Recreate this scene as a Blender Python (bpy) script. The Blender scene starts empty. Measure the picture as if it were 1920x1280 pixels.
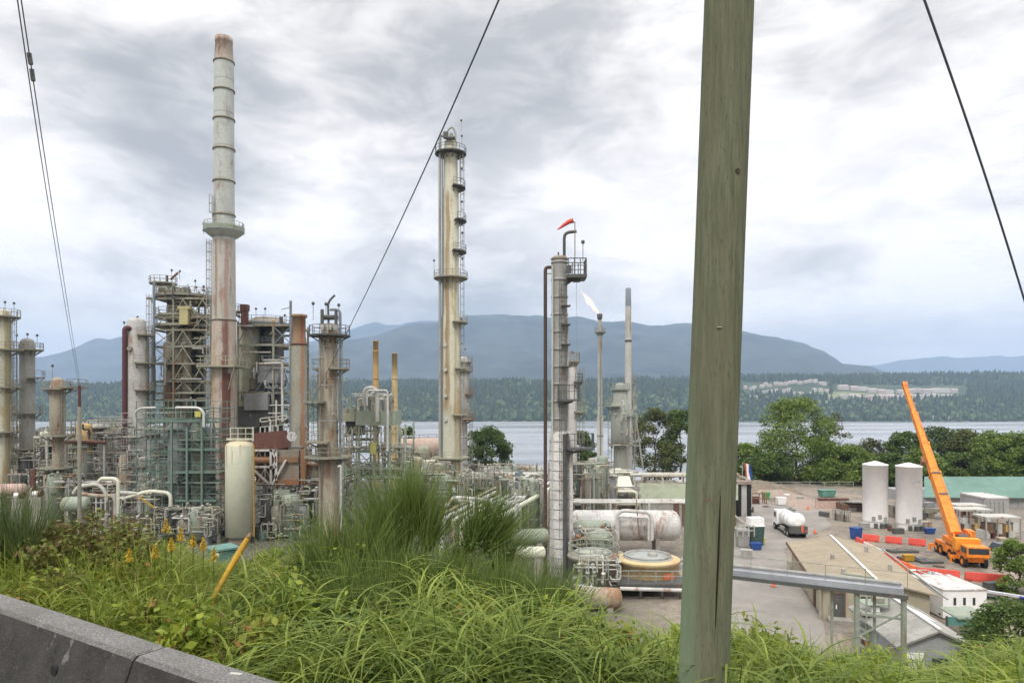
import bpy, math, random
import numpy as np
from mathutils import Vector, Matrix
random.seed(7); RNG = np.random.default_rng(7)
S = bpy.context.scene; COL = S.collection
PI = math.pi; R = math.radians
# ------------------------------------------------------------------ camera, world, sun, exposure
F = 1280.0; H0 = 752.0; CZ = 2.5; G = -16.5; WZ = -47.5     # focal in px of the 1920 photo, horizon row, eye height, yard, water
cam = bpy.data.objects.new('camera', bpy.data.cameras.new('camera')); COL.objects.link(cam)
cam.location = (0, 0, CZ); cam.rotation_euler = (R(90), 0, 0)
cam.data.lens = 24.0; cam.data.sensor_width = 36.0; cam.data.shift_y = 112/1920
cam.data.clip_start = 0.05; cam.data.clip_end = 60000
S.camera = cam
S.view_settings.view_transform = 'Standard'; S.view_settings.look = 'None'
S.view_settings.exposure = 0.0; S.view_settings.gamma = 1.0
S.cycles.volume_bounces = 1; S.cycles.max_bounces = 8; S.cycles.transparent_max_bounces = 16
S.cycles.use_denoising = True

class NT:
    """small node-tree helper"""
    def __init__(s, nt): s.nt = nt; s.n = nt.nodes; s.l = nt.links
    def node(s, t, **kw):
        n = s.n.new(t)
        for k, v in kw.items(): setattr(n, k, v)
        return n
    def set(s, sock, v):
        if hasattr(v, 'is_output'): s.l.new(v, sock)
        else:
            if isinstance(v, (tuple, list)) and len(v) == 3 and sock.type == 'RGBA': v = (*v, 1)
            sock.default_value = v
    def math(s, op, a, b=0.0, c=None, clamp=False):
        n = s.node('ShaderNodeMath', operation=op, use_clamp=clamp); s.set(n.inputs[0], a); s.set(n.inputs[1], b)
        if c is not None: s.set(n.inputs[2], c)
        return n.outputs[0]
    def vmath(s, op, a, b=(0, 0, 0)):
        n = s.node('ShaderNodeVectorMath', operation=op); s.set(n.inputs[0], a); s.set(n.inputs[1], b)
        return n.outputs['Value'] if op in ('DOT_PRODUCT', 'LENGTH') else n.outputs[0]
    def mix(s, f, a, b, mode='MIX'):
        n = s.node('ShaderNodeMix', data_type='RGBA', blend_type=mode); n.clamp_factor = True
        s.set(n.inputs[0], f); s.set(n.inputs[6], a); s.set(n.inputs[7], b); return n.outputs[2]
    def ramp(s, f, lo, hi, a=0.0, b=1.0, smooth=True):
        n = s.node('ShaderNodeMapRange', interpolation_type='SMOOTHSTEP' if smooth else 'LINEAR')
        s.set(n.inputs[0], f); s.set(n.inputs[1], lo); s.set(n.inputs[2], hi); s.set(n.inputs[3], a); s.set(n.inputs[4], b)
        return n.outputs[0]
    def noise(s, vec, scale=1.0, detail=4.0, rough=0.55, dist=0.0):
        n = s.node('ShaderNodeTexNoise'); s.set(n.inputs['Vector'], vec)
        n.inputs['Scale'].default_value = scale; n.inputs['Detail'].default_value = detail
        n.inputs['Roughness'].default_value = rough; n.inputs['Distortion'].default_value = dist
        return n.outputs['Fac']
    def mapping(s, vec, scale=(1, 1, 1), loc=(0, 0, 0), rot=(0, 0, 0)):
        n = s.node('ShaderNodeMapping'); s.set(n.inputs[0], vec); n.inputs[1].default_value = loc
        n.inputs[2].default_value = rot; n.inputs[3].default_value = scale; return n.outputs[0]

def X(u, Y): return (u - 960) / F * Y
def Z(v, Y): return CZ + (H0 - v) / F * Y
def W(u, v, Y): return Vector((X(u, Y), Y, Z(v, Y)))
def sl(c): c /= 255.0; return c/12.92 if c <= 0.04045 else ((c+0.055)/1.055)**2.4
def rgb(r, g, b): return (sl(r), sl(g), sl(b))

SUN_EL, SUN_AZ = R(52), R(200)          # azimuth from +Y clockwise
def make_world():
    w = bpy.data.worlds.new("World"); S.world = w; w.use_nodes = True
    t = NT(w.node_tree); t.n.clear()
    out = t.node('ShaderNodeOutputWorld'); bg = t.node('ShaderNodeBackground')
    sky = t.node('ShaderNodeTexSky', sky_type='NISHITA'); sky.sun_disc = False
    sky.sun_elevation = SUN_EL; sky.sun_rotation = SUN_AZ
    d = t.node('ShaderNodeTexCoord').outputs['Generated']
    sep = t.node('ShaderNodeSeparateXYZ'); t.set(sep.inputs[0], d); dz = sep.outputs[2]
    n1 = t.noise(t.mapping(d, (2.3, .8, 4.6), (1.3, .4, .25)), 1.25, 5, 0.5, 0.25)      # lumpy cloud bases, flattened towards the horizon
    n2 = t.noise(t.mapping(d, (2.2, .8, 5.2), (3.3, 1.7, 0.4)), 3.6, 7, 0.58, 0.35)
    val = t.math('ADD', t.math('MULTIPLY', n1, 0.56), t.math('MULTIPLY', n2, 0.46))
    val = t.ramp(val, 0.40, 0.66, 0.0, 0.9, False)
    def blob(u, v, amp, r, sx=1.0):           # a bank of brighter or darker cloud standing in that direction of the sky
        nonlocal val
        c = Vector((X(u, 1), 1, Z(v, 1)-CZ)).normalized()
        dv = t.vmath('SUBTRACT', d, tuple(c))
        dv = t.vmath('MULTIPLY', dv, (1/sx, 1/sx, 1.0))
        L = t.vmath('LENGTH', dv)
        val = t.math('ADD', val, t.ramp(L, 0.0, r, amp, 0.0))
    for b in BLOBS: blob(*b)
    val = t.math('ADD', val, t.ramp(dz, 0.16, 0.03, 0.0, -0.10))
    val = t.ramp(val, -0.75, 1.25, 0.0, 1.0)
    val = t.math('ADD', val, t.ramp(n2, .35, .65, -.08, .08), clamp=True)
    cl = t.mix(val, CLOUD_DARK, CLOUD_LIGHT)
    cl = t.mix(t.ramp(dz, 0.16, 0.0, 0.0, 0.5), cl, (1.02, 0.94, 0.86))
    ov = t.ramp(dz, 0.42, 1.0, 1.0, ZENITH, False)   # overcast sky: brighter towards the zenith
    hs = t.node('ShaderNodeVectorMath', operation='SCALE'); t.set(hs.inputs[0], cl); t.set(hs.inputs['Scale'], ov)
    sk = t.node('ShaderNodeVectorMath', operation='SCALE'); t.set(sk.inputs[0], sky.outputs[0]); sk.inputs['Scale'].default_value = 0.1
    fin = t.mix(0.96, sk.outputs[0], hs.outputs[0])
    t.set(bg.inputs[0], fin); bg.inputs[1].default_value = 1.0
    t.l.new(bg.outputs[0], out.inputs[0])
CLOUD_DARK = (0.50, 0.49, 0.475); CLOUD_LIGHT = (1.42, 1.34, 1.27); ZENITH = 2.7
BLOBS = [(1560, 330, 0.75, 0.36, 1.5), (1150, 400, 0.45, 0.26, 1.4), (660, 240, 0.35, 0.14, 1.2), (50, 300, 0.5, 0.17, 1.0), (130, 440, 0.4, 0.13, 1.2), (520, 470, 0.25, .12, 1.5),
         (1050, 110, -0.65, 0.26, 1.9), (300, 330, -0.55, 0.20, 1.2), (1780, 60, -0.45, 0.25, 1.5), (480, 60, -0.2, 0.25, 1.6), (1540, 478, -0.5, 0.07, 2.2), (700, 520, -0.2, 0.14, 2.0), (1000, 560, -0.35, 0.10, 3.5), (330, 180, -.2, .12, 1.3)]
make_world()
sl_ = bpy.data.lights.new('sun', 'SUN'); sl_.energy = 1.9; sl_.angle = R(14); sl_.color = (1.0, 0.96, 0.9)
sun = bpy.data.objects.new('sun', sl_); COL.objects.link(sun)
sd = Vector((math.sin(SUN_AZ)*math.cos(SUN_EL), math.cos(SUN_AZ)*math.cos(SUN_EL), math.sin(SUN_EL)))
sun.rotation_euler = sd.to_track_quat('Z', 'Y').to_euler(); sun.location = (0, -20, 60)

# ------------------------------------------------------------------ materials
MC = {}
def base_mat(name):
    m = bpy.data.materials.new(name); m.use_nodes = True; t = NT(m.node_tree)
    b = t.n['Principled BSDF']; return m, t, b
def bump(t, b, h, strength=0.3, dist=0.05):
    n = t.node('ShaderNodeBump'); n.inputs['Strength'].default_value = strength; n.inputs['Distance'].default_value = dist
    t.set(n.inputs['Height'], h); t.l.new(n.outputs[0], b.inputs['Normal'])
def metal(name, base, rust=0.25, rough=0.6, rustcol=(0.20, 0.095, 0.045), streak=0.10, scale=0.9, metallic=0.0, dirt=0.45, seam=0, stains=()):
    """weathered painted steel: vertical rust streaks, blotches, grime"""
    if name in MC: return MC[name]
    m, t, b = base_mat(name); co = t.node('ShaderNodeTexCoord').outputs['Object']
    st = t.noise(t.mapping(co, (scale, scale, scale*streak)), 1.6, 5, 0.65, 0.3)
    bl = t.noise(t.mapping(co, (1, 1, 0.45), (5, 2, 1)), 0.55*scale, 6, 0.7, 0.4)
    fn = t.noise(co, 4.5, 3, 0.6)
    col = t.mix(t.ramp(fn, 0.3, 0.75), tuple(c*0.86 for c in base), tuple(min(1, c*1.12) for c in base))
    col = t.mix(t.math('MULTIPLY', t.ramp(bl, 0.42, 0.72), dirt), col, tuple(c*0.45 for c in base))
    r0 = 0.60 - 0.20*rust
    rf = t.ramp(t.math('ADD', t.math('MULTIPLY', st, 0.6), t.math('MULTIPLY', bl, 0.4)), r0, r0+0.13)
    rc = t.mix(fn, rustcol, tuple(c*1.7 for c in rustcol))
    col = t.mix(t.math('MULTIPLY', rf, 0.85 if rust > 0 else 0.0), col, rc)
    if stains:         # run-off stains at fixed places round the shell: (x centre, half width, colour, strength, z low, z high)
        sx = t.node('ShaderNodeSeparateXYZ'); t.set(sx.inputs[0], co)
        for xc, hw, sc, am, zl, zh in stains:
            wv = t.math('ADD', sx.outputs[0], t.math('MULTIPLY', t.math('SUBTRACT', bl, 0.5), hw*2.2))
            f = t.ramp(t.math('ABSOLUTE', t.math('SUBTRACT', wv, xc)), hw, hw*0.35, 0.0, am)
            f = t.math('MULTIPLY', f, t.ramp(sx.outputs[1], 0.4, -0.2)); f = t.math('MULTIPLY', f, t.ramp(sx.outputs[2], zh, zh-3)); f = t.math('MULTIPLY', f, t.ramp(sx.outputs[2], zl, zl+5))
            f = t.math('MULTIPLY', f, t.ramp(st, 0.3, 0.5, 0.45, 1.0))
            col = t.mix(f, col, t.mix(fn, tuple(c*.6 for c in sc), tuple(c*1.3 for c in sc)))
    if seam:
        sp = t.node('ShaderNodeSeparateXYZ'); t.set(sp.inputs[0], co)
        fr = t.math('FRACT', t.math('DIVIDE', sp.outputs[2], seam))
        col = t.mix(t.ramp(fr, 0.0, 0.06, 0.55, 0.0, False), col, tuple(c*0.35 for c in base))
    t.set(b.inputs['Base Color'], col); b.inputs['Roughness'].default_value = rough; b.inputs['Metallic'].default_value = metallic
    b.inputs['Specular IOR Level'].default_value = 0.3
    MC[name] = m; return m
def plain(name, base, rough=0.7, var=0.2, scale=2.0, dirt=None, bumpv=0.0, spec=0.3, rib=None):
    if name in MC: return MC[name]
    m, t, b = base_mat(name); co = t.node('ShaderNodeTexCoord').outputs['Object']
    n = t.noise(co, scale, 6, 0.6); n2 = t.noise(co, scale*0.17, 4, 0.6)
    col = t.mix(t.ramp(n, 0.3, 0.7), tuple(c*(1-var) for c in base), tuple(min(1, c*(1+var)) for c in base))
    col = t.mix(t.ramp(n2, 0.45, 0.7, 0, 0.5), col, dirt or tuple(c*0.6 for c in base))
    t.set(b.inputs['Base Color'], col); b.inputs['Roughness'].default_value = rough; b.inputs['Specular IOR Level'].default_value = spec
    if rib:      # sheet seams every rib[0] metres along rib[1] (a direction in the ground plane)
        dd = t.vmath('DOT_PRODUCT', co, (*rib[1], 0)); fr = t.math('FRACT', t.math('DIVIDE', dd, rib[0]))
        sk = t.noise(t.mapping(co, (3, 3, .3)), 1.0, 4, .6)
        col = t.mix(t.ramp(fr, 0.0, 0.12, 0.28, 0.0, False), col, tuple(c*0.45 for c in base)); col = t.mix(t.ramp(sk, .5, .72, 0, .5), col, dirt or tuple(c*.5 for c in base)); t.set(b.inputs['Base Color'], col)
    if bumpv: bump(t, b, n, bumpv, 0.02)
    MC[name] = m; return m
def leafmat(name, c0, c1, c2=None, trans=0.25, rough=0.6, f2=0.85):
    """foliage: per-leaf variation from the 'var' attribute; light passes through"""
    if name in MC: return MC[name]
    m, t, b = base_mat(name)
    at = t.node('ShaderNodeAttribute', attribute_name='var').outputs['Fac']
    co = t.node('ShaderNodeTexCoord').outputs['Object']; n = t.noise(co, 0.35, 3, 0.5)
    col = t.mix(at, c0, c1)
    col = t.mix(t.ramp(n, 0.35, 0.7, 0, 0.35), col, tuple(c*0.6 for c in c0))
    if c2: col = t.mix(t.ramp(at, f2, f2+0.03), col, c2)
    t.set(b.inputs['Base Color'], col); b.inputs['Roughness'].default_value = rough; b.inputs['Specular IOR Level'].default_value = 0.25
    if trans:
        tr = t.node('ShaderNodeBsdfTranslucent'); t.set(tr.inputs[0], col)
        mx = t.node('ShaderNodeMixShader'); mx.inputs[0].default_value = trans
        t.l.new(b.outputs[0], mx.inputs[1]); t.l.new(tr.outputs[0], mx.inputs[2])
        t.l.new(mx.outputs[0], t.n['Material Output'].inputs['Surface'])
    MC[name] = m; return m

M = dict(
 chimney=metal('chimney_steel', (0.47, 0.50, 0.47), 0.3, seam=5.6, streak=.05),
 chimrust=metal('chimney_rusty_steel', (0.46, 0.40, 0.34), 0.6, rustcol=(0.20, 0.095, 0.06), streak=0.05, stains=((.9, .6, (.13, .045, .04), .75, 2, 34), (-1.1, .4, (.42, .30, .15), .6, 2, 30))),
 redrust=metal('red_oxide', (0.135, 0.062, 0.05), 0.4),
 olive=metal('olive_steel', (0.33, 0.335, 0.25), 0.4), 
 galv=metal('galvanised_steel', (0.35, 0.355, 0.335), 0.35), dark=metal('dark_steel', (0.10, 0.105, 0.10), 0.2),
 grime=metal('grimy_steel', (0.28, 0.27, 0.22), 0.45), frame=metal('frame_steel', (0.27, 0.275, 0.22), 0.5),
 bluegrey=metal('blue_grey_steel', (0.20, 0.235, 0.27), 0.2),
 yellowc=metal('column_yellow_stain', (0.52, 0.52, 0.42), 0.45, rustcol=(0.27, 0.17, 0.06), streak=0.03, scale=0.55, stains=((-.45, .55, (.24, .14, .045), .85, 15, 60), (1.0, .3, (.33, .27, .12), .6, 0, 50))),
 buff=metal('buff_steel', (0.37, 0.34, 0.27), 0.6), cream=metal('cream_paint', (0.62, 0.64, 0.52), 0.16, dirt=0.15),
 silver=metal('insulation_cladding', (0.46, 0.46, 0.44), 0.4, rough=0.45, seam=1.5, dirt=0.3), white=metal('white_cladding', (0.60, 0.60, 0.58), 0.42, dirt=0.5, seam=1.2),
 white2=plain('white_paint', (0.86, 0.86, 0.86), 0.5, 0.05, 1.0, (0.62, 0.62, 0.6)),
 wpipe=metal('pale_pipe_cladding', (0.50, 0.50, 0.46), 0.35, dirt=0.4), gscaf=metal('green_scaffold', (0.15, 0.225, 0.19), 0.3),
 gpale=metal('pale_green_steel', (0.29, 0.335, 0.27), 0.35), orange_rust=metal('orange_rust', (0.25, 0.15, 0.09), 0.65, rustcol=(0.22, 0.09, 0.04)),
 ochre=metal('ochre_steel', (0.56, 0.38, 0.17), 0.35), brownpipe=metal('brown_pipe', (0.085, 0.055, 0.042), 0.3), maroon=metal('maroon_pipe', (0.10, 0.04, 0.045), 0.15),
 yellowp=metal('yellow_paint', (0.46, 0.27, 0.025), 0.15, dirt=0.2), tankyellow=metal('yellow_tank', (0.58, 0.46, 0.25), 0.3, rustcol=(0.52, 0.12, 0.04), streak=0.6),
 crane=plain('crane_orange', (0.80, 0.25, 0.03), 0.45, 0.25, 2.5, (0.42, 0.15, 0.04)), black=plain('rubber_black', (0.025, 0.025, 0.027), 0.8, 0.2, 3), glass=plain('dark_glass', (0.03, 0.04, 0.05), 0.1, 0.1, 1, spec=0.8),
 red=plain('red_plastic', (0.62, 0.085, 0.06), 0.5, 0.15, 1.2, (0.5, 0.06, 0.04)), orange=plain('orange_plastic', (0.8, 0.16, 0.05), 0.5, 0.15, 1.2), blue=plain('blue_paint', (0.03, 0.08, 0.28), 0.5, 0.15, 1.5),
 teal=plain('teal_paint', (0.09, 0.22, 0.20), 0.5, 0.12, 1.5), tan=plain('tan_roofing', (0.33, 0.28, 0.205), 0.9, 0.12, 1.0, (0.24, 0.215, 0.17), rib=(1.6, (-.253, -.967))), creamwall=plain('cream_wall', (0.42, 0.385, 0.29), 0.8, 0.1, 0.8, rib=(1.2, (.967, -.253))),
 greyroof=plain('grey_roofing', (0.33, 0.325, 0.30), 0.8, 0.18, 0.7, rib=(.75, (.13, .99))), greywall=plain('lavender_grey_wall', (0.36, 0.37, 0.40), 0.7, 0.1, 0.8, rib=(.4, (.99, -.13))), brown=plain('brown_timber', (0.16, 0.10, 0.07), 0.8, 0.25, 2.0),
 concrete=plain('pale_concrete', (0.33, 0.31, 0.28), 0.9, 0.15, 1.5), pinkgravel=plain('pink_gravel', (0.32, 0.255, 0.215), 0.95, 0.2, 2.5, bumpv=0.4), bark=plain('bark', (0.10, 0.08, 0.06), 0.9, 0.3, 4, bumpv=0.3),
 flagred=plain('flag_red', (0.6, 0.08, 0.06), 0.8, 0.1, 1), greybox=metal('grey_panel', (0.26, 0.27, 0.27), 0.15),
)

# ------------------------------------------------------------------ mesh building
WL = {}     # world location of every empty / parent
class MB:
    def __init__(s): s.v = []; s.f = []; s.sm = []
    def add(s, vs, fs, smooth=False):
        o = len(s.v); s.v.extend(tuple(v) for v in vs)
        for f in fs: s.f.append(tuple(i+o for i in f)); s.sm.append(smooth)
        return s
    def box(s, x0, x1, y0, y1, z0, z1):
        return s.add([(x0,y0,z0),(x1,y0,z0),(x1,y1,z0),(x0,y1,z0),(x0,y0,z1),(x1,y0,z1),(x1,y1,z1),(x0,y1,z1)],
                     [(0,3,2,1),(4,5,6,7),(0,1,5,4),(1,2,6,5),(2,3,7,6),(3,0,4,7)])
    def boxr(s, c, size, rz=0.0, tilt=None):
        m = Matrix.Rotation(rz, 3, 'Z')
        if tilt: m = m @ Matrix.Rotation(tilt[0], 3, tilt[1])
        c = Vector(c); hx, hy, hz = (k/2 for k in size)
        vs = [c + m @ Vector((a*hx, b*hy, d*hz)) for d in (-1, 1) for a, b in ((-1,-1),(1,-1),(1,1),(-1,1))]
        return s.add(vs, [(0,3,2,1),(4,5,6,7),(0,1,5,4),(1,2,6,5),(2,3,7,6),(3,0,4,7)])
    def beam(s, p, q, w, h=None, up=(0, 0, 1), w2=None, h2=None):
        p = Vector(p); q = Vector(q); d = q-p
        if d.length < 1e-6: return s
        d.normalize(); up = Vector(up)
        if abs(d.dot(up)) > 0.98: up = Vector((0, 1, 0))
        a = d.cross(up).normalized(); b = a.cross(d); h = h or w; w2 = w2 or w; h2 = h2 or h
        vs = [p+a*i*w/2+b*j*h/2 for i, j in ((-1,-1),(1,-1),(1,1),(-1,1))] + [q+a*i*w2/2+b*j*h2/2 for i, j in ((-1,-1),(1,-1),(1,1),(-1,1))]
        return s.add(vs, [(0,1,2,3),(7,6,5,4),(0,4,5,1),(1,5,6,2),(2,6,7,3),(3,7,4,0)])
    def cyl(s, p, q, r, r2=None, n=10, caps=True, smooth=True):
        p = Vector(p); q = Vector(q); d = q-p
        if d.length < 1e-6: return s
        d.normalize(); r2 = r if r2 is None else r2
        a = d.orthogonal().normalized(); b = d.cross(a)
        o = [a*math.cos(2*PI*k/n)+b*math.sin(2*PI*k/n) for k in range(n)]
        s.add([p+e*r for e in o]+[q+e*r2 for e in o], [(k, (k+1) % n, n+(k+1) % n, n+k) for k in range(n)], smooth)
        if caps: s.add([p+e*r for e in o], [tuple(reversed(range(n)))]); s.add([q+e*r2 for e in o], [tuple(range(n))])
        return s
    def tube(s, pts, r, n=8, radii=None, caps=True):
        pts = [Vector(p) for p in pts]; rings = []; a = None
        for i, p in enumerate(pts):
            d = (pts[min(i+1, len(pts)-1)]-pts[max(i-1, 0)]).normalized()
            a = d.orthogonal().normalized() if a is None else (a-d*a.dot(d)).normalized()
            b = d.cross(a); rr = radii[i] if radii else r
            rings += [p+(a*math.cos(2*PI*k/n)+b*math.sin(2*PI*k/n))*rr for k in range(n)]
        fs = [(i*n+k, i*n+(k+1) % n, (i+1)*n+(k+1) % n, (i+1)*n+k) for i in range(len(pts)-1) for k in range(n)]
        s.add(rings, fs, True)
        if caps: s.add(rings[:n], [tuple(reversed(range(n)))]); s.add(rings[-n:], [tuple(range(n))])
        return s
    def pipe(s, pts, r, n=8, bend=None):
        """pipe through corner points with rounded elbows"""
        pts = [Vector(p) for p in pts]; bend = bend or r*3; out = [pts[0]]
        for i in range(1, len(pts)-1):
            a, b, c = pts[i-1], pts[i], pts[i+1]; k = min(bend, (a-b).length/2.1, (c-b).length/2.1)
            p0 = b+(a-b).normalized()*k; p1 = b+(c-b).normalized()*k
            for q in (0, .25, .5, .75, 1): out.append(p0*(1-q)**2 + b*2*q*(1-q) + p1*q*q)
        out.append(pts[-1]); return s.tube(out, r, n)
    def lathe(s, cx, cy, prof, n=20, cap=True, smooth=True):
        vs = [(cx+r*math.cos(2*PI*k/n), cy+r*math.sin(2*PI*k/n), z) for r, z in prof for k in range(n)]
        s.add(vs, [(i*n+k, i*n+(k+1) % n, (i+1)*n+(k+1) % n, (i+1)*n+k) for i in range(len(prof)-1) for k in range(n)], smooth)
        if cap: s.add(vs[:n], [tuple(reversed(range(n)))]); s.add(vs[-n:], [tuple(range(n))])
        return s
    def arc(s, cx, cy, z, r0, r1, a0, a1, th=0.15, n=None):
        n = n or max(3, int(abs(a1-a0)/20)); full = abs(a1-a0) >= 359
        vs = []
        for k in range(n+1):
            a = R(a0+(a1-a0)*k/n); c, q = math.cos(a), math.sin(a)
            vs += [(cx+r0*c, cy+r0*q, z-th), (cx+r1*c, cy+r1*q, z-th), (cx+r1*c, cy+r1*q, z), (cx+r0*c, cy+r0*q, z)]
        fs = []
        for k in range(n):
            o = 4*k; fs += [(o,o+1,o+5,o+4),(o+1,o+2,o+6,o+5),(o+2,o+3,o+7,o+6),(o+3,o,o+4,o+7)]
        if not full: fs += [(3,2,1,0), (4*n, 4*n+1, 4*n+2, 4*n+3)]
        return s.add(vs, fs)
    def rail(s, pts, h=1.1, w=0.06, sp=1.8, mid=True, close=False):
        pts = [Vector(p) for p in pts]
        if close: pts.append(pts[0])
        up = Vector((0, 0, h))
        for a, b in zip(pts, pts[1:]):
            s.beam(a+up, b+up, w); L = (b-a).length; k = max(1, round(L/sp))
            if mid: s.beam(a+up*0.55, b+up*0.55, w*0.8)
            for i in range(k): p = a+(b-a)*i/k; s.beam(p, p+up, w)
        s.beam(pts[-1], pts[-1]+up, w); return s
    def ladder(s, x, y, z0, z1, dx=0.5, w=0.05, cage=True, side=(1, 0)):
        """a ladder with hoop cage facing direction side"""
        t = Vector((-side[1], side[0], 0)); n = Vector((side[0], side[1], 0)); c = Vector((x, y, 0))
        for k in (-1, 1): s.beam(c+t*k*dx/2+Vector((0, 0, z0)), c+t*k*dx/2+Vector((0, 0, z1)), w)
        z = z0
        while z < z1: s.beam(c-t*dx/2+Vector((0, 0, z)), c+t*dx/2+Vector((0, 0, z)), w*0.7); z += 0.6
        if cage:
            z = z0+2.4
            while z < z1:
                pr = [c+t*dx*0.7*math.cos(a)+n*(0.75*math.sin(a))+Vector((0, 0, z)) for a in (0, .8, 1.57, 2.34, PI)]
                for a, b in zip(pr, pr[1:]): s.beam(a, b, w*0.9)
                z += 1.5
            for a in (0.8, 1.57, 2.34):
                q = c+t*dx*0.7*math.cos(a)+n*(0.75*math.sin(a)); s.beam(q+Vector((0, 0, min(z0+2.4, z1))), q+Vector((0, 0, z1)), w*0.7)
        return s
    def build(s, name, mat, parent=None, origin=None):
        if not s.v: return None
        o0 = Vector(WL.get(parent.name, (0, 0, 0))) if parent else Vector(origin or (0, 0, 0))
        me = bpy.data.meshes.new(name); me.from_pydata([(v[0]-o0.x, v[1]-o0.y, v[2]-o0.z) for v in s.v], [], s.f)
        me.polygons.foreach_set('use_smooth', s.sm); me.update()
        me.materials.append(M[mat] if isinstance(mat, str) else mat)
        o = bpy.data.objects.new(name, me); COL.objects.link(o); WL[o.name] = o0
        if parent: o.parent = parent
        else: o.location = o0
        return o
def tag(o, label, cat, group=None, kind=None):
    if label: o['label'] = label
    if cat: o['category'] = cat
    if group: o['group'] = group
    if kind: o['kind'] = kind
    return o
def thing(name, label, cat, loc, group=None):
    o = bpy.data.objects.new(name, None); COL.objects.link(o); o.location = loc; o.empty_display_size = 0.5
    WL[o.name] = Vector(loc); return tag(o, label, cat, group)
def part(name, parent, mat, fn):
    m = MB(); fn(m); return m.build(name, mat, parent)
def copy_tree(o, loc, label=None, parent=None, rz=None):
    c = o.copy(); COL.objects.link(c)
    if parent: c.parent = parent
    else:
        c.location = loc
        if rz is not None: c.rotation_euler = (0, 0, rz)
        if label: c['label'] = label
    for ch in list(o.children): copy_tree(ch, None, None, c)
    return c
def npmesh(name, V, Fc, mat, parent=None, origin=(0, 0, 0), var=None, smooth=False):
    """fast mesh from numpy arrays: V (n,3), Fc (m,k)"""
    o0 = np.array(WL[parent.name] if parent else origin, dtype=np.float32)
    me = bpy.data.meshes.new(name); m, k = Fc.shape
    me.vertices.add(len(V)); me.vertices.foreach_set('co', (V-o0).astype(np.float32).ravel())
    me.loops.add(m*k); me.loops.foreach_set('vertex_index', Fc.astype(np.int32).ravel())
    me.polygons.add(m); me.polygons.foreach_set('loop_start', np.arange(0, m*k, k, dtype=np.int32))
    me.polygons.foreach_set('loop_total', np.full(m, k, dtype=np.int32))
    me.polygons.foreach_set('use_smooth', np.full(m, smooth, dtype=bool))
    me.update(calc_edges=True)
    if var is not None:
        at = me.attributes.new('var', 'FLOAT', 'POINT'); at.data.foreach_set('value', var.astype(np.float32))
    me.materials.append(M[mat] if isinstance(mat, str) else mat)
    o = bpy.data.objects.new(name, me); COL.objects.link(o)
    if parent: o.parent = parent
    else: o.location = tuple(float(q) for q in o0)
    return o
def vnoise(x, y, seed=0):
    """smooth value noise on numpy arrays"""
    xi = np.floor(x).astype(np.int64); yi = np.floor(y).astype(np.int64); xf = x-xi; yf = y-yi
    def h(a, b):
        q = (a*374761393 + b*668265263 + seed*982451653) & 0xffffffff
        q = ((q ^ (q >> 13))*1274126177) & 0xffffffff
        return ((q ^ (q >> 16)) & 0xffff)/65535.0
    u = xf*xf*(3-2*xf); v = yf*yf*(3-2*yf)
    return (h(xi, yi)*(1-u)+h(xi+1, yi)*u)*(1-v)+(h(xi, yi+1)*(1-u)+h(xi+1, yi+1)*u)*v
def fbm(x, y, o=5, seed=0):
    s = 0; a = 0.5
    for k in range(o): s = s+a*vnoise(x*2**k, y*2**k, seed+k); a *= 0.5
    return s
def sstep(a, b, x): t = np.clip((x-a)/(b-a), 0, 1); return t*t*(3-2*t)
# ------------------------------------------------------------------ terrain
def gz(x, y):
    """ground height: road shelf, bank down to the yard, yard, shore slope, sea bed"""
    x = np.asarray(x, dtype=float); y = np.asarray(y, dtype=float)
    brow = 6.0 + 4.5*sstep(1.0, -3.0, x) 
    bank = -0.52*np.maximum(y-brow, 0) - 0.05*np.maximum(y-4.5, 0)
    bank = bank + 0.50*np.exp(-((y-8.6)/1.7)**2)*sstep(1.2, -0.6, x)
    bank = bank + (fbm(x*0.8, y*0.8, 3, 4)-0.45)*0.35*sstep(4, 8, y)
    z = np.maximum(bank, G)
    shore = G - (y-165)*0.14
    z = np.where(y > 165, np.minimum(z, shore), z)
    return np.maximum(z, -62)
def grid(name, xs, ys, zf, mat, smooth=True):
    XX, YY = np.meshgrid(xs, ys); ZZ = zf(XX, YY); V = np.stack([XX, YY, ZZ], -1).reshape(-1, 3)
    nx, ny = len(xs), len(ys); i = np.arange((ny-1)*(nx-1)); r = i//(nx-1)*nx+i % (nx-1)
    return npmesh(name, V, np.stack([r, r+1, r+nx+1, r+nx], -1), mat, smooth=smooth)
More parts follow.
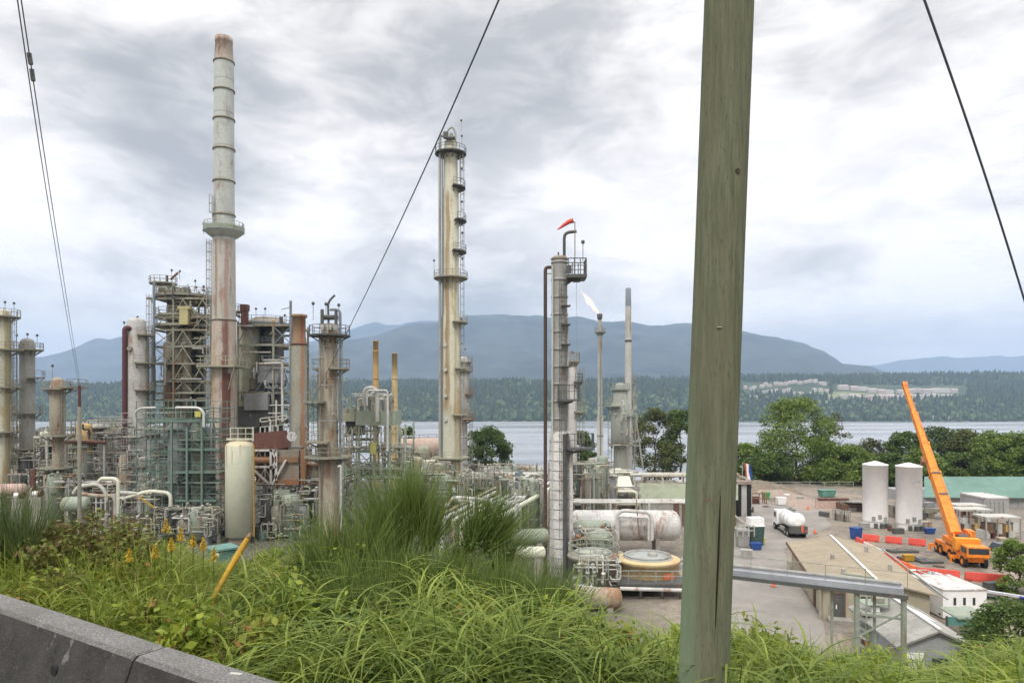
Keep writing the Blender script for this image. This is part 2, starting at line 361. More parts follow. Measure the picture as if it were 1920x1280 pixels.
def soil_mat():
    m, t, b = base_mat('bank_and_yard_ground'); co = t.node('ShaderNodeTexCoord').outputs['Object']
    sp = t.node('ShaderNodeSeparateXYZ'); t.set(sp.inputs[0], co)
    n = t.noise(co, 0.12, 6, 0.65); n2 = t.noise(co, 1.3, 6, 0.7); n3 = t.noise(t.mapping(co, (1, 0.25, 1), (0, 0, 3)), 0.25, 5, 0.6)
    yard = t.mix(t.ramp(n, 0.35, 0.65), (0.30, 0.255, 0.20), (0.185, 0.165, 0.14))
    yard = t.mix(t.ramp(n2, 0.42, 0.62, 0, 0.6), yard, (0.11, 0.10, 0.09))
    yard = t.mix(t.ramp(n3, 0.55, 0.7, 0, 0.6), yard, (0.27, 0.225, 0.18))
    oily = t.mix(t.ramp(n2, .35, .7), (.055, .052, .046), (.15, .14, .12))     # dark oily ground under the process units, left of the yard road
    yard = t.mix(t.ramp(t.math('ADD', sp.outputs[0], t.math('MULTIPLY', n, 14)), 22, 12), yard, oily)
    bank = t.mix(n2, (0.035, 0.045, 0.018), (0.10, 0.085, 0.045))
    f = t.ramp(sp.outputs[2], G+0.15, G+1.2)
    f2 = t.ramp(sp.outputs[2], G-0.3, G-1.5)
    col = t.mix(t.math('MAXIMUM', f, f2), yard, bank)
    t.set(b.inputs['Base Color'], col); b.inputs['Roughness'].default_value = 0.95; bump(t, b, n2, 0.5, 0.1)
    return m
xs = np.concatenate([-np.geomspace(2500, 14, 40), np.arange(-13.5, 13.6, 0.4), np.geomspace(14, 2500, 40)])
ys = np.concatenate([np.array([-300, -60, -20, -5, 0, 2]), np.arange(3, 50, 0.5), np.arange(50, 165, 5), np.array([160, 165, 166, 170, 180, 200, 240, 300, 380, 480, 620])])
ys = np.unique(ys)
gr = grid('ground', xs, ys, gz, soil_mat()); tag(gr, 'steep grassy bank falling to the flat grey gravel refinery yard', 'ground', kind='structure')

def water_mat():
    m, t, b = base_mat('inlet_water'); co = t.node('ShaderNodeTexCoord').outputs['Object']
    n = t.noise(t.mapping(co, (0.10, 0.35, 1)), 1.0, 4, 0.6); n2 = t.noise(t.mapping(co, (0.0015, 0.006, 1)), 1.0, 4, 0.6)
    t.set(b.inputs['Base Color'], (0.34, 0.36, 0.39)); b.inputs['IOR'].default_value = 1.45
    t.set(b.inputs['Roughness'], t.ramp(n2, 0.35, 0.65, 0.10, 0.30)); bump(t, b, n, 0.22, 0.5)
    return m
wt = MB().add([(-14000, 250, WZ), (14000, 250, WZ), (14000, 12000, WZ), (-14000, 12000, WZ)], [(0, 1, 2, 3)]).build('water', water_mat())
tag(wt, 'calm pale grey inlet water between the yard and the far wooded shore', 'water', kind='structure')

rd = MB(); rd.add([(-60, -12, 0.02), (60, -12, 0.02), (60, 1.0, 0.02), (-60, 1.0, 0.02)], [(0, 1, 2, 3)])
def asphalt():
    m, t, b = base_mat('asphalt'); co = t.node('ShaderNodeTexCoord').outputs['Object']
    n = t.noise(co, 60, 3, 0.7); t.set(b.inputs['Base Color'], t.mix(n, (0.035, 0.035, 0.037), (0.075, 0.075, 0.075))); b.inputs['Roughness'].default_value = 0.95
    bump(t, b, n, 0.3, 0.01); return m
tag(rd.build('road', asphalt()), 'dark asphalt road on the hill behind the concrete barrier', 'road', kind='structure')

def apron_mat():
    m, t, b = base_mat('yard_concrete'); co = t.node('ShaderNodeTexCoord').outputs['Object']
    n = t.noise(co, 0.25, 6, 0.65, 0.4); n2 = t.noise(t.mapping(co, (1, 0.2, 1)), 0.9, 5, 0.6)
    c = t.mix(t.ramp(n, 0.3, 0.7), (0.20, 0.19, 0.175), (0.29, 0.27, 0.245)); c = t.mix(t.ramp(n2, 0.5, 0.75, 0, 0.35), c, (0.20, 0.19, 0.18))
    t.set(b.inputs['Base Color'], c); b.inputs['Roughness'].default_value = 0.9; return m
ap = MB(); zz = G+0.03
def gp(u, v, dz=0.0):
    Y = (CZ-G-dz)*F/(v-H0); return Vector((X(u, Y), Y, G+dz))
ap.add([(p.x, p.y, zz) for p in (gp(1230, 1330), gp(1560, 1330), gp(1545, 1170), gp(1478, 1062), gp(1470, 1030), gp(1560, 985), gp(1530, 950), gp(1480, 930), gp(1405, 925), gp(1370, 1000))], [tuple(range(10))])
tag(ap.build('yard_road', apron_mat()), 'pale worn concrete yard road beside the tan roofed building', 'road', kind='structure')

# far wooded shore --------------------------------------------------
SH = 1684.0
def far_z(x, y):
    up = (y-SH)*0.145 + (fbm(x/420, y/420, 4, 11)-0.47)*70*sstep(SH, SH+400, y)
    cap = 118 + 30*sstep(200, 1700, x) + (fbm(x/600, y*0+3, 3, 5)-0.45)*40 - 25*sstep(-300, -1500, x)
    return WZ - 6*sstep(SH+30, SH-40, y) + np.minimum(np.maximum(up, 0)+sstep(SH, SH+25, y)*1.5, cap)
forest_floor = plain('forest_floor', (0.05, 0.075, 0.032), 0.95, 0.3, 0.01)
fx = np.arange(-6600, 6601, 60.0); fy = np.concatenate([np.arange(SH-60, SH+200, 20), np.arange(SH+200, 4200, 60)])
tag(grid('far_shore_hills', fx, fy, far_z, forest_floor), 'low wooded hills rising from the far shore of the inlet', 'hills', kind='structure')

def in_town(x, y):
    u = 960+x/y*F; z = far_z(x, y); v = H0-(z-CZ)/y*F
    a = (u > 1390) & (u < 1556) & (v > 716) & (v < 742)
    b = (u > 1560) & (u < 1815) & (v > 722) & (v < 750)
    return a | b
def conifers(name, n, yr, mat, hr, seed, label, town=True, dec=0.25):
    r = np.random.default_rng(seed); y = SH+8+(yr-SH)*r.random(n)**1.15; x = (r.random(n)-0.5)*2*y*1.1
    z = far_z(x, y); k = ~in_town(x, y)
    k &= ~((r.random(n) < 0.0))
    x, y, z = x[k], y[k], z[k]; n = len(x)
    clump = fbm(x/160, y/160, 3, 9)
    isd = (r.random(n) < dec*1.2*sstep(500, 60, y-SH)+0.12*(clump > 0.5))
    h = (hr[0]+(hr[1]-hr[0])*r.random(n)**1.5)*np.where(isd, 0.75, 1.0)*(0.75+0.6*clump); w = np.where(isd, h*0.42, h*0.2+1.0)
    prof_c = [(0.0, 0.9), (0.12, 1.0), (0.45, 0.72), (0.75, 0.36), (1.0, 0.02)]; prof_d = [(0.1, 0.5), (0.3, 0.95), (0.6, 1.0), (0.85, 0.65), (1.0, 0.12)]
    N = 7; V = np.zeros((n, 5*N, 3)); a0 = r.random(n)*6.28
    for i in range(5):
        hz = np.where(isd, prof_d[i][0], prof_c[i][0]); pr = np.where(isd, prof_d[i][1], prof_c[i][1])
        for j in range(N):
            a = a0+j*2*PI/N; rr = w*pr*(0.65+0.7*r.random(n))
            V[:, i*N+j, 0] = x+rr*np.cos(a); V[:, i*N+j, 1] = y+rr*np.sin(a); V[:, i*N+j, 2] = z-1+h*hz+(r.random(n)-0.5)*h*0.07
    f = np.array([(i*N+j, i*N+(j+1) % N, (i+1)*N+(j+1) % N, (i+1)*N+j) for i in range(4) for j in range(N)])
    Fc = (f[None]+(np.arange(n)*5*N)[:, None, None]).reshape(-1, 4)
    var = np.repeat(np.clip(np.where(isd, 0.6+0.4*r.random(n), 0.5*r.random(n)), 0, 1), 5*N)
    o = npmesh(name, V.reshape(-1, 3), Fc, mat, var=var); return tag(o, label, 'forest', kind='stuff')
farleaf = leafmat('far_forest', (0.014, 0.032, 0.014), (0.10, 0.15, 0.045), trans=0.0)
conifers('forest', 38000, 3300, farleaf, (13, 27), 3, 'dark conifer forest covering the hills across the inlet')
# houses across the inlet
hr_ = random.Random(5)
def far_house(u, Y, L, D, Hh, rz, label, wall, roof, group):
    x = X(u, Y); z = float(far_z(np.array(x), np.array(Y)))
    T = thing('house', label, 'house', (x, Y, z), group)
    c, s_ = math.cos(rz), math.sin(rz)
    part('wall', T, wall, lambda m: m.boxr((x, Y, z+Hh/2-2), (L, D, Hh+4), rz))
    def rf(m):
        q = lambda a, b, h: (x+a*c-b*s_, Y+a*s_+b*c, z+h)
        a, b = L/2+0.6, D/2+0.6
        m.add([q(-a,-b,Hh+.05), q(a,-b,Hh+.05), q(a,b,Hh+.05), q(-a,b,Hh+.05), q(-a*.8,0,Hh+D*.3), q(a*.8,0,Hh+D*.3)], [(0,1,5,4),(2,3,4,5),(1,2,5),(3,0,4),(3,2,1,0)])
    part('roof', T, roof, rf)
    k = max(2, int(L/5))
    for i in range(k):
        a = -L/2+(i+.5)*L/k; part('window', T, 'glass', lambda m: m.boxr((x+a*c+(D/2+.05)*s_, Y+a*s_-(D/2+.05)*c, z+Hh*.45), (2.0, .12, 1.5), rz))
    return T
hw = [plain('house_wall_white', (0.60, 0.58, 0.55), 0.8, 0.05), plain('house_wall_beige', (0.54, 0.48, 0.44), 0.8, 0.05), plain('house_wall_pink', (0.54, 0.44, 0.41), 0.8, 0.05)]
hrf = [plain('house_roof_grey', (0.34, 0.33, 0.33), 0.9, 0.1), plain('house_roof_brown', (0.50, 0.42, 0.38), 0.9, 0.1)]
for i in range(34):
    u = 1398+ (i % 17)*9.3+hr_.uniform(-3, 3); Y = 2060+ (i//17)*210+hr_.uniform(-60, 70)+ (u-1398)*0.4
    far_house(u, Y, hr_.uniform(11, 17), 10, hr_.choice([6, 7, 8]), hr_.uniform(-.3, .3), 'small pale detached house among trees on the far hillside, left of the long terraces', hr_.choice(hw[:2]), hr_.choice(hrf), 'small houses on the far hillside')
for i in range(26):
    u = 1582+(i % 13)*17.2+hr_.uniform(-3, 3); Y = 2010+(i//13)*170+hr_.uniform(-25, 25)+(u-1582)*0.3
    far_house(u, Y, hr_.uniform(22, 36), 12, 11, hr_.uniform(-.12, .12), 'long beige terraced house on the far hillside clearing behind the crane tip', hr_.choice(hw), hrf[1 if i % 3 else 0], 'terraced houses on the far hillside')
for i, (u, w_) in enumerate([(1408, 9), (1416, 12), (1424, 10), (1431, 8), (1752, 11), (1764, 14), (1778, 12), (1790, 15), (1806, 12), (1822, 13)]):
    far_house(u, SH+26+i % 3*9, w_, 8, 5, .1*(i % 3-1), 'pale waterside house on the far shoreline beside the big yard tree' if i < 4 else 'pale waterside house on the far shoreline right of the crane boom', hw[i % 2], hrf[i % 2], 'waterside houses by the big yard tree' if i < 4 else 'waterside houses right of the crane boom')
# meadow below the terraces is the bare hillside: pale grass sheet
def meadow_z(x, y): return far_z(x, y)+0.6
mg = grid('meadow', np.arange(X(1500, 2050), X(1800, 2050), 25.0), np.arange(1960, 2150, 25.0), meadow_z, plain('meadow_grass', (0.17, 0.19, 0.09), 0.95, 0.25, 0.02))
tag(mg, 'pale green meadow strip below the terraces across the inlet', 'meadow', kind='structure')

# mountains ------------------------------------------------------------
def mountain(name, label, prof, Yr, depth, seed, col, foot=WZ-30):
    pu = np.array([p[0] for p in prof], float); pv = np.array([p[1] for p in prof], float)
    px = (pu-960)/F*Yr; pz = CZ+(H0-pv)/F*Yr
    xs_ = np.linspace(px[0], px[-1], 170); ys_ = np.linspace(Yr-depth, Yr+depth, 64)
    def zf(x, y):
        top = np.interp(x, px, pz); t = np.clip(1-np.abs(y-Yr)/depth, 0, 1)
        ridg = 1-np.abs(fbm(x/900+y/2600, y/1100, 5, seed)*2-0.95)
        h = foot+(top-foot)*(t**0.85)*(1-0.55*(1-t)*np.clip(ridg, 0, 1)**2*0.9)
        return h+(fbm(x/420, y/420, 5, seed+7)-0.47)*170*np.clip(t*3, 0, 1)
    return tag(grid(name, xs_, ys_, zf, col), label, 'mountain', kind='structure')
mtn = plain('mountain_forest', (0.035, 0.048, 0.042), 0.95, 0.5, 0.004)
mountain('mountain', 'broad rounded blue mountain with its summit touching the cloud', [(420, 745), (560, 672), (640, 634), (720, 616), (800, 604), (870, 597), (925, 588), (1000, 592), (1100, 598), (1200, 601), (1300, 604), (1380, 612), (1450, 632), (1520, 658), (1590, 690), (1680, 730), (1780, 760)], 6200, 2600, 21, mtn)
mountain('mountain', 'dim blue mountain rising at the far left behind the columns', [(-700, 690), (-300, 660), (-40, 672), (60, 668), (130, 660), (180, 638), (230, 628), (300, 640), (380, 625), (470, 650), (560, 640), (640, 655), (760, 690), (900, 720)], 8200, 2600, 33, mtn)
mountain('mountain', 'faint pale ridge fading into cloud behind the big mountain', [(300, 700), (480, 660), (620, 630), (700, 607), (770, 601), (860, 604), (1000, 620), (1300, 650)], 10200, 2000, 47, mtn)
mountain('mountain', 'faint far ridge low on the right horizon', [(1400, 700), (1520, 690), (1600, 686), (1700, 675), (1800, 666), (1920, 662), (2100, 650), (2500, 660)], 11500, 2000, 55, mtn)

# haze: one closed box of thin air round everything
hz = MB().box(-13500, 13500, -320, 13600, -66, 1150)
hzm = bpy.data.materials.new('haze'); hzm.use_nodes = True; t = NT(hzm.node_tree); t.n.clear()
o_ = t.node('ShaderNodeOutputMaterial'); pv = t.node('ShaderNodeVolumePrincipled')
pv.inputs['Color'].default_value = (0.52, 0.70, 0.98, 1); pv.inputs['Density'].default_value = 1.05e-4; pv.inputs['Anisotropy'].default_value = 0.0
t.l.new(pv.outputs[0], o_.inputs['Volume'])
ho = hz.build('haze', hzm); tag(ho, 'thin pale blue haze over the inlet and mountains', 'haze', kind='stuff')
# ------------------------------------------------------------------ refinery kit
def plat(T, cx, cy, z, r0, r1, a0, a1, mat='frame', rails=True, rmat=None, h=1.15, th=0.22, w=0.07, name='platform'):
    p = part(name, T, mat, lambda m: (m.arc(cx, cy, z, r0, r1, a0, a1, th),
        [m.beam((cx+r0*math.cos(R(a)), cy+r0*math.sin(R(a)), z-1.1), (cx+r1*.93*math.cos(R(a)), cy+r1*.93*math.sin(R(a)), z-th), 0.12) for a in np.arange(a0+8, a1-7, 40)]))
    if rails:
        pts = [(cx+(r1-.06)*math.cos(R(a)), cy+(r1-.06)*math.sin(R(a)), z) for a in np.linspace(a0, a1, max(4, int((a1-a0)/24)))]
        o = MB().rail(pts, h, w, sp=9).build('railing', rmat or mat, None)
        reparent(o, p)
    return p
def reparent(o, p):
    """make a world-space mesh a child of p (p may itself be a child)"""
    b = WL[p.name]; a = WL[o.name]
    if (a-b).length > 1e-9: o.data.transform(Matrix.Translation(a-b))
    o.location = (0, 0, 0); o.parent = p; WL[o.name] = b
def lamp(T, p, h=2.0, mat='galv'):
    p = Vector(p); a = part('lamp_pole', T, mat, lambda m: m.cyl(p, p+Vector((0, 0, h)), 0.05, n=6))
    o = MB().lathe(p.x, p.y, [(0.05, p.z+h-.1), (0.2, p.z+h), (0.2, p.z+h+.25), (0.05, p.z+h+.35)], 8).build('lamp', 'dark', None); reparent(o, a)
def column(name, label, cat, u, Y, vt, w, mat, plats=(), base=G, group=None, top='dome', lad=None, prof=None, bands=0, lamps=(), skirt=None, pmat='frame', rc=None):
    """vertical vessel: w is its width in photo px, prof optional [(v, width px)] from the top down"""
    x = X(u, Y); k = Y/F; r = w*k/2; zt = Z(vt, Y)
    T = thing(name, label, cat, (x, Y, base), group)
    P = [(pw*k/2, Z(pv_, Y)) for pv_, pw in (prof or [])]
    if not P: P = [(r, zt)]
    body = [(P[-1][0], base)]+list(reversed(P))
    rt = P[0][0]; zt = P[0][1]
    if top == 'dome': body += [(rt*math.cos(a), zt+rt*.55*math.sin(a)) for a in (.4, .8, 1.15, 1.45)]
    if top == 'open': body += [(rt*1.08, zt), (rt*1.08, zt+rt*.25), (rt*.85, zt+rt*.25), (rt*.85, zt-rt)]
    def shell(m):
        m.lathe(x, Y, body, 22, cap=(top != 'open'))
        if bands:
            z = base+bands
            while z < zt:
                rr = np.interp(-z, [-b for a, b in P], [a for a, b in P]) if len(P) > 1 else r
                m.lathe(x, Y, [(rr, z-.12), (rr+.09, z-.1), (rr+.09, z+.1), (rr, z+.12)], 22, cap=False); z += bands
    part('shell', T, mat, shell)
    if skirt: part('skirt', T, skirt[1], lambda m: m.lathe(x, Y, [(r*1.12, base+.02), (r*1.12, base+skirt[0]), (r*.9, base+skirt[0]+.05)], 20))
    for q in plats:
        v, a0, a1, ex = q[:4]; z = Z(v, Y); rr = float(np.interp(v, [a for a, b in prof], [b*k/2 for a, b in prof])) if prof else r
        plat(T, x, Y, z, rr*0.9, rr+ex, a0, a1, q[4] if len(q) > 4 else pmat, name='platform')
    if lad:
        for (a, v0, v1) in lad:
            rr = r+.35; c, s_ = math.cos(R(a)), math.sin(R(a))
            part('ladder', T, rc or 'frame', lambda m: m.ladder(x+rr*c, Y+rr*s_, max(base, Z(v1, Y)), Z(v0, Y), 0.55, 0.07, True, (c, s_)))
    for (du, v) in lamps: lamp(T, (X(u+du, Y), Y-.2, Z(v, Y)-2.0))
    return T
def frame(name, label, u0, u1, Y0, Y1, vtop, levels, nx=2, ny=2, w=0.3, mat='frame', base=G, cat='steel structure', rails=True, brace=True, group=None, deck=True, T=None, seed=1, bmat=None, rot=None, drop=()):
    """open steel structure: each column, floor and bracing panel is a part; levels are rows of the photo on the front face"""
    x0, x1 = X(u0, Y0), X(u1, Y0); zt = Z(vtop, Y0); r_ = random.Random(seed)
    T = T or thing(name, label, cat, ((x0+x1)/2, (Y0+Y1)/2, base), group)
    xs_ = [x0+(x1-x0)*i/nx for i in range(nx+1)]; ys_ = [Y0+(Y1-Y0)*j/ny for j in range(ny+1)]
    zs = sorted([Z(v, Y0) for v in levels])
    for i, x in enumerate(xs_):
        for j, y in enumerate(ys_):
            if (i, j) in drop: continue
            part('column', T, mat, lambda m: m.box(x-w/2, x+w/2, y-w/2, y+w/2, base, zt if not (0 < i < nx and 0 < j < ny) else zs[-1]))
    for z in zs:
        wx, wy = x1-x0, Y1-Y0; a_ = r_.uniform(0, .45); dk = [(x0+wx*a_, x0+wx*min(1, a_+r_.uniform(.35, .6)), Y0+.02, Y0+wy*.35), (x0+wx*r_.uniform(0, .5), x1, Y1-wy*.4, Y1-.02)]
        def fl(m):
            for y in ys_: m.beam((x0, y, z-w/2), (x1, y, z-w/2), w*.7, w)
            for x in xs_: m.beam((x, Y0, z-w/2-.003), (x, Y1, z-w/2-.003), w*.7, w)
            if deck:
                for q in dk: m.box(*q, z+.003, z+.09)
        f = part('floor', T, mat, fl)
        if rails:
            q = dk[0]; o = MB().rail([(q[0], Y0, z+.09), (q[1], Y0, z+.09), (q[1], q[3], z+.09)], 1.1, 0.055, 2.0).build('railing', bmat or mat, None); reparent(o, f)
    zz_ = [base]+zs
    if brace:
        for a, b in zip(zz_, zz_[1:]):
            if b-a < 1.5: continue
            for i in range(nx):
                if r_.random() < .75:
                    y = Y0-.02; xa, xb = xs_[i], xs_[i+1]
                    kind = r_.choice('xvd')
                    def br(m):
                        if kind == 'x': m.beam((xa, y, a), (xb, y, b-w), w*.45); m.beam((xb, y-.02, a), (xa, y-.02, b-w), w*.45)
                        elif kind == 'v': c = (xa+xb)/2; m.beam((xa, y, a), (c, y, b-w), w*.45); m.beam((xb, y-.02, a), (c, y-.02, b-w), w*.45)
                        else: m.beam((xa, y, a), (xb, y, b-w), w*.45)
                    part('brace', T, bmat or mat, br)
    return T
def vessel(T, x, y, z0, z1, r, mat, name='vessel'):
    return part(name, T, mat, lambda m: m.lathe(x, y, [(r*.3, z0), (r, z0+r*.4), (r, z1-r*.5), (r*.8, z1-r*.15), (r*.3, z1)], 16))
def pipes(T, n, bx, r_, rads=(0.09, 0.3), mats=('wpipe', 'olive', 'galv', 'grime', 'dark')):
    n = int(n*1.35); rads = (rads[0]*.8, rads[1]*.62)
    """random orthogonal pipe runs with elbows inside a box, each its own part"""
    x0, x1, y0, y1, z0, z1 = bx
    for i in range(n):
        p = [r_.uniform(x0, x1), r_.uniform(y0, y1), r_.uniform(z0, z1)]; pts = [tuple(p)]; ax = r_.choice([0, 1, 2, 2])
        for k in range(r_.choice([2, 3, 3, 4, 5])):
            lo, hi = (x0, x1) if ax == 0 else (y0, y1) if ax == 1 else (z0, z1)
            st = r_.choice([-1, 1])*r_.uniform(.8, r_.choice([2.2, 5.0])); q = min(hi, max(lo, p[ax]+st))
            if abs(q-p[ax]) < .5: q = min(hi, max(lo, p[ax]-st))
            if abs(q-p[ax]) < .3: continue
            p[ax] = q; pts.append(tuple(p)); ax = r_.choice([a for a in (0, 1, 2) if a != ax])
        if len(pts) < 2: continue
        rad = r_.uniform(*rads)
        def mk(m):
            m.pipe(pts, rad, 7); j = r_.randrange(len(pts)-1); a, b = Vector(pts[j]), Vector(pts[j+1]); d = (b-a).normalized(); c = a.lerp(b, r_.uniform(.3, .7))
            m.cyl(c-d*rad*1.3, c+d*rad*1.3, rad*1.75, n=8)
            if r_.random() < .5: m.cyl(c, c+Vector((0, -.2, .35)), rad*.4, n=5); m.cyl(c+Vector((0, -.2, .33)), c+Vector((0, -.22, .37)), .2, n=8)
        part('pipe', T, r_.choice(mats), mk)
def scaffold(label, u0, u1, Y0, Y1, vt, mat, bay=2.4, lift=2.0, w=0.07, base=G, seed=2, board='frame', ragged=0.0, name='scaffold'):
    x0, x1 = X(u0, Y0), X(u1, Y0); zt = Z(vt, Y0); r_ = random.Random(seed)
    T = thing(name, label, 'scaffolding', ((x0+x1)/2, (Y0+Y1)/2, base))
    nx = max(2, round((x1-x0)/bay)); ny = max(1, round((Y1-Y0)/bay)); nz = int((zt-base)/lift)
    for i in range(nx+1):
        for j in range(ny+1):
            x = x0+(x1-x0)*i/nx; y = Y0+(Y1-Y0)*j/ny; top = zt+r_.uniform(0.2, 1.4)-ragged*r_.random()*(zt-base)
            part('post', T, mat, lambda m: m.cyl((x, y, base), (x, y, top), w*.75, n=5, caps=False))
    for k in range(1, nz+1):
        z = base+k*lift
        def led(m):
            for j in range(ny+1):
                y = Y0+(Y1-Y0)*j/ny
                m.beam((x0-.3, y, z), (x1+.3, y, z), w)
                m.beam((x0-.1, y-.05, z+1.0), (x1+.1, y-.05, z+1.0), w*.8)
            for i in range(nx+1): x = x0+(x1-x0)*i/nx; m.beam((x, Y0-.3, z-.06), (x, Y1+.3, z-.06), w)
            for i in range(nx):
                if r_.random() < .45: x = x0+(x1-x0)*i/nx; d = (x1-x0)/nx; a, b = (x, x+d) if r_.random() < .5 else (x+d, x); m.beam((a, Y0-.1, z-lift), (b, Y0-.1, z), w*.8)
        L = part('lift', T, mat, led)
        if k % 2 == 0 or r_.random() < .3:
            i0 = r_.randint(0, nx//2); i1 = r_.randint(i0+1, nx)
            o = MB().box(x0+(x1-x0)*i0/nx, x0+(x1-x0)*i1/nx, Y0+.1, Y0+(Y1-Y0)*.6, z+.04, z+.11).build('board', board, None); reparent(o, L)
    return T
def prack(label, u0, u1, Y0, Y1, v, n=6, mat='frame', levels=1, seed=3, span=6.0, base=G, mats=('wpipe', 'galv', 'olive', 'buff'), rads=(.08, .26)):
    """pipe rack running along x at depth Y0..Y1: bents are parts, so is each pipe"""
    r_ = random.Random(seed); x0, x1 = X(u0, Y0), X(u1, Y0); zt = Z(v, Y0)
    T = thing('pipe_rack', label, 'pipe rack', ((x0+x1)/2, (Y0+Y1)/2, base))
    k = max(1, round((x1-x0)/span))
    for i in range(k+1):
        x = x0+(x1-x0)*i/k
        part('bent', T, mat, lambda m: (m.box(x-.13, x+.13, Y0-.13, Y0+.13, base, zt), m.box(x-.13, x+.13, Y1-.13, Y1+.13, base, zt),
             [m.beam((x, Y0+.13, zt-.15-l*1.9), (x, Y1-.13, zt-.15-l*1.9), .22, .28) for l in range(levels)]))
    for l in range(levels):
        for q in range(n):
            y = Y0+(Y1-Y0)*(q+.5)/n; rad = r_.uniform(*rads); z = zt-l*1.9+rad+.002
            a, b = x0+r_.uniform(-1, (x1-x0)*.15), x1-r_.uniform(-1, (x1-x0)*.15)
            pts = [(a, y, z), (b, y, z)]
            if r_.random() < .5: pts = [(a, y, z-r_.uniform(1.5, 4))]+pts
            if r_.random() < .5: pts = pts+[(b, y, z-r_.uniform(1.5, 4))]
            part('pipe', T, r_.choice(mats), lambda m: m.pipe(pts, rad, 7))
    return T
def exchanger(label, x, y, L, r, z, mat, rz=0.0, name='heat_exchanger', group=None, base=G):
    """horizontal drum with dished ends on two saddles"""
    T = thing(name, label, 'pressure vessel', (x, y, base), group); d = Vector((math.cos(rz), math.sin(rz), 0)); c = Vector((x, y, z))
    part('drum', T, mat, lambda m: m.tube([c-d*(L/2+r*.45), c-d*(L/2+r*.38), c-d*(L/2+r*.2), c-d*L/2, c+d*L/2, c+d*(L/2+r*.2), c+d*(L/2+r*.38), c+d*(L/2+r*.45)], r, 20, [r*.25, r*.6, r*.88, r, r, r*.88, r*.6, r*.25]))
    for s_ in (-.32, .32):
        p = c+d*L*s_; part('saddle', T, 'concrete', lambda m: m.boxr((p.x, p.y, (base+z-r*.75)/2), (.5, r*1.5, max(.1, z-r*.75-base)), rz))
    return T
rr = random.Random(11)

# ---- tall ringed chimney
Yc = 115.0; cx = X(420, Yc); k = Yc/F
T = thing('chimney', 'tallest slender grey chimney with flanged rings, rust stained top and bottom', 'chimney', (cx, Yc, G))
pr = [(72, 29), (82, 30), (120, 35), (422, 38), (445, 40), (600, 42), (690, 44), (860, 46)]
def Pz(a, b): return [(w*k/2, Z(v, Yc)) for v, w in pr if a <= v <= b]
def intr(v): return float(np.interp(v, [a for a, b in pr], [b for a, b in pr]))*k/2
def seg(v0, v1): vs = sorted(set([v0, v1]+[v for v, _ in pr if v0 < v < v1]), reverse=True); return [(intr(v), Z(v, Yc)) for v in vs]
part('rusty_tip', T, 'chimrust', lambda m: m.lathe(cx, Yc, seg(82, 118)+[(intr(82)*1.05, Z(81.5, Yc)), (intr(82)*1.05, Z(72, Yc)), (intr(82)*.8, Z(71.5, Yc)), (intr(82)*.8, Z(80, Yc))], 28))
part('stack', T, 'chimney', lambda m: m.lathe(cx, Yc, seg(118, 452), 28, cap=False))
part('lower_stack', T, metal('chimney_mid', (0.47, 0.455, 0.41), 0.45, rustcol=(0.26, 0.13, 0.10), streak=.05, stains=((-.6, .35, (.22, .12, .06), .8, 10, 90), (1.0, .4, (.33, .2, .17), .7, 10, 60))), lambda m: m.lathe(cx, Yc, seg(452, 600), 28, cap=False))
part('rusty_base', T, 'chimrust', lambda m: m.lathe(cx, Yc, [(46*k/2, G)]+seg(600, 860), 28, cap=False))
for v in (117, 171, 225, 281, 341, 404, 600):
    z = Z(v, Yc); part('flange', T, 'grime', lambda m: m.lathe(cx, Yc, [(intr(v), z-.14), (intr(v)+.16, z-.14), (intr(v)+.16, z+.14), (intr(v), z+.14)], 28, cap=False))
def collar(m):
    r0 = intr(432)
    m.lathe(cx, Yc, [(r0, Z(447, Yc)), (r0+.5, Z(444, Yc)), (r0+1.5, Z(435, Yc)), (r0+1.5, Z(431.5, Yc)), (r0, Z(431, Yc))], 24, cap=False, smooth=False)
c_ = part('collar', T, 'chimney', collar)
o = MB().rail([(cx+(intr(432)+1.4)*math.cos(a), Yc+(intr(432)+1.4)*math.sin(a), Z(431.5, Yc)) for a in np.arange(0, 2*PI, .35)], 1.15, .09, 1.2, close=True).build('railing', 'chimney', None); reparent(o, c_)
p_ = part('skirt_panel', T, 'gpale', lambda m: m.lathe(cx, Yc, [(intr(432)+1.52, Z(434, Yc)), (intr(432)+1.54, Z(427, Yc))], 24, cap=False, smooth=False))
for v in (428, 545, 440): lamp(T, (cx-3.2, Yc-.5, Z(v, Yc)), .5)
part('ladder', T, 'galv', lambda m: m.ladder(cx-intr(500)-.3, Yc-.3, Z(800, Yc), Z(450, Yc), .6, .08, True, (-1, 0)))
part('ladder', T, 'galv', lambda m: m.ladder(cx-intr(300)*.7, Yc-intr(300)*.75-.2, Z(430, Yc), Z(370, Yc), .6, .08, True, (-.6, -.8)))
zp = Z(686, Yc); b = 36*k
pf = part('platform', T, 'olive', lambda m: (m.box(cx-b, cx+b, Yc-b, Yc+b, zp-.3, zp), [m.beam((cx+s*b*.95, Yc-b+.1, zp-.3), (cx+s*1.4, Yc-1.5, zp-4), .2) for s in (-1, 1)]))
o = MB().rail([(cx-b, Yc-b, zp), (cx+b, Yc-b, zp), (cx+b, Yc+b, zp), (cx-b, Yc+b, zp)], 1.5, .1, 1.7, close=True).build('railing', 'olive', None); reparent(o, pf)
part('rusty_streak', T, 'redrust', lambda m: [m.arc(cx, Yc, Z(v0, Yc), intr(v0)-.1, intr(v1)+.05, 285, 322, (v1-v0)*k, 6) for v0, v1 in ((700, 760), (760, 825))])

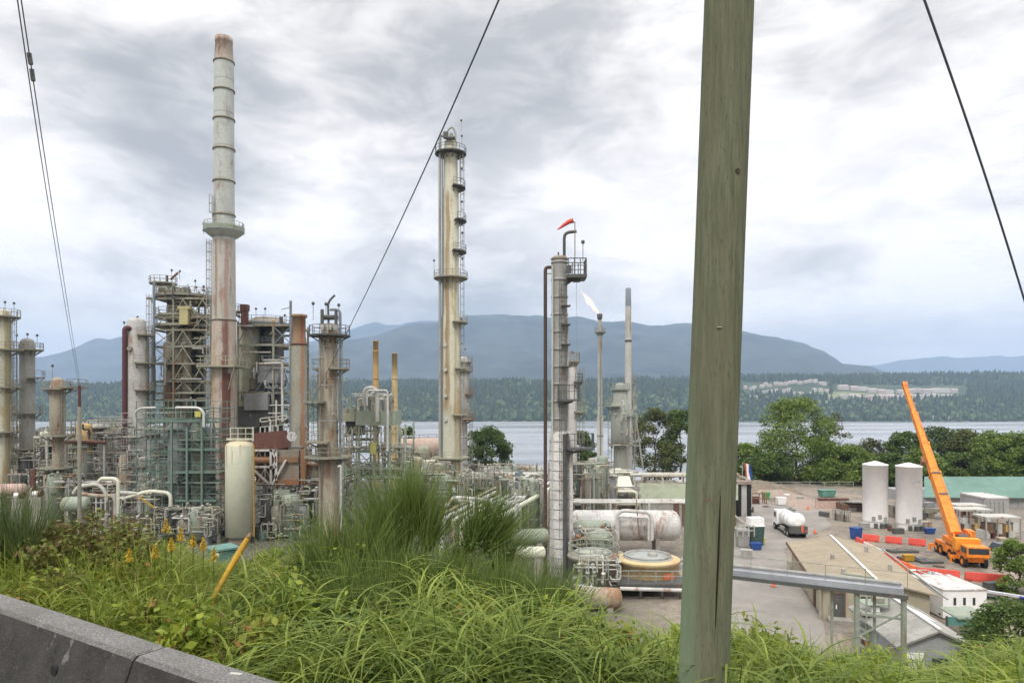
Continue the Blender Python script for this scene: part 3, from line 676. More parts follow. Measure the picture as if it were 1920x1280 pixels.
# ---- columns on the left
column('column', 'pale yellow-stained column cut off by the left edge of the photo', 'column', 6, 118, 585, 22, 'yellowc', [(593, 0, 360, 1.5), (655, -80, 80, 1.8), (725, -80, 80, 1.6), (808, 0, 360, 1.5)], prof=[(585, 19), (600, 26), (720, 26), (722, 24), (800, 22)], lad=[(10, 600, 860)], lamps=[(5, 568), (22, 570)])
column('column', 'grey slender column with a rusty red cap, second from the left edge', 'column', 51, 122, 640, 26, 'galv', [(655, 0, 360, 1.3), (707, -60, 60, 1.5), (773, 0, 360, 1.2), (840, 0, 360, 1.3)], prof=[(640, 22), (654, 25), (830, 25)], lad=[(200, 660, 880)], lamps=[(-18, 630), (2, 628), (20, 630)])
column('column', 'grey column with a pale side pipe, between the capped column and the dark pole', 'column', 108, 108, 712, 22, 'buff', [(728, 0, 360, 1.0), (725, -40, 40, 3.0), (815, 0, 360, 1.6), (875, 0, 360, 1.8)], prof=[(712, 18), (726, 26), (812, 26), (818, 18), (860, 18)], lad=[(-30, 730, 930)], lamps=[(-8, 687)])
T = column('column', 'silver clad column with dark maroon riser pipe left of the open steel structure', 'column', 256, 120, 604, 36, 'silver', [(628, -60, 60, 1.2), (680, -70, 70, 1.2), (730, -70, 70, 1.2)], prof=[(604, 32), (618, 34), (632, 36), (640, 40), (860, 42)], lad=[(0, 610, 780)], lamps=[(3, 596), (-22, 606)])
x = X(234, 118); part('riser_pipe', T, 'maroon', lambda m: m.pipe([(X(245, 118), 119, Z(618, 118)), (x, 118, Z(612, 118)), (x, 118, G)], .42, 10, 1.0))
part('manhole', T, 'grime', lambda m: [m.cyl((X(256, 120), 118.2, Z(v, 120)), (X(256, 120), 117.6, Z(v, 120)), .4) for v in (655,)])
# dark pole carrying the double wire
Yp = 70.0; x = X(149, Yp); T = thing('utility_pole', 'thin pole with dark maroon top and pale lower half where the double wire ends', 'pole', (x, Yp, G))
part('pole', T, 'grime', lambda m: m.cyl((x, Yp, G), (x, Yp, Z(762, Yp)), .20, .18, 10)); part('pole_top', T, 'maroon', lambda m: m.cyl((x, Yp, Z(762, Yp)), (x, Yp, Z(722, Yp)), .15, .13, 10))

# ---- open steel process structure A (left of the chimney)
Y0, Y1 = 124.0, 134.0
T = frame('process_structure', 'tall open steel structure with round decks, left of the tallest chimney', 289, 398, Y0, Y1, 530, [558, 593, 617, 648, 680, 713, 735, 748, 790], 3, 2, .3, 'frame', seed=4, bmat='olive', drop=((3, 0), (3, 1), (3, 2), (2, 0)))
part('column', T, 'bluegrey', lambda m: m.box(X(289, 123.4)-.2, X(289, 123.4)+.2, 123.2, 123.5, G, Z(531, 123.4)))
xv = X(337, 129); vessel(T, xv, 129, G+4, Z(566, 129), 2.3, 'grime'); vessel(T, X(365, 130), 130, G+4, Z(600, 130), 1.6, 'dark'); vessel(T, X(318, 127), 127, G+8, Z(640, 127), 1.1, 'buff'); vessel(T, X(350, 126.5), 126.5, G+12, Z(585, 126.5), .8, 'buff')
for v, r_ in ((556, 5.6), (592, 5.2), (611, 5.6)): plat(T, X(350, 129), 129, Z(v, 129), 2.2, r_, 0, 360, 'frame', w=.08, th=.45)
part('column', T, 'frame', lambda m: [m.box(X(395, 124.5)-.15, X(395, 124.5)+.15, 124.4, 124.7, G, Z(560, 124.5))])
plat(T, X(306, 127), 127, Z(531, 127), .4, 2.4, 0, 360, 'frame'); vessel(T, X(310, 127), 127, Z(556, 127), Z(534, 127), 1.2, 'grime', 'drum'); vessel(T, X(330, 127), 127, Z(556, 127), Z(538, 127), 1.5, 'grime', 'drum'); vessel(T, X(347, 128), 128, Z(556, 128), Z(538, 128), 1.0, 'dark', 'drum')
part('davit', T, 'redrust', lambda m: m.beam(W(320, 524, 126), W(334, 511, 126), .3)); part('vent', T, 'dark', lambda m: m.cyl(W(313, 535, 126), W(313, 516, 126), .25))
part('duct', T, metal('pale_ochre', (.5, .46, .24), .2), lambda m: (m.boxr(W(346, 592, 123.6), (1.5, .8, 3.2)), m.boxr(W(346, 577, 123.6), (2.2, .9, .5))))
pipes(T, 26, (X(291, 124), X(396, 124), 123.2, 132, Z(790, 124), Z(560, 124)), rr, (.1, .32))
pipes(T, 12, (X(291, 124), X(380, 124), 123.2, 132, Z(560, 124), Z(538, 124)), rr, (.06, .2))
for u, v in ((322, 508), (337, 510), (366, 528), (368, 540), (382, 545)): lamp(T, W(u, v+14, 126), 1.4)
part('ladder', T, 'galv', lambda m: m.ladder(X(285, 124), 123.4, Z(800, 124), Z(553, 124), .7, .08, True, (-1, 0)))
part('outrigger', T, 'frame', lambda m: (m.beam(W(275, 560, 124), W(290, 560, 124), .3), m.beam(W(283, 561, 124), W(290, 575, 124), .15)))

# ---- structure B (right of the chimney)
T = frame('process_structure', 'open steel structure with olive vessel and tan domed roof, right of the tallest chimney', 446, 546, 121, 131, 602, [608, 645, 680, 735, 790], 3, 2, .32, 'frame', seed=9, bmat='bluegrey', drop=((1, 0),))
vessel(T, X(467, 124), 124, G+5, Z(606, 124), 1.9, 'olive'); vessel(T, X(512, 125), 125, G+5, Z(612, 125), 1.6, 'dark'); vessel(T, X(498, 128), 128, G+5, Z(610, 128), 1.2, 'bluegrey')
part('domed_roof', T, 'buff', lambda m: m.lathe(X(501, 126), 126, [(3.6, Z(607, 126)), (3.1, Z(601, 126)), (2.2, Z(596, 126)), (1.0, Z(594.5, 126))], 18))
plat(T, X(500, 126), 126, Z(608, 126), 1.0, 4.8, 0, 360, 'bluegrey', th=.5)
part('duct_head', T, 'redrust', lambda m: (m.boxr(W(459, 600, 121), (1.0, 1.0, 3.4)), m.boxr(W(459, 577, 121), (1.3, 1.2, 1.1))))
plat(T, X(450, 122), 122, Z(584, 122), .2, 1.4, 0, 360, 'frame')
part('mast', T, 'bluegrey', lambda m: (m.cyl((X(545, 120.4), 120.4, G), W(545, 564, 120.4), .22), m.beam(W(528, 580, 120.4), W(545, 576, 120.4), .12)))
part('white_beam', T, 'white', lambda m: (m.beam(W(486, 681, 120), W(530, 679, 120), .3), m.beam(W(529, 681, 120), W(530, 790, 120), .35)))
part('panel', T, 'greybox', lambda m: m.boxr(W(482, 753, 120), (4.0, 1.6, 2.9), .1)); part('panel', T, 'greybox', lambda m: m.boxr(W(506, 700, 122), (3.6, 2, 3.4))); part('dark_room', T, 'dark', lambda m: m.boxr(W(482, 780, 121.5), (5.6, 3, 3.6)))
pipes(T, 28, (X(448, 121), X(546, 121), 120.2, 128, Z(800, 121), Z(612, 121)), rr, (.1, .3)); pipes(T, 14, (X(448, 121), X(546, 121), 120.2, 122, Z(800, 121), Z(690, 121)), rr, (.08, .22), ('wpipe', 'white', 'dark', 'galv'))
for u, v in ((480, 581), (497, 581), (534, 593)): lamp(T, W(u, v+18, 122), 1.8)
part('vent', T, 'dark', lambda m: m.cyl(W(527, 606, 122), W(527, 594, 122), .35)); 

# ---- rusty-topped stack
T = column('chimney', 'stout grey stack with a bright rusty orange upper neck beside the open structure', 'chimney', 561, 115, 590, 28, metal('stack_stained', (0.34, 0.33, 0.27), 0.4, rustcol=(0.24, 0.13, 0.07), stains=((.8, .4, (.36, .16, .07), .7, 0, 45),)), prof=[(645, 28), (905, 30)], top='flat')
part('neck', T, metal('orange_neck', (.28, .19, .12), .4, rustcol=(.22, .10, .05), stains=((.7, .3, (.28, .085, .05), .8, 20, 60),)), lambda m: m.lathe(X(561, 115), 115, [(1.27, Z(646, 115)), (1.05, Z(630, 115)), (1.05, Z(596, 115)), (1.32, Z(595, 115)), (1.32, Z(590, 115)), (.9, Z(590, 115)), (.9, Z(600, 115))], 20))
part('flange', T, 'redrust', lambda m: m.lathe(X(561, 115), 115, [(1.27, Z(647, 115)), (1.4, Z(647, 115)), (1.4, Z(644, 115)), (1.27, Z(644, 115))], 20, cap=False))
part('stripe', T, 'orange_rust', lambda m: m.arc(X(561, 115), 115, Z(800, 115), 1.2, 1.38, 295, 345, 8.6, 5))

# ---- column with platforms, centre left
T = column('column', 'column with three wide railed platforms and a curved vent on top, left of the air coolers', 'column', 618, 88, 605, 33, 'buff', [(628, 0, 360, 1.6, 'dark'), (690, -80, 75, 1.5), (690, 110, 200, 1.2), (752, 190, 262, 2.3), (826, 90, 280, 2.0), (854, 0, 360, 2.0)], prof=[(612, 24), (622, 30), (840, 31), (850, 34), (990, 37)], lad=[(330, 632, 860), (205, 700, 850)], lamps=[(-30, 571), (18, 574), (-6, 572)], top='dome')
x = X(638, 87); part('riser_pipe', T, 'bluegrey', lambda m: m.pipe([(X(622, 88), 87.2, Z(582, 88)), (x, 87, Z(582, 88)), (x, 87, G)], .17, 8, .8))
part('vent_pipe', T, 'dark', lambda m: m.pipe([W(616, 606, 88), W(615, 566, 88), W(628, 553, 88)], .14, 8, 1.4)); part('manifold', T, 'dark', lambda m: (m.cyl(W(603, 595, 88), W(633, 595, 88), .34), m.cyl(W(604, 612, 87), W(604, 580, 87), .22), m.cyl(W(630, 612, 87), W(630, 583, 87), .2)))
part('gauge', T, 'silver', lambda m: [m.boxr(W(u, 613, 86.8), (.5, .5, .7)) for u in (604, 618, 630)])
part('riser_pipe', T, 'grime', lambda m: m.cyl(W(600, 630, 86.6), (X(600, 86.6), 86.6, G), .16)); part('riser_pipe', T, 'wpipe', lambda m: m.pipe([W(634, 875, 84), W(639, 872, 84), (X(640, 84), 84, G)], .14, 8))
pipes(T, 8, (X(596, 86.6), X(640, 86.6), 85.8, 86.5, Z(860, 87), Z(640, 87)), rr, (.05, .11), ('grime', 'dark', 'galv'))

# ---- air cooler structure
Y0, Y1 = 96.0, 104.0
T = frame('air_cooler_structure', 'pale green air cooler frame with lattice bracing behind the broom bush', 644, 760, Y0, Y1, 795, [845, 876, 893, 930, 970], 4, 1, .26, 'gpale', seed=21, bmat='olive', cat='air cooler')
for i in range(12):
    u = 650+i*9.2
    part('strut', T, 'olive', lambda m: (m.beam(W(u, 842, Y0), W(u, 800, Y0), .14), m.beam(W(u, 816, Y0-.1), W(u+8, 800, Y0-.1), .1)))
part('header_box', T, 'gpale', lambda m: m.box(X(668, Y0), X(742, Y0), Y0-.5, Y0+5, Z(797, Y0), Z(770, Y0))); part('header_box', T, 'olive', lambda m: m.box(X(640, Y0), X(664, Y0), Y0+.5, Y0+5, Z(790, Y0), Z(765, Y0)))
part('dark_room', T, 'dark', lambda m: m.box(X(641, Y0), X(668, Y0), Y0+2, Y0+6, Z(818, Y0), Z(791, Y0)))
for i in range(5):
    u = 672+i*13; part('nozzle', T, 'wpipe', lambda m: m.pipe([W(u, 770, Y0+.5), W(u, 748-(i % 3)*6, Y0+.5), W(u+8, 748-(i % 3)*6, Y0+.5), W(u+8, 770, Y0+1.5)], .22, 7))
part('pipe', T, 'wpipe', lambda m: m.pipe([W(683, 760, 95), W(683, 727, 95), W(706, 727, 95), W(708, 790, 95)], .28, 8)); part('pipe', T, 'white', lambda m: m.pipe([W(688, 760, 94.5), W(688, 732, 94.5), W(727, 732, 94.5), W(727, 845, 94.5)], .15, 8))
part('walkway', T, 'wpipe', lambda m: m.rail([W(644, 846, 95.4), W(760, 846, 95.4)], 1.2, .1, 1.6))
pipes(T, 26, (X(646, Y0), X(762, Y0), Y0-.6, Y1, Z(905, Y0), Z(800, Y0)), rr, (.07, .22), ('olive', 'galv', 'gpale', 'grime', 'wpipe')); pipes(T, 14, (X(650, Y0), X(735, Y0), Y0, Y0+3, Z(772, Y0), Z(738, Y0)), rr, (.07, .2), ('olive', 'galv', 'gpale', 'grime'))
part('valve_box', T, metal('dull_yellow', (.45, .44, .15), .1), lambda m: m.boxr(W(700, 840, 95), (.8, .5, 1.6)))
T = thing('stair', 'steep steel stair zigzagging up the air cooler frame', 'stair', (X(655, 94), 94, G))
for (a, b) in (((648, 862), (680, 905)), ((680, 905), (648, 948)), ((648, 948), (680, 990))):
    part('flight', T, 'olive', lambda m: (m.beam(W(a[0], a[1], 94), W(b[0], b[1], 94), .12, .35), m.beam(W(a[0], a[1], 93), W(b[0], b[1], 93), .12, .35), [m.box(X(a[0]+(b[0]-a[0])*t_/9, 94)-.2, X(a[0]+(b[0]-a[0])*t_/9, 94)+.2, 93.07, 93.93, Z(a[1]+(b[1]-a[1])*t_/9, 94), Z(a[1]+(b[1]-a[1])*t_/9, 94)+.06) for t_ in range(1, 9)]))
# thin ochre stacks
column('chimney', 'thin ochre stack with dark rusty edge, left of the ochre pair behind the air coolers', 'chimney', 704.5, 150, 640, 11, 'ochre', prof=[(640, 10), (690, 11), (850, 12)], top='open', bands=6)
column('chimney', 'thin paler ochre stack, right of the ochre pair behind the air coolers', 'chimney', 740, 150, 663, 11, metal('ochre_pale', (.58, .45, .24), .25), prof=[(663, 10), (710, 11), (860, 13)], top='open', bands=6)

# ---- tall stained column
T = column('column', 'very tall pale column with brown rust streak and many side platforms, standing at centre', 'column', 845, 130, 268, 30, 'yellowc',
  [(288, 0, 360, 1.7, 'dark'), (352, -75, 60, 1.5, 'dark'), (414, -60, 50, 1.5, 'dark'), (472, -75, 60, 1.5, 'dark'), (521, 0, 360, 1.7), (604, -75, 60, 1.6, 'olive'), (690, -60, 50, 1.4, 'olive'), (776, -75, 60, 1.5, 'olive'), (856, 0, 360, 1.7, 'olive')],
  prof=[(268, 24), (292, 26), (353, 27), (355, 30), (590, 31), (594, 35), (900, 37)], lad=[(0, 292, 860)], lamps=[(20, 228), (21, 257), (21, 318), (21, 380), (22, 438), (22, 487), (-31, 490), (20, 600)], rc='galv')
x = X(825, 129); part('riser_pipe', T, 'galv', lambda m: m.pipe([(X(838, 130), 129, Z(262, 130)), (x, 129, Z(256, 130)), (x, 129, G)], .28, 9, .8))
part('riser_pipe', T, 'bluegrey', lambda m: m.cyl((X(829, 128), 128.8, Z(292, 129)), (X(829, 128), 128.8, G), .12))
part('overhead_pipe', T, 'galv', lambda m: m.pipe([W(838, 262, 129), W(838, 246, 129), W(848, 237, 129), W(854, 248, 129), W(854, 262, 129)], .17, 8)); part('valve', T, 'dark', lambda m: (m.boxr(W(836, 254, 128.5), (.9, .9, 1.1)), m.cyl(W(838, 259, 128.3), W(853, 259, 128.3), .35)))
part('drum_head', T, 'olive', lambda m: m.lathe(X(846, 130), 130, [(1.0, Z(278, 130)), (1.15, Z(276, 130)), (1.15, Z(266, 130)), (.6, Z(260, 130)), (.3, Z(250, 130))], 14))
part('ladder', T, 'galv', lambda m: m.ladder(X(862, 129), 129.2, Z(340, 130), Z(290, 130), .6, .07, True, (1, 0)))
part('manhole', T, 'wpipe', lambda m: [m.cyl((X(833, 127), 128.7, Z(v, 130)), (X(833, 127), 128.2, Z(v, 130)), .38) for v in (648,)]); 
for v in (694, 742, 786): part('manhole', T, 'wpipe', lambda m: m.cyl((X(834, 127), 128.4, Z(v, 130)), (X(834, 127), 127.9, Z(v, 130)), .34))
T = column('column', 'shorter grey column with pinkish cap and orange-edged platform, just right of the very tall one', 'column', 869, 158, 672, 20, 'silver', [(678, 0, 360, .9, 'grime'), (694, 0, 360, .9, 'grime'), (738, -70, 60, 1.2, 'orange_rust'), (785, -90, 80, 1.8, 'orange_rust')], prof=[(672, 15), (680, 20), (780, 20), (785, 15), (900, 15)], lad=[(-20, 680, 900)], lamps=[(-4, 645), (3, 655)])
pipes(T, 6, (X(862, 156), X(882, 156), 154, 156, Z(890, 156), Z(690, 156)), rr, (.08, .22), ('grime', 'galv', 'buff'))

# ---- nearer caged column with the windsock
Yk = 75.0; T = column('column', 'nearer grey column with white clad lower half, dark ladder rungs and a hooked vent on top', 'column', 1049, Yk, 487, 30, 'galv', prof=[(487, 29), (806, 31)], top='flat', bands=1.9)
x = X(1049, Yk)
part('cap', T, 'grime', lambda m: m.lathe(x, Yk, [(.95, Z(487, Yk)), (.98, Z(485, Yk)), (.7, Z(481, Yk)), (.2, Z(480, Yk))], 18))
part('lower_shell', T, 'white', lambda m: m.lathe(X(1052, Yk), Yk, [(1.27, G), (1.27, Z(815, Yk)), (1.05, Z(808, Yk))], 22))
for dz_ in range(14):
    z = G+1+dz_*1.05; part('band', T, 'galv', lambda m: m.lathe(X(1052, Yk), Yk, [(1.275, z-.04), (1.31, z-.04), (1.31, z+.04), (1.275, z+.04)], 22, cap=False))
part('riser_pipe', T, 'wpipe', lambda m: m.cyl((X(1035, Yk), Yk-.8, Z(500, Yk)), (X(1035, Yk), Yk-.8, G), .12)); part('riser_pipe', T, 'dark', lambda m: m.cyl((X(1058, Yk), Yk-1.45, Z(812, Yk)), (X(1058, Yk), Yk-1.45, G), .26)); part('riser_pipe', T, 'white', lambda m: m.cyl((X(1069, Yk), Yk-1.2, Z(815, Yk)), (X(1069, Yk), Yk-1.2, G), .22)); part('riser_pipe', T, 'wpipe', lambda m: m.cyl((X(1064, Yk), Yk-.6, Z(600, Yk)), (X(1064, Yk), Yk-.6, Z(812, Yk)), .09))
part('overflow_pipe', T, 'brownpipe', lambda m: m.pipe([W(1036, 501, Yk), W(1022.5, 501, Yk), (X(1022.5, Yk), Yk, G)], .20, 10, .7))
part('overflow_bracket', T, 'grime', lambda m: [m.beam(W(1023, v, Yk), W(1036, v, Yk), .1) for v in (513,)])
part('ladder', T, 'dark', lambda m: m.ladder(X(1053, Yk), Yk-1.15, G+4, Z(530, Yk), .62, .05, True, (.3, -.95)))
part('hooked_vent', T, 'dark', lambda m: m.pipe([W(1058, 484, Yk), W(1058, 436, Yk), W(1081, 434, Yk)], .17, 10, 1.1)); part('vent_stub', T, 'dark', lambda m: m.cyl(W(1047, 482, Yk), W(1047, 473, Yk), .09))
def pfk(m): m.box(X(1062, 74), X(1098, 74), 72.6, 75.2, Z(524, 74), Z(518, 74)); m.beam(W(1060, 533, 74), W(1075, 522, 74), .35); m.boxr(W(1081, 524, 73.8), (.8, .8, .5))
p_ = part('platform', T, 'dark', pfk); o = MB().rail([(X(1064, 74), 72.7, Z(518, 74)), (X(1097, 74), 72.7, Z(518, 74)), (X(1097, 74), 75.1, Z(518, 74)), (X(1064, 74), 75.1, Z(518, 74))], 1.7, .09, .7).build('railing', 'dark', None); reparent(o, p_)
part('control_box', T, 'dark', lambda m: m.boxr(W(1067, 505, 74), (.5, .5, .8))); part('mast', T, 'grime', lambda m: m.cyl(W(1078, 520, 73.6), W(1078, 416, 73.6), .055)); lamp(T, W(1093, 490, 74.8), 2.0)
for v, ua, ub in ((752, 1044, 1086), (842, 1062, 1112)):
    def pk(m): m.box(X(ua, 74), X(ub, 74), 72.4, 74.4, Z(v, 74), Z(v-4, 74)); m.beam(W(ua+2, v+8, 73.2), W(ub-12, v, 73.2), .25)
    p_ = part('platform', T, 'dark', pk); o = MB().rail([(X(ua, 74)+.1, 74.3, Z(v-4, 74)), (X(ua, 74)+.1, 72.5, Z(v-4, 74)), (X(ub, 74)-.1, 72.5, Z(v-4, 74)), (X(ub, 74)-.1, 74.3, Z(v-4, 74))], 1.5, .08, .6).build('railing', 'dark', None); reparent(o, p_)
for v in (575, 610, 647, 688): part('step_platform', T, 'dark', lambda m: m.box(X(1052, 74), X(1069, 74), 73.2, 74.4, Z(v, 74), Z(v-1.6, 74)))
part('cable', T, 'grime', lambda m: m.cyl(W(1081, 527, 73.8), W(1082, 752, 73.8), .02, n=4))
m_ = MB(); sp = [W(1073, 414, 73.4), W(1066, 416, 73.3), W(1056, 423, 73.2), W(1045, 431, 73.2)]
ws = thing('windsock', 'red windsock blown out above the hooked vent', 'windsock', tuple(W(1075, 420, 73.6)))
part('sock', ws, 'red', lambda m: m.tube(sp, .2, 10, [.26, .25, .17, .05], caps=False)); part('hoop', ws, 'dark', lambda m: (m.tube([sp[0]+Vector((.02, 0, 0)), sp[0]+Vector((.08, 0, .02))], .28, 10), m.beam(sp[0], W(1078, 417, 73.6), .04)))
column('column', 'small white-topped column with platforms, partly hidden behind the hooked vent column', 'column', 1074, 100, 690, 15, 'silver', [(676, 0, 360, .7, 'grime'), (715, -80, 80, .9, 'dark'), (770, -80, 80, 1.2)], prof=[(678, 9), (686, 11), (690, 15), (900, 17)], lad=[(-10, 690, 860)], lamps=[(-1, 662)])

# ---- flare and slim stack
T = column('flare_stack', 'burning flare stack with dark tip behind the hooked vent column', 'flare', 1125, 200, 600, 10, 'galv', [(622, 0, 360, .9)], prof=[(600, 7), (612, 9), (780, 9), (782, 12), (880, 13)], top='flat', bands=9)
part('tip', T, 'dark', lambda m: m.lathe(X(1124.5, 200), 200, [(.45, Z(600, 200)), (.75, Z(597, 200)), (.85, Z(589, 200)), (.6, Z(588, 200))], 12)); part('riser_pipe', T, 'grime', lambda m: m.cyl((X(1126, 199), 199, Z(640, 200)), (X(1126, 199), 199, G), .2))
fm = bpy.data.materials.new('flame'); fm.use_nodes = True; t = NT(fm.node_tree); t.n.clear(); e = t.node('ShaderNodeEmission'); e.inputs[0].default_value = (1.0, .80, .66, 1); e.inputs[1].default_value = 1.25
co = t.node('ShaderNodeTexCoord').outputs['Object']; t.set(e.inputs[0], t.mix(t.ramp(t.noise(co, .5, 4, .6), .4, .6), (1.0, .74, .60), (1.0, .96, .92))); tr = t.node('ShaderNodeBsdfTransparent'); mx = t.node('ShaderNodeMixShader')
lw = t.node('ShaderNodeLayerWeight'); lw.inputs[0].default_value = .3; mx.inputs[0].default_value = .5
t.set(mx.inputs[0], t.math('MULTIPLY', lw.outputs['Facing'], t.math('ADD', t.noise(co, 1.2, 4, .7), .25), clamp=True)); t.l.new(e.outputs[0], mx.inputs[1]); t.l.new(tr.outputs[0], mx.inputs[2]); t.l.new(mx.outputs[0], t.node('ShaderNodeOutputMaterial').inputs[0])
fp = [(1123, 589, .2), (1119, 583, .35), (1114, 578, .55), (1111, 572, .42), (1106, 566, .8), (1102, 561, .6), (1098, 556, .3), (1093, 550, .15), (1089, 544, .04)]
fl = MB(); frr = random.Random(3); q = [W(u, v, 200) for u, v, _ in fp]; n = 12; vs = []
for p, (_, _, r_) in zip(q, fp): vs += [p+Vector((math.cos(a)*.75, math.sin(a), math.sin(a)*.2+math.cos(a)*.75))*r_*frr.uniform(.7, 1.35) for a in [2*PI*k_/n for k_ in range(n)]]
fl.add(vs, [(i*n+k_, i*n+(k_+1) % n, (i+1)*n+(k_+1) % n, (i+1)*n+k_) for i in range(len(fp)-1) for k_ in range(n)], True)
fo = fl.build('flame', fm, None, tuple(W(1123, 589, 200))); tag(fo, 'pale orange flame leaning left from the flare tip', 'flame')
T = column('chimney', 'slim pale stack with one dark band and grey tip, right of the flare', 'chimney', 1178, 150, 543, 11.5, metal('slim_stack', (.50, .49, .46), .25), prof=[(574, 11), (860, 14)], top='flat', lad=[(0, 700, 880)])
part('tip', T, 'bluegrey', lambda m: m.lathe(X(1178, 150), 150, [(.65, Z(575, 150)), (.6, Z(541, 150)), (.45, Z(540, 150))], 14)); part('band', T, 'dark', lambda m: m.lathe(X(1178, 150), 150, [(.64, Z(641, 150)), (.76, Z(641, 150)), (.76, Z(637, 150)), (.64, Z(637, 150))], 14, cap=False))
part('stay', T, 'galv', lambda m: (m.beam(W(1186, 740, 150), W(1206, 880, 150), .35), m.beam(W(1192, 745, 150), W(1190, 880, 150), .3)))
T = column('column', 'stepped grey-green column with a domed shoulder in front of the slim stack', 'column', 1163, 140, 722, 27, metal('greygreen', (.34, .36, .32), .2), [(729, 0, 360, .7, 'gpale'), (760, 150, 260, 1.3, 'gpale'), (779, -60, 30, 1.3, 'gpale'), (832, 0, 360, 1.0)], prof=[(722, 18), (735, 27), (752, 28), (758, 35), (828, 35), (834, 24), (900, 26)], lad=[(180, 740, 880)], lamps=[(-18, 722), (26, 722), (28, 716)])
pipes(T, 8, (X(1148, 138), X(1195, 138), 136, 138, Z(885, 138), Z(735, 138)), rr, (.07, .2), ('gpale', 'wpipe', 'galv'))
# ------------------------------------------------------------------ left: vessels, heater, scaffolds, racks
Yv = 92.0; x = X(449.5, Yv); k = Yv/F
T = thing('storage_vessel', 'big cream upright vessel with rust runs from its top, standing on a skirt', 'vessel', (x, Yv, G))
zb = Z(1004, Yv); zt = Z(826, Yv); r = 25.5*k
def cream_shell():
    m, t, b = base_mat('cream_vessel_paint'); co = t.node('ShaderNodeTexCoord').outputs['Object']
    sp = t.node('ShaderNodeSeparateXYZ'); t.set(sp.inputs[0], co)
    n = t.noise(co, .9, 5, .6); s = t.noise(t.mapping(co, (2.2, 2.2, .10)), 1.1, 4, .6)
    col = t.mix(t.ramp(n, .35, .7), (.62, .64, .50), (.56, .60, .49))
    top = t.ramp(sp.outputs[2], 6.5, 13.5)
    f = t.math('MULTIPLY', t.ramp(s, .56, .66), top)
    col = t.mix(f, col, (.40, .20, .08)); col = t.mix(t.math('MULTIPLY', t.ramp(n, .5, .8), .35), col, (.50, .47, .28))
    col = t.mix(t.math('MULTIPLY', t.ramp(sp.outputs[2], 12.6, 13.6), .6), col, (.45, .33, .16))
    t.set(b.inputs['Base Color'], col); b.inputs['Roughness'].default_value = .5; return m
part('shell', T, cream_shell(), lambda m: m.lathe(x, Yv, [(r*.5, zb-.15), (r, zb+.05), (r, zt-.75), (r*.93, zt-.4), (r*.72, zt-.15), (r*.35, zt-.03), (.05, zt)], 30))
part('skirt', T, 'grime', lambda m: m.lathe(x, Yv, [(r*.78, G), (r*.78, zb-.05)], 24))
part('top_railing', T, 'cream', lambda m: (m.rail([W(432, 826, Yv), W(432, 826, Yv-1), W(475, 826, Yv-1), W(475, 826, Yv)], 1.7, .09, 1.0), m.beam(W(425, 823, Yv), W(475, 823, Yv), .25)))
part('side_pipe', T, 'yellowp', lambda m: m.pipe([W(474, 832, 91), W(476, 836, 91), (X(476.5, 91), 91, G+1)], .09, 8))

Yh = 97.0
T = frame('heater_frame', 'white and grey steel frame carrying rust-red furnace boxes, right of the cream vessel', 474, 566, Yh, Yh+8, 800, [843, 874, 922, 960, 985], 4, 1, .2, 'galv', seed=31, bmat='wpipe', deck=False, rails=False)
part('furnace_box', T, 'redrust', lambda m: m.box(X(476, Yh), X(520, Yh), Yh+.8, Yh+6, Z(912, Yh), Z(846, Yh)))
part('furnace_box', T, metal('brown_grey_box', (.27, .235, .19), .4), lambda m: m.box(X(521, Yh), X(562, Yh), Yh-.4, Yh+6, Z(908, Yh), Z(842, Yh)))
part('orange_trim', T, 'orange_rust', lambda m: (m.box(X(520, Yh), X(562, Yh), Yh-.7, Yh-.42, Z(866, Yh), Z(856, Yh)), m.box(X(520, Yh), X(563, Yh), Yh-.7, Yh-.42, Z(908, Yh), Z(898, Yh)), m.box(X(566, Yh), X(575, Yh), Yh-.6, Yh, Z(905, Yh), Z(800, Yh))))
part('duct', T, 'redrust', lambda m: m.add([W(476, 812, Yh-.5), W(538, 806, Yh-.5), W(546, 838, Yh-.5), W(476, 846, Yh-.5), W(476, 812, Yh+5), W(538, 806, Yh+5), W(546, 838, Yh+5), W(476, 846, Yh+5)], [(3,2,1,0), (4,5,6,7), (0,1,5,4), (1,2,6,5), (2,3,7,6), (3,0,4,7)]))
part('orange_duct', T, 'orange_rust', lambda m: (m.cyl(W(476, 862, Yh-.2), W(520, 862, Yh-.2), .5), m.box(X(518, Yh), X(522, Yh), Yh-.8, Yh-.45, Z(920, Yh), Z(842, Yh))))
def wf(m):
    for a, b in (((474, 844), (519, 844)), ((474, 875), (519, 875)), ((508, 842), (508, 912)), ((518, 842), (518, 900)), ((508, 842), (518, 860)), ((508, 880), (518, 862)), ((476, 880), (508, 910)), ((508, 912), (536, 862))): m.beam(W(*a, Yh-.9), W(*b, Yh-.9), .28)
part('white_frame', T, 'white', wf)
part('round_end', T, 'white', lambda m: m.cyl(W(547, 818, 92), W(547, 818, 93), .65, n=14)); part('bracket', T, 'dark', lambda m: (m.box(X(543, 92), X(568, 92), 91.5, 93, Z(841, 92), Z(838, 92)), m.beam(W(545, 838, 92), W(546, 812, 92), .1)))
def ro(m):
    m.rail([W(488, 812, Yh-.3), W(538, 806, Yh-.3)], 1.6, .12, 1.1); m.rail([W(488, 800, Yh-.3), W(538, 794, Yh-.3)], 1.2, .12, 1.1); m.beam(W(518, 800, Yh-.3), W(518, 750, Yh-.3), .18); m.beam(W(507, 830, Yh-.3), W(507, 786, Yh-.3), .2); m.beam(W(503, 774, Yh-.3), W(528, 774, Yh-.3), .14)
part('roof_railing', T, 'wpipe', ro)
part('panel', T, 'gpale', lambda m: m.box(X(512, 95), X(542, 95), 95.2, 95.6, Z(965, 95), Z(918, 95)))
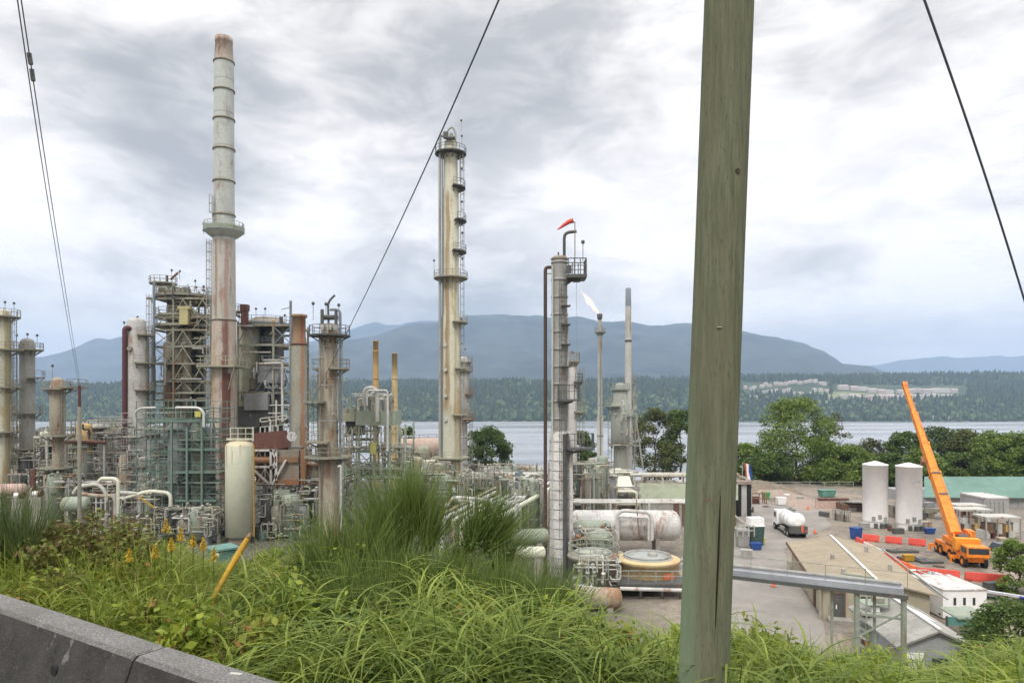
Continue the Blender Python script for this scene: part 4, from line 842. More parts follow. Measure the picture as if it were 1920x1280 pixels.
pipes(T, 34, (X(476, Yh), X(600, Yh), Yh-1.5, Yh+3, Z(1000, Yh), Z(905, Yh)), rr, (.06, .22), ('galv', 'wpipe', 'gpale', 'orange_rust', 'grime', 'dark'))
exchanger('upright pale olive heat drum between the heater frame and the platform column', X(583, 100), 100, 1, .1, G+1, 'buff') if False else None
column('vessel', 'small brown upright vessel between the heater frame and the railed column', 'vessel', 584, 99, 872, 26, 'buff', [(868, 0, 360, .5, 'orange_rust'), (920, 0, 360, .8)], lad=[(-60, 880, 960)])
T = frame('piping_structure', 'cluttered low pipe frame between the heater and the air coolers', 566, 650, 100, 106, 880, [905, 930, 960, 985], 4, 1, .16, 'galv', seed=33, bmat='wpipe', deck=False)
pipes(T, 30, (X(566, 100), X(655, 100), 99, 104, Z(1000, 100), Z(880, 100)), rr, (.06, .2), ('wpipe', 'galv', 'orange_rust', 'grime', 'buff', 'dark'))

# green scaffold and grey scaffold towers
T = scaffold('green steel scaffold tower wrapped round dark vessels left of the cream vessel', 256, 412, 96, 101, 765, 'gscaf', 2.0, 1.5, .085, seed=5, board='gpale')
for (u, y_, vt_, r_, mt) in ((336, 98.5, 790, 1.5, 'greybox'), (352, 100, 830, 1.2, 'gpale'), (372, 98.5, 790, 1.0, 'gpale'), (392, 99, 800, .9, 'greybox')): vessel(T, X(u, y_), y_, G+.5, Z(vt_, y_), r_, mt)
part('top_pipe', T, 'wpipe', lambda m: m.pipe([W(254, 792, 95), W(252, 774, 95), W(262, 765, 95), W(292, 764, 95)], .16, 8)); part('top_pipe', T, 'white', lambda m: m.pipe([W(330, 764, 95), W(372, 764, 95), W(382, 772, 95), W(382, 800, 95)], .18, 8))
part('sign', T, metal('dull_yellow2', (.5, .48, .12), .1), lambda m: m.boxr(W(371, 776, 95), (.8, .1, .8))); [part('header_beam', T, 'gscaf', lambda m: m.beam(W(a, v, 95.6), W(b, v, 95.6), .2, .3)) for a, b, v in ((270, 405, 789), (318, 412, 842), (318, 405, 885), (325, 405, 938), (318, 400, 966))]
part('green_column', T, 'gscaf', lambda m: [m.box(X(u, 95.5)-.13, X(u, 95.5)+.13, 95.3, 95.6, G, Z(v, 95.5)) for u, v in ((379, 775), (351, 800), (322, 790))])
pipes(T, 22, (X(315, 96), X(410, 96), 95.5, 101, Z(990, 96), Z(775, 96)), rr, (.07, .22), ('gpale', 'gscaf', 'wpipe', 'dark'))
for (u, v) in ((300, 950), (296, 965)): pass
T = scaffold('dense grey tube scaffold surrounding a vessel, left of the green scaffold tower', 218, 312, 104, 110, 772, 'galv', 1.6, 1.35, .07, seed=6, board='gpale', ragged=.25)
vessel(T, X(272, 107), 107, G+.5, Z(800, 107), 1.9, 'silver'); vessel(T, X(240, 108), 108, G+.5, Z(850, 108), 1.3, 'buff'); pipes(T, 40, (X(220, 104), X(312, 104), 102.5, 109, Z(990, 104), Z(800, 104)), rr, (.06, .2), ('galv', 'wpipe', 'buff', 'grime', 'dark'))
T = scaffold('low grey tube scaffold with ragged top in front of the silver column', 176, 232, 116, 122, 790, 'galv', 1.9, 1.7, .09, seed=8, board='buff', ragged=.35)
pipes(T, 24, (X(150, 116), X(235, 116), 115, 121, Z(950, 116), Z(785, 116)), rr, (.07, .3), ('galv', 'wpipe', 'buff', 'olive', 'dark'))
T = scaffold('small scaffold beside the grey side-piped column at far left', 62, 100, 124, 129, 820, 'galv', 2.2, 1.8, .09, seed=12, board='buff', ragged=.3)
pipes(T, 18, (X(20, 124), X(150, 124), 122, 128, Z(930, 124), Z(800, 124)), rr, (.08, .3), ('wpipe', 'buff', 'olive', 'redrust', 'galv'))
for (lab, u, Y, vt_, w_, mt, pl) in (
  ('short buff vessel with orange head between the capped column and the silver column', 158, 121, 800, 26, 'ochre', [(828, 0, 360, 1.0)]),
  ('short grey vessel with pale bands left of the grey scaffold', 181, 125, 800, 24, 'silver', [(800, 0, 360, 1.2)]),
  ('short olive vessel behind the low ragged scaffold', 205, 126, 805, 26, 'olive', [(812, 0, 360, 1.0)]),
  ('small red valve stack near the far-left columns', 62, 105, 880, 9, 'redrust', []),
  ('buff upright drum at the foot of the far-left yellow column', 28, 128, 845, 26, 'buff', [(850, 0, 360, .8)]),
  ('narrow pale vessel between the capped column and the side-piped column', 84, 132, 812, 16, 'cream', [(830, 0, 360, .9)])):
    column('vessel', lab, 'vessel', u, Y, vt_, w_, mt, pl)
prack('two-level pipe rack with maroon line running behind the far-left columns', 0, 230, 131, 139, 838, 7, 'galv', 2, 41, 7, mats=('galv', 'buff', 'wpipe', 'redrust', 'olive'))
prack('lower pipe rack at the far left just above the bushes', 0, 300, 108, 114, 912, 7, 'grime', 2, 42, 6, mats=('wpipe', 'buff', 'galv', 'cream', 'redrust'), rads=(.12, .34))
T = prack('short pipe rack under the grey scaffold', 190, 330, 99, 103, 935, 6, 'galv', 2, 43, 5, mats=('wpipe', 'galv', 'buff'))
T = thing('pipe_rack', 'green and maroon header pipes crossing between the left columns', 'pipe rack', (X(150, 112), 112, G))
part('pipe', T, 'redrust', lambda m: m.cyl(W(118, 828, 112), W(198, 829, 112), .28)); part('pipe', T, 'teal', lambda m: m.cyl(W(118, 878, 112), W(150, 875, 112), .22)); part('pipe', T, 'gpale', lambda m: m.cyl(W(130, 840, 112), W(165, 838, 112), .3))
part('pipe', T, 'wpipe', lambda m: m.pipe([W(64, 820, 112), W(88, 820, 112), W(89, 880, 112)], .2)); part('bent', T, 'galv', lambda m: [m.box(X(u, 112)-.15, X(u, 112)+.15, 112.1, 112.4, G, Z(829, 112)) for u in (122, 158, 194)])
exchanger('white horizontal drum behind the red-leaved bush at left', X(142, 92), 92, 2.6, 1.05, Z(945, 92), 'gpale', .15)
exchanger('pale pinkish horizontal drum among pipes at far left', X(20, 98), 98, 3.5, .9, Z(918, 98), metal('pink_drum', (.5, .36, .32), .35), .1)
T = thing('pipe_run', 'thick pale insulated pipes arching over the left pump area', 'pipes', (X(180, 95), 95, G))
for q in ([(138, 925), (146, 912), (186, 907), (200, 925)], [(186, 902), (190, 897), (222, 897)], [(150, 925), (190, 930), (214, 928)], [(214, 926), (216, 965)], [(226, 923), (262, 925)], [(230, 935), (280, 920), (320, 924)]):
    part('pipe', T, rr.choice(['wpipe', 'cream', 'buff']), lambda m: m.pipe([W(a, b, 95) for a, b in q]+([(X(q[-1][0], 95), 95, G)] if q[-1][1] < 940 else []), .27, 8))
part('yellow_handrail', T, 'yellowp', lambda m: m.beam(W(260, 930, 90), W(290, 952, 90), .14))
pipes(T, 22, (X(140, 95), X(320, 95), 94, 99, G, Z(905, 95)), rr, (.07, .2), ('wpipe', 'galv', 'buff', 'white', 'grime'))
for i, (u, v, Y) in enumerate(((70, 925, 96), (35, 928, 96))):
    T = thing('pump', 'small white electric pump unit, %s of the pair above the left bush' % ('right' if i == 0 else 'left'), 'pump', (X(u, Y), Y, G))
    part('motor', T, 'white2', lambda m: m.cyl(W(u-7, v, Y), W(u+3, v, Y), .35, n=10)); part('casing', T, 'redrust', lambda m: m.cyl(W(u+4, v, Y), W(u+9, v, Y), .5, n=10)); part('plinth', T, 'concrete', lambda m: m.box(X(u-9, Y), X(u+11, Y), Y-.5, Y+.5, G, Z(v+6, Y)))
# teal shed behind the yellow post
Yt = 60.0; T = thing('cabin', 'small teal metal cabin with flat lid roof on a stand below the cream vessel', 'cabin', (X(418, Yt), Yt, float(gz(X(418, Yt), Yt))))
rz_ = .75; c = W(417, 1030, Yt); part('wall', T, 'teal', lambda m: m.boxr((c.x, c.y, c.z-1.15), (1.9, 1.9, 2.3), rz_)); [part('leg', T, 'dark', lambda m: m.boxr((c.x+.8*math.cos(rz_+a_), c.y+.8*math.sin(rz_+a_), (c.z-2.3+G)/2), (.16, .16, c.z-2.3-G), rz_)) for a_ in (.785, 2.356, 3.927, 5.498)]
part('roof', T, plain('teal_roof', (.12, .25, .23), .5, .08), lambda m: m.boxr((c.x, c.y, c.z+.2), (2.3, 2.3, .16), rz_))
part('vent', T, 'white2', lambda m: m.boxr(W(407, 1040, 58.4), (.25, .1, .25), rz_))

# ------------------------------------------------------------------ centre: roofs, tanks, pipes
T = thing('storage_tank', 'long low roof with pinkish rusty panels behind the very tall column', 'tank', (X(795, 170), 170, G))
part('shell', T, metal('pink_roof', (.46, .37, .31), .5, rustcol=(.35, .16, .12)), lambda m: m.tube([W(752, 842, 170), W(835, 839, 170)], 2.6, 18)); part('railing', T, 'grime', lambda m: m.rail([W(770, 826, 170), W(835, 824, 170)], 1.4, .12, 2)); part('support', T, 'grime', lambda m: [m.boxr((X(u, 170), 170, (G+Z(850, 170))/2), (.8, 3, Z(850, 170)-G)) for u in (765, 795, 825)])
T = thing('process_shed', 'dark grey flat-roofed shed behind the lattice frame and very tall column', 'shed', (X(790, 150), 150, G))
part('wall', T, 'greybox', lambda m: m.box(X(756, 150), X(822, 150), 150, 158, G, Z(868, 150))); part('roof', T, 'grime', lambda m: m.box(X(753, 150), X(825, 150), 149.6, 158.4, Z(868, 150)+.002, Z(864, 150))); part('door', T, 'dark', lambda m: m.box(X(775, 150), X(795, 150), 149.9, 149.99, G, Z(885, 150)))
T = thing('process_shed', 'long low grey roofed building below the round tree at centre', 'shed', (X(940, 160), 160, G))
part('wall', T, 'grime', lambda m: m.box(X(868, 160), X(1016, 160), 160, 168, G, Z(884, 160))); part('roof', T, 'galv', lambda m: m.add([W(866, 884, 159.5), W(1018, 884, 159.5), W(1018, 872, 164), W(866, 876, 164), W(1018, 884, 169), W(866, 884, 169)], [(0,1,2,3), (3,2,4,5), (0,3,5), (1,4,2), (5,4,1,0)]))
for (lab, u0, u1, Y, v, lv, sd, mt) in (
  ('pipe rack beyond the broom bush, left of the very tall column', 752, 840, 122, 872, 2, 51, 'galv'), ('pipe rack behind the brown overflow pipe', 868, 1030, 128, 893, 2, 52, 'galv'),
  ('pale-railed pipe rack between the hooked vent column and the stepped column', 1070, 1190, 118, 888, 3, 53, 'gpale'), ('low pipe rack beneath the stepped grey-green column', 1075, 1200, 104, 925, 2, 54, 'galv'), ('short pipe rack at the foot of the very tall column', 760, 870, 108, 925, 2, 55, 'grime')):
    prack(lab, u0, u1, Y, Y+6, v, 7, mt, lv, sd, 5, mats=('wpipe', 'galv', 'buff', 'grime', 'cream'))
for (lab, bx, Y, n, sd) in (('tangle of small pipes and valves at the foot of the very tall column', (740, 880, 890, 990), 104, 60, 61), ('tangle of pipes between the white pipe bundle and the brown overflow pipe', (930, 1030, 900, 1000), 92, 50, 62),
    ('tangle of pipes right of the hooked vent column', (1072, 1160, 870, 960), 96, 60, 63), ('tangle of pale pipes beside the round tank left of the yellow tank', (1072, 1165, 1000, 1080), 72, 46, 64), ('far tangle of grey pipes in front of the round tree', (868, 1010, 872, 905), 135, 50, 65), ('tangle of pipes under the low pipe rack at far left', (0, 130, 890, 960), 104, 50, 66)):
    T = thing('pipework', lab, 'pipes', (X((bx[0]+bx[1])/2, Y), Y, G))
    for q_ in range(4): vessel(T, X(bx[0]+(bx[1]-bx[0])*(q_+.5)/4, Y), Y+2.5, G, Z(bx[2], Y)-1.5*(q_ % 2), .9+.3*(q_ % 3), ('dark', 'grime', 'gpale', 'greybox')[q_])
    pipes(T, n, (X(bx[0], Y), X(bx[1], Y), Y, Y+5, max(G, Z(bx[3], Y)), Z(bx[2], Y)), random.Random(sd), (.05, .2), ('galv', 'grime', 'grime', 'buff', 'gpale', 'dark', 'orange_rust', 'wpipe', 'olive'))
    r_ = random.Random(sd+1)
    for i in range(9):
        u = r_.uniform(bx[0], bx[1]); part('support', T, 'galv', lambda m: m.box(X(u, Y)-.09, X(u, Y)+.09, Y+.3*i, Y+.3*i+.18, G, Z(bx[2]+r_.uniform(0, 15), Y)))
# white diagonal pipe bundle
T = thing('pipe_bundle', 'bundle of long white insulated pipes running away beside the broom bush', 'pipes', (X(920, 95), 95, G))
for i, (dx, rad, mt) in enumerate(((0, .28, 'white'), (1.0, .22, 'wpipe'), (1.9, .3, 'white'), (3.0, .2, 'galv'), (3.9, .26, 'white'), (5.0, .32, 'cream'), (-1.1, .2, 'buff'))):
    zz = G+6.2-(i % 3)*.1; part('pipe', T, mt, lambda m: m.pipe([(-7.5+dx*1.1, 74, zz-3), (-7.5+dx*1.1, 74, zz), (3.0+dx*.9, 118-dx*2, zz), (3.0+dx*.9, 118-dx*2, zz-4)], rad, 8))
for j in range(6):
    y_ = 76+j*8; x_ = -7.5+(y_-74)*10.5/44; part('bent', T, 'galv', lambda m: (m.box(x_-1.3, x_-1.1, y_, y_+.2, G, G+5.7), m.box(x_+5.3, x_+5.5, y_, y_+.2, G, G+5.7), m.box(x_-1.5, x_+5.7, y_+.01, y_+.19, G+5.702, G+5.87)))
T = thing('pipe_run', 'white elbowed pipes dropping beside the white pipe bundle', 'pipes', (X(930, 80), 80, G))
for q in ([(835, 950), (850, 932), (905, 936), (925, 942), (930, 975)], [(925, 970), (955, 942), (985, 935), (968, 930)], [(900, 975), (908, 958), (930, 938), (975, 945)], [(860, 938), (890, 940)]): part('pipe', T, 'white', lambda m: m.pipe([W(a, b, 80) for a, b in q]+[(X(q[-1][0], 80), 80, G)], .22, 8))
part('orange_valve', T, 'orange_rust', lambda m: m.cyl(W(950, 905, 105), W(962, 895, 105), .6)); part('blue_riser', T, 'bluegrey', lambda m: (m.cyl(W(970, 885, 98), (X(970, 98), 98, G), .35), m.cyl(W(976, 882, 98), (X(976, 98), 98, G), .3)))
exchanger('pale green horizontal drum left of the brown overflow pipe', X(985, 70), 70, 4.2, .8, Z(1006, 70), 'gpale', .2)
exchanger('grey horizontal drum under the pipe tangle left of the brown overflow pipe', X(985, 66), 66, 3.4, .6, Z(1036, 66), 'cream', .1)
# big white horizontal drum
Yd = 85.0; z = Z(984, Yd); rd_ = 28*Yd/F
x0, x1 = X(1080, Yd), X(1262, Yd)
T = exchanger('large white clad horizontal drum between the hooked vent column and the wooden pole', (x0+x1)/2, Yd, x1-x0, rd_, z, 'white', -.03, 'pressure_drum')
for u in (1150, 1157, 1228): part('strap', T, 'wpipe', lambda m: m.tube([W(u, 984, Yd), W(u+3, 984, Yd)], rd_+.07, 20))
part('loop_pipe', T, 'white', lambda m: (m.pipe([W(1158, 1012, 82.5), W(1158, 956, 82.5), W(1222, 960, 82.5), W(1222, 1012, 82.5)], .24, 8, 1), m.pipe([W(1160, 968, 82), W(1216, 970, 82), W(1216, 1012, 82)], .14, 8)))
part('orange_ladder', T, 'orange_rust', lambda m: (m.beam(W(1193, 935, 82.6), W(1198, 1008, 82.6), .1), m.beam(W(1160, 960, 82.4), W(1158, 1015, 82.4), .12)))
prack('pipe rack with pale top rails above the white drum', 1072, 1290, 90, 94, 945, 5, 'wpipe', 1, 71, 6, mats=('wpipe', 'white', 'galv'), rads=(.1, .2))
# green roofed compressor shed + railed rack above
Ys = 104.0; T = thing('compressor_shed', 'long shed with faded green roof behind the white drum, cut by the wooden pole', 'shed', (X(1280, Ys), Ys, G))
part('wall', T, 'brown', lambda m: m.box(X(1204, Ys), X(1380, Ys), Ys, Ys+7, G, Z(936, Ys))); part('lower_panel', T, 'galv', lambda m: m.box(X(1207, Ys), X(1262, Ys), Ys-.1, Ys-.01, Z(962, Ys), Z(942, Ys)))
part('roof', T, metal('faded_green_roof', (.24, .27, .19), .3), lambda m: m.add([W(1200, 937, Ys-.6), W(1384, 937, Ys-.6), W(1384, 908, Ys+3.5), W(1200, 905, Ys+3.5), W(1384, 930, Ys+8), W(1200, 930, Ys+8)], [(0,1,2,3), (3,2,4,5), (0,3,5), (1,4,2), (5,4,1,0)]))
prack('railed pipe rack above the faded green roof, running behind the wooden pole', 1190, 1400, 116, 121, 895, 5, 'wpipe', 2, 72, 5, mats=('wpipe', 'white', 'buff'), rads=(.15, .3))
T = thing('exhaust_box', 'pale hooded fan box with a round grey motor at the foot of the stepped column', 'fan', (X(1175, 108), 108, G))
part('box', T, 'galv', lambda m: m.box(X(1150, 108), X(1192, 108), 108, 111, G, Z(912, 108))); part('hood', T, 'cream', lambda m: m.add([W(1155, 912, 107.9), W(1186, 912, 107.9), W(1180, 892, 109.5), W(1160, 892, 109.5), W(1186, 912, 111), W(1155, 912, 111)], [(0,1,2,3), (1,4,2), (0,3,5), (3,2,4,5), (5,4,1,0)])); part('motor', T, 'silver', lambda m: m.cyl(W(1165, 921, 106.5), W(1165, 921, 107.99), .65, n=16))
# yellow tank and grey neighbour
Yk2 = 70.0
def tank(label, u, v, w, Y, mat, roof, hh, seed):
    x = X(u, Y); r = w*Y/F/2; z = Z(v, Y); T = thing('storage_tank', label, 'tank', (x, Y, G)); n = 28
    part('shell', T, mat, lambda m: m.lathe(x, Y, [(r, z-hh), (r, z-.3), (r+.12, z-.28), (r+.12, z)], n))
    part('roof', T, roof, lambda m: m.lathe(x, Y, [(r*.80, z+.16), (r*.79, z+.24), (.1, z+.45)], n)); part('roof_edge', T, mat, lambda m: m.lathe(x, Y, [(r*1.0, z+.02), (r*.8, z+.15)], n, cap=False))
    part('rim', T, 'galv', lambda m: m.lathe(x, Y, [(r*.72, z+.24), (r*.75, z+.42), (r*.68, z+.42), (r*.68, z+.27)], n, cap=False))
    part('hatch', T, 'galv', lambda m: m.lathe(x+.4, Y-.6, [(.5, z+.3), (.5, z+.7), (.1, z+.75)], 12)); return T, x, r, z
T, x, r, z = tank('round flat tank with yellow rust-patched wall and grey lid, left of the wooden pole', 1214, 1046, 116, Yk2, 'tankyellow', plain('grey_lid', (.33, .35, .34), .8, .15, 1), 2.2, 1)
part('platform', T, 'dark', lambda m: (m.box(X(1156, 66), X(1290, 66), 65.5, 74, Z(1098, 66)-.1, Z(1092, 66)), [m.box(X(u, 66)-.12, X(u, 66)+.12, y_, y_+.24, G, Z(1098, 66)-.1) for u in (1160, 1200, 1240, 1275) for y_ in (65.6, 73)]))
part('orange_patch', T, plain('orange_red_patch', (.62, .17, .06), .6, .3, 2), lambda m: [m.arc(x, Yk2, Z(v, Yk2), r+.01, r+.025, a, b, .7, 5) for v, a, b in ((1062, 288, 312), (1070, 296, 322))])
part('platform_railing', T, 'galv', lambda m: m.rail([W(1156, 1091, 65.6), W(1200, 1091, 65.6), W(1290, 1092, 65.6)], 1.1, .07, 1.4)); part('low_pipe', T, 'white', lambda m: m.cyl(W(1162, 1103, 65), W(1280, 1106, 65), .18))
T, x, r, z = tank('round grey-green tank ringed by pipes, right of the hooked vent column', 1112, 1040, 92, 69, 'grime', metal('lid_green', (.38, .40, .34), .2), 3.4, 2)
pipes(T, 22, (X(1074, 66), X(1160, 66), 64.6, 66, G, Z(1040, 66)), rr, (.05, .14), ('wpipe', 'gpale', 'galv', 'white')); part('top_railing', T, 'gpale', lambda m: m.rail([(x+r*math.cos(a), 69+r*math.sin(a), z+.05) for a in np.arange(0, 6.28, .5)], 1.1, .07, 2, close=True))
part('low_pipe', T, 'white', lambda m: m.cyl(W(1076, 1098, 63.5), W(1148, 1108, 63.5), .2))
T = exchanger('pale brown drum low among the grass right of the hooked vent column', X(1120, 62), 62, 3.6, .95, Z(1120, 62), 'buff', -.1)
exchanger('grey-green drum lying in front of the white drum', X(1110, 78), 78, 3.6, .9, Z(990, 78), 'gpale', .1)
# two long distant piles/roof at centre right
T = thing('control_building', 'flat buff building partly hidden behind the wooden pole', 'building', (X(1330, 120), 120, G))
part('wall', T, 'buff', lambda m: m.box(X(1290, 120), X(1376, 120), 120, 130, G, Z(915, 120))); part('roof', T, 'galv', lambda m: m.box(X(1288, 120), X(1378, 120), 119.7, 130.3, Z(915, 120)+.002, Z(911, 120)))

# more small gear filling the ground of the units
for (lab, bx, Y, n, sd) in (('low dark pumps and lines around the foot of the cream vessel', (395, 480, 985, 1012), 96, 30, 81), ('low lines and valves in front of the green scaffold', (290, 400, 955, 1005), 90, 44, 82), ('low lines and valves under the grey scaffold', (200, 300, 930, 1000), 94, 50, 83), ('grey lines between the two scaffold towers', (228, 330, 860, 960), 101, 40, 84), ('lines stacked below the heater frame', (478, 570, 930, 1010), 93, 50, 85), ('lines and valves left of the heater, above the bushes', (560, 650, 900, 1010), 95, 50, 86), ('grey lines behind the far-left pipe rack', (0, 220, 850, 930), 118, 60, 87)):
    T = thing('pipework', lab, 'pipes', (X((bx[0]+bx[1])/2, Y), Y, G))
    for q_ in range(4): vessel(T, X(bx[0]+(bx[1]-bx[0])*(q_+.5)/4, Y), Y+2.5, G, Z(bx[2], Y)-1.5*(q_ % 2), .9+.3*(q_ % 3), ('dark', 'grime', 'gpale', 'greybox')[q_])
    pipes(T, n, (X(bx[0], Y), X(bx[1], Y), Y, Y+4, max(G, Z(bx[3], Y)), Z(bx[2], Y)), random.Random(sd), (.05, .2), ('grime', 'galv', 'dark', 'grime', 'wpipe', 'gpale', 'olive'))
    r_ = random.Random(sd+1)
    for i in range(7):
        u = r_.uniform(bx[0], bx[1]); w_ = r_.uniform(.3, .8); y_ = Y+.5*i+.2; h_ = r_.uniform(.8, 2.2)
        part(r_.choice(['pump', 'motor', 'drum']), T, r_.choice(['dark', 'grime', 'galv', 'gscaf', 'greybox']), lambda m: (m.lathe(X(u, Y), y_, [(w_, G), (w_, G+h_), (w_*.6, G+h_+.3)], 12), m.cyl((X(u, Y), y_, G+h_+.2), (X(u, Y), y_, G+h_+1.2), .09)))

# low process modules: frames packed with small vessels and lines
for (lab, u0, u1, Y, vt_, lv, sd, cols) in (
  ('low packed steel module between the capped column and the dark-topped pole', 64, 150, 119, 815, [835, 862, 890, 915], 91, ('galv', 'grime')), ('low packed steel module behind the ragged grey scaffold', 152, 238, 127, 795, [808, 835, 865, 895], 92, ('buff', 'olive')),
  ('dark packed steel module at the far left behind the yellow-stained column', -20, 66, 136, 830, [850, 875, 900], 93, ('grime', 'galv')), ('packed steel module between the air coolers and the very tall column', 744, 834, 112, 868, [885, 905, 930], 94, ('olive', 'grime')),
  ('packed steel module right of the very tall column base', 866, 960, 120, 884, [897, 915, 935], 95, ('galv', 'dark')), ('packed steel module behind the hooked vent column foot', 1072, 1150, 100, 908, [925, 945, 968], 96, ('galv', 'buff'))):
    T = frame('process_module', lab, u0, u1, Y, Y+6, vt_, lv, 4, 2, .16, 'frame', seed=sd, bmat='galv'); r_ = random.Random(sd)
    for i in range(7):
        x = X(r_.uniform(u0, u1), Y); z0 = r_.choice([G]+[Z(v, Y) for v in lv[1:]]); vessel(T, x, Y+r_.uniform(1, 5), z0, z0+r_.uniform(2, 4.5), r_.uniform(.5, 1.1), r_.choice(cols+('dark', 'buff')))
    pipes(T, 34, (X(u0, Y), X(u1, Y), Y-.4, Y+5, G, Z(vt_, Y)), r_, (.07, .22), ('wpipe', 'galv', 'grime', 'buff', 'olive', 'dark'))
for i, (u, Y, vt_, w_, mt) in enumerate(((286, 103, 800, 18, 'greybox'), (300, 103, 840, 22, 'dark'), (270, 103, 860, 20, 'galv'), (322, 103.5, 820, 16, 'dark'))):
    column('vessel', ['tall dark drum behind the left end of the green scaffold', 'squat dark drum behind the green scaffold', 'grey squat drum at the left foot of the green scaffold', 'slim dark drum in the middle of the green scaffold'][i], 'vessel', u, Y, vt_, w_, mt, [(vt_+12, 0, 360, .4)])

for (lab, u0, u1, Y, vt_, lv, sd, cols) in (
  ('distant steel module between the far-left columns, hiding the water', -30, 110, 150, 800, [815, 835, 860], 101, ('grime', 'gpale')), ('distant steel module behind the orange-headed vessel', 108, 236, 148, 788, [805, 828, 855], 102, ('buff', 'gpale')),
  ('distant steel module between the stout stack and the railed column', 560, 640, 140, 842, [858, 880, 905], 103, ('grime', 'olive')), ('distant steel module right of the air coolers', 742, 800, 140, 850, [862, 885], 104, ('galv', 'olive')), ('distant steel module behind the nearer caged column', 955, 1060, 140, 880, [895, 912], 105, ('galv', 'buff')), ('distant steel module at the foot of the flare stack', 1085, 1150, 150, 872, [885, 900], 106, ('gpale', 'galv'))):
    T = frame('process_module', lab, u0, u1, Y, Y+6, vt_, lv, 5, 1, .2, 'frame', seed=sd, bmat='galv'); r_ = random.Random(sd)
    for i in range(10):
        x = X(r_.uniform(u0, u1), Y); z0 = r_.choice([G]+[Z(v, Y) for v in lv[1:]]); vessel(T, x, Y+r_.uniform(1, 5), z0, z0+r_.uniform(2, 5.5), r_.uniform(.6, 1.4), r_.choice(cols+('dark', 'buff', 'grime')))
    pipes(T, 34, (X(u0, Y), X(u1, Y), Y-.4, Y+5, G, Z(vt_, Y)), r_, (.09, .28), ('wpipe', 'galv', 'grime', 'buff', 'olive', 'dark'))
# ------------------------------------------------------------------ right: yard
def silo(label, u, Y, vb_, vt_, w):
    x = X(u, Y); r = w*Y/F/2; z1 = Z(vt_+6, Y); T = thing('silo', label, 'silo', (x, Y, G))
    part('shell', T, 'white2', lambda m: m.lathe(x, Y, [(r, G+.9), (r, z1-.15), (r+.06, z1-.13), (r+.06, z1)], 24)); part('cone_roof', T, 'white2', lambda m: m.lathe(x, Y, [(r+.05, z1+.005), (.15, z1+.5), (.05, z1+.5)], 24))
    part('base_ring', T, 'white2', lambda m: m.lathe(x, Y, [(r*.93, G), (r*.93, G+.9)], 24))
    part('lettering_band', T, plain('faint_grey_lettering', (.45, .46, .5), .6, .3, 6), lambda m: [m.arc(x, Y, z1-2.1, r+.002, r+.012, 252+i*6.5, 256.5+i*6.5, .22, 2) for i in range(7)])
    for i, (a, g) in enumerate(((236, .5), (263, .8), (292, .45))): part('hatch', T, 'galv', lambda m: m.boxr((x+(r+.05)*math.cos(R(a)), Y+(r+.05)*math.sin(R(a)), G+.9+g), (.1, .5, .6), R(a)))
    for a in (245, 270, 295): part('fitting', T, 'dark', lambda m: m.boxr((x+(r+.3)*math.cos(R(a)), Y+(r+.3)*math.sin(R(a)), G+.35), (.5, .5, .7), R(a)))
silo('white cylindrical silo with shallow cone roof, left one of the two', 1641, 104, 985, 864, 43)
silo('white cylindrical silo with shallow cone roof, right one nearer the crane boom', 1704, 102, 990, 867, 44)

def gable(name, label, P0, d, L, wd, eave, ridge, wall, roof, over=.4, cat='building', cap=None, T=None, base=G):
    """gabled building: P0 front-left ground corner, d unit direction of the ridge going back, wd width to the right"""
    d = Vector((d[0], d[1], 0)).normalized(); n = Vector((d.y, -d.x, 0)); P0 = Vector((P0[0], P0[1], base))
    T = T or thing(name, label, cat, tuple(P0)); up = Vector((0, 0, 1))
    c = [P0, P0+n*wd, P0+n*wd+d*L, P0+d*L]; e = [q+up*eave for q in c]; r0, r1 = P0+n*wd/2+up*ridge, P0+n*wd/2+d*L+up*ridge
    part('wall', T, wall, lambda m: m.add(c+e+[r0-up*.02, r1-up*.02], [(0,1,5,4), (1,2,6,5), (2,3,7,6), (3,0,4,7), (4,5,8), (6,7,9)]))
    sl_ = (ridge-eave)/(wd/2); o = over; th = up*.14
    def rf(sgn):
        a = (P0 if sgn < 0 else P0+n*wd)+n*sgn*o+up*(eave-sl_*o+.03); b = a+d*(L+o)-d*0; a = a-d*o; r_0 = r0-d*o+up*.03; r_1 = r1+d*o+up*.03; b = b
        q = [a, r_0, r_1, b]; return lambda m: m.add(q+[p+th for p in q], [(0,1,2,3), (7,6,5,4), (0,4,5,1), (1,5,6,2), (2,6,7,3), (3,7,4,0)])
    part('roof_slope', T, roof, rf(-1)); part('roof_slope', T, roof, rf(1))
    if cap: part('ridge_cap', T, cap, lambda m: m.beam(r0-d*o+up*.26, r1+d*o+up*.26, .2, .1))
    return T, P0, d, n
T, P0, d, n = gable('workshop', 'low cream workshop with a broad tan roof and white ridge line beside the yard road', (27.15, 59.6), (5.1, 19.5), 19, 8.3, 2.75, 3.6, 'creamwall', 'tan', .45, cap='white2')
part('dark_eave', T, 'brown', lambda m: m.beam(P0-n*.47+Vector((0, 0, 2.62)), P0-n*.47+d*20+Vector((0, 0, 2.62)), .1, .28))
T2 = T; f = P0-d*.06
def onf(a, b, z0, z1, th=.1, off=0): 
    p = f+n*a; q = f+n*b; return lambda m: m.add([p+Vector((0,0,z0)), q+Vector((0,0,z0)), q+Vector((0,0,z1)), p+Vector((0,0,z1)), p-d*th+Vector((0,0,z0)), q-d*th+Vector((0,0,z0)), q-d*th+Vector((0,0,z1)), p-d*th+Vector((0,0,z1))], [(0,1,2,3), (7,6,5,4), (0,4,5,1), (1,5,6,2), (2,6,7,3), (3,7,4,0)])
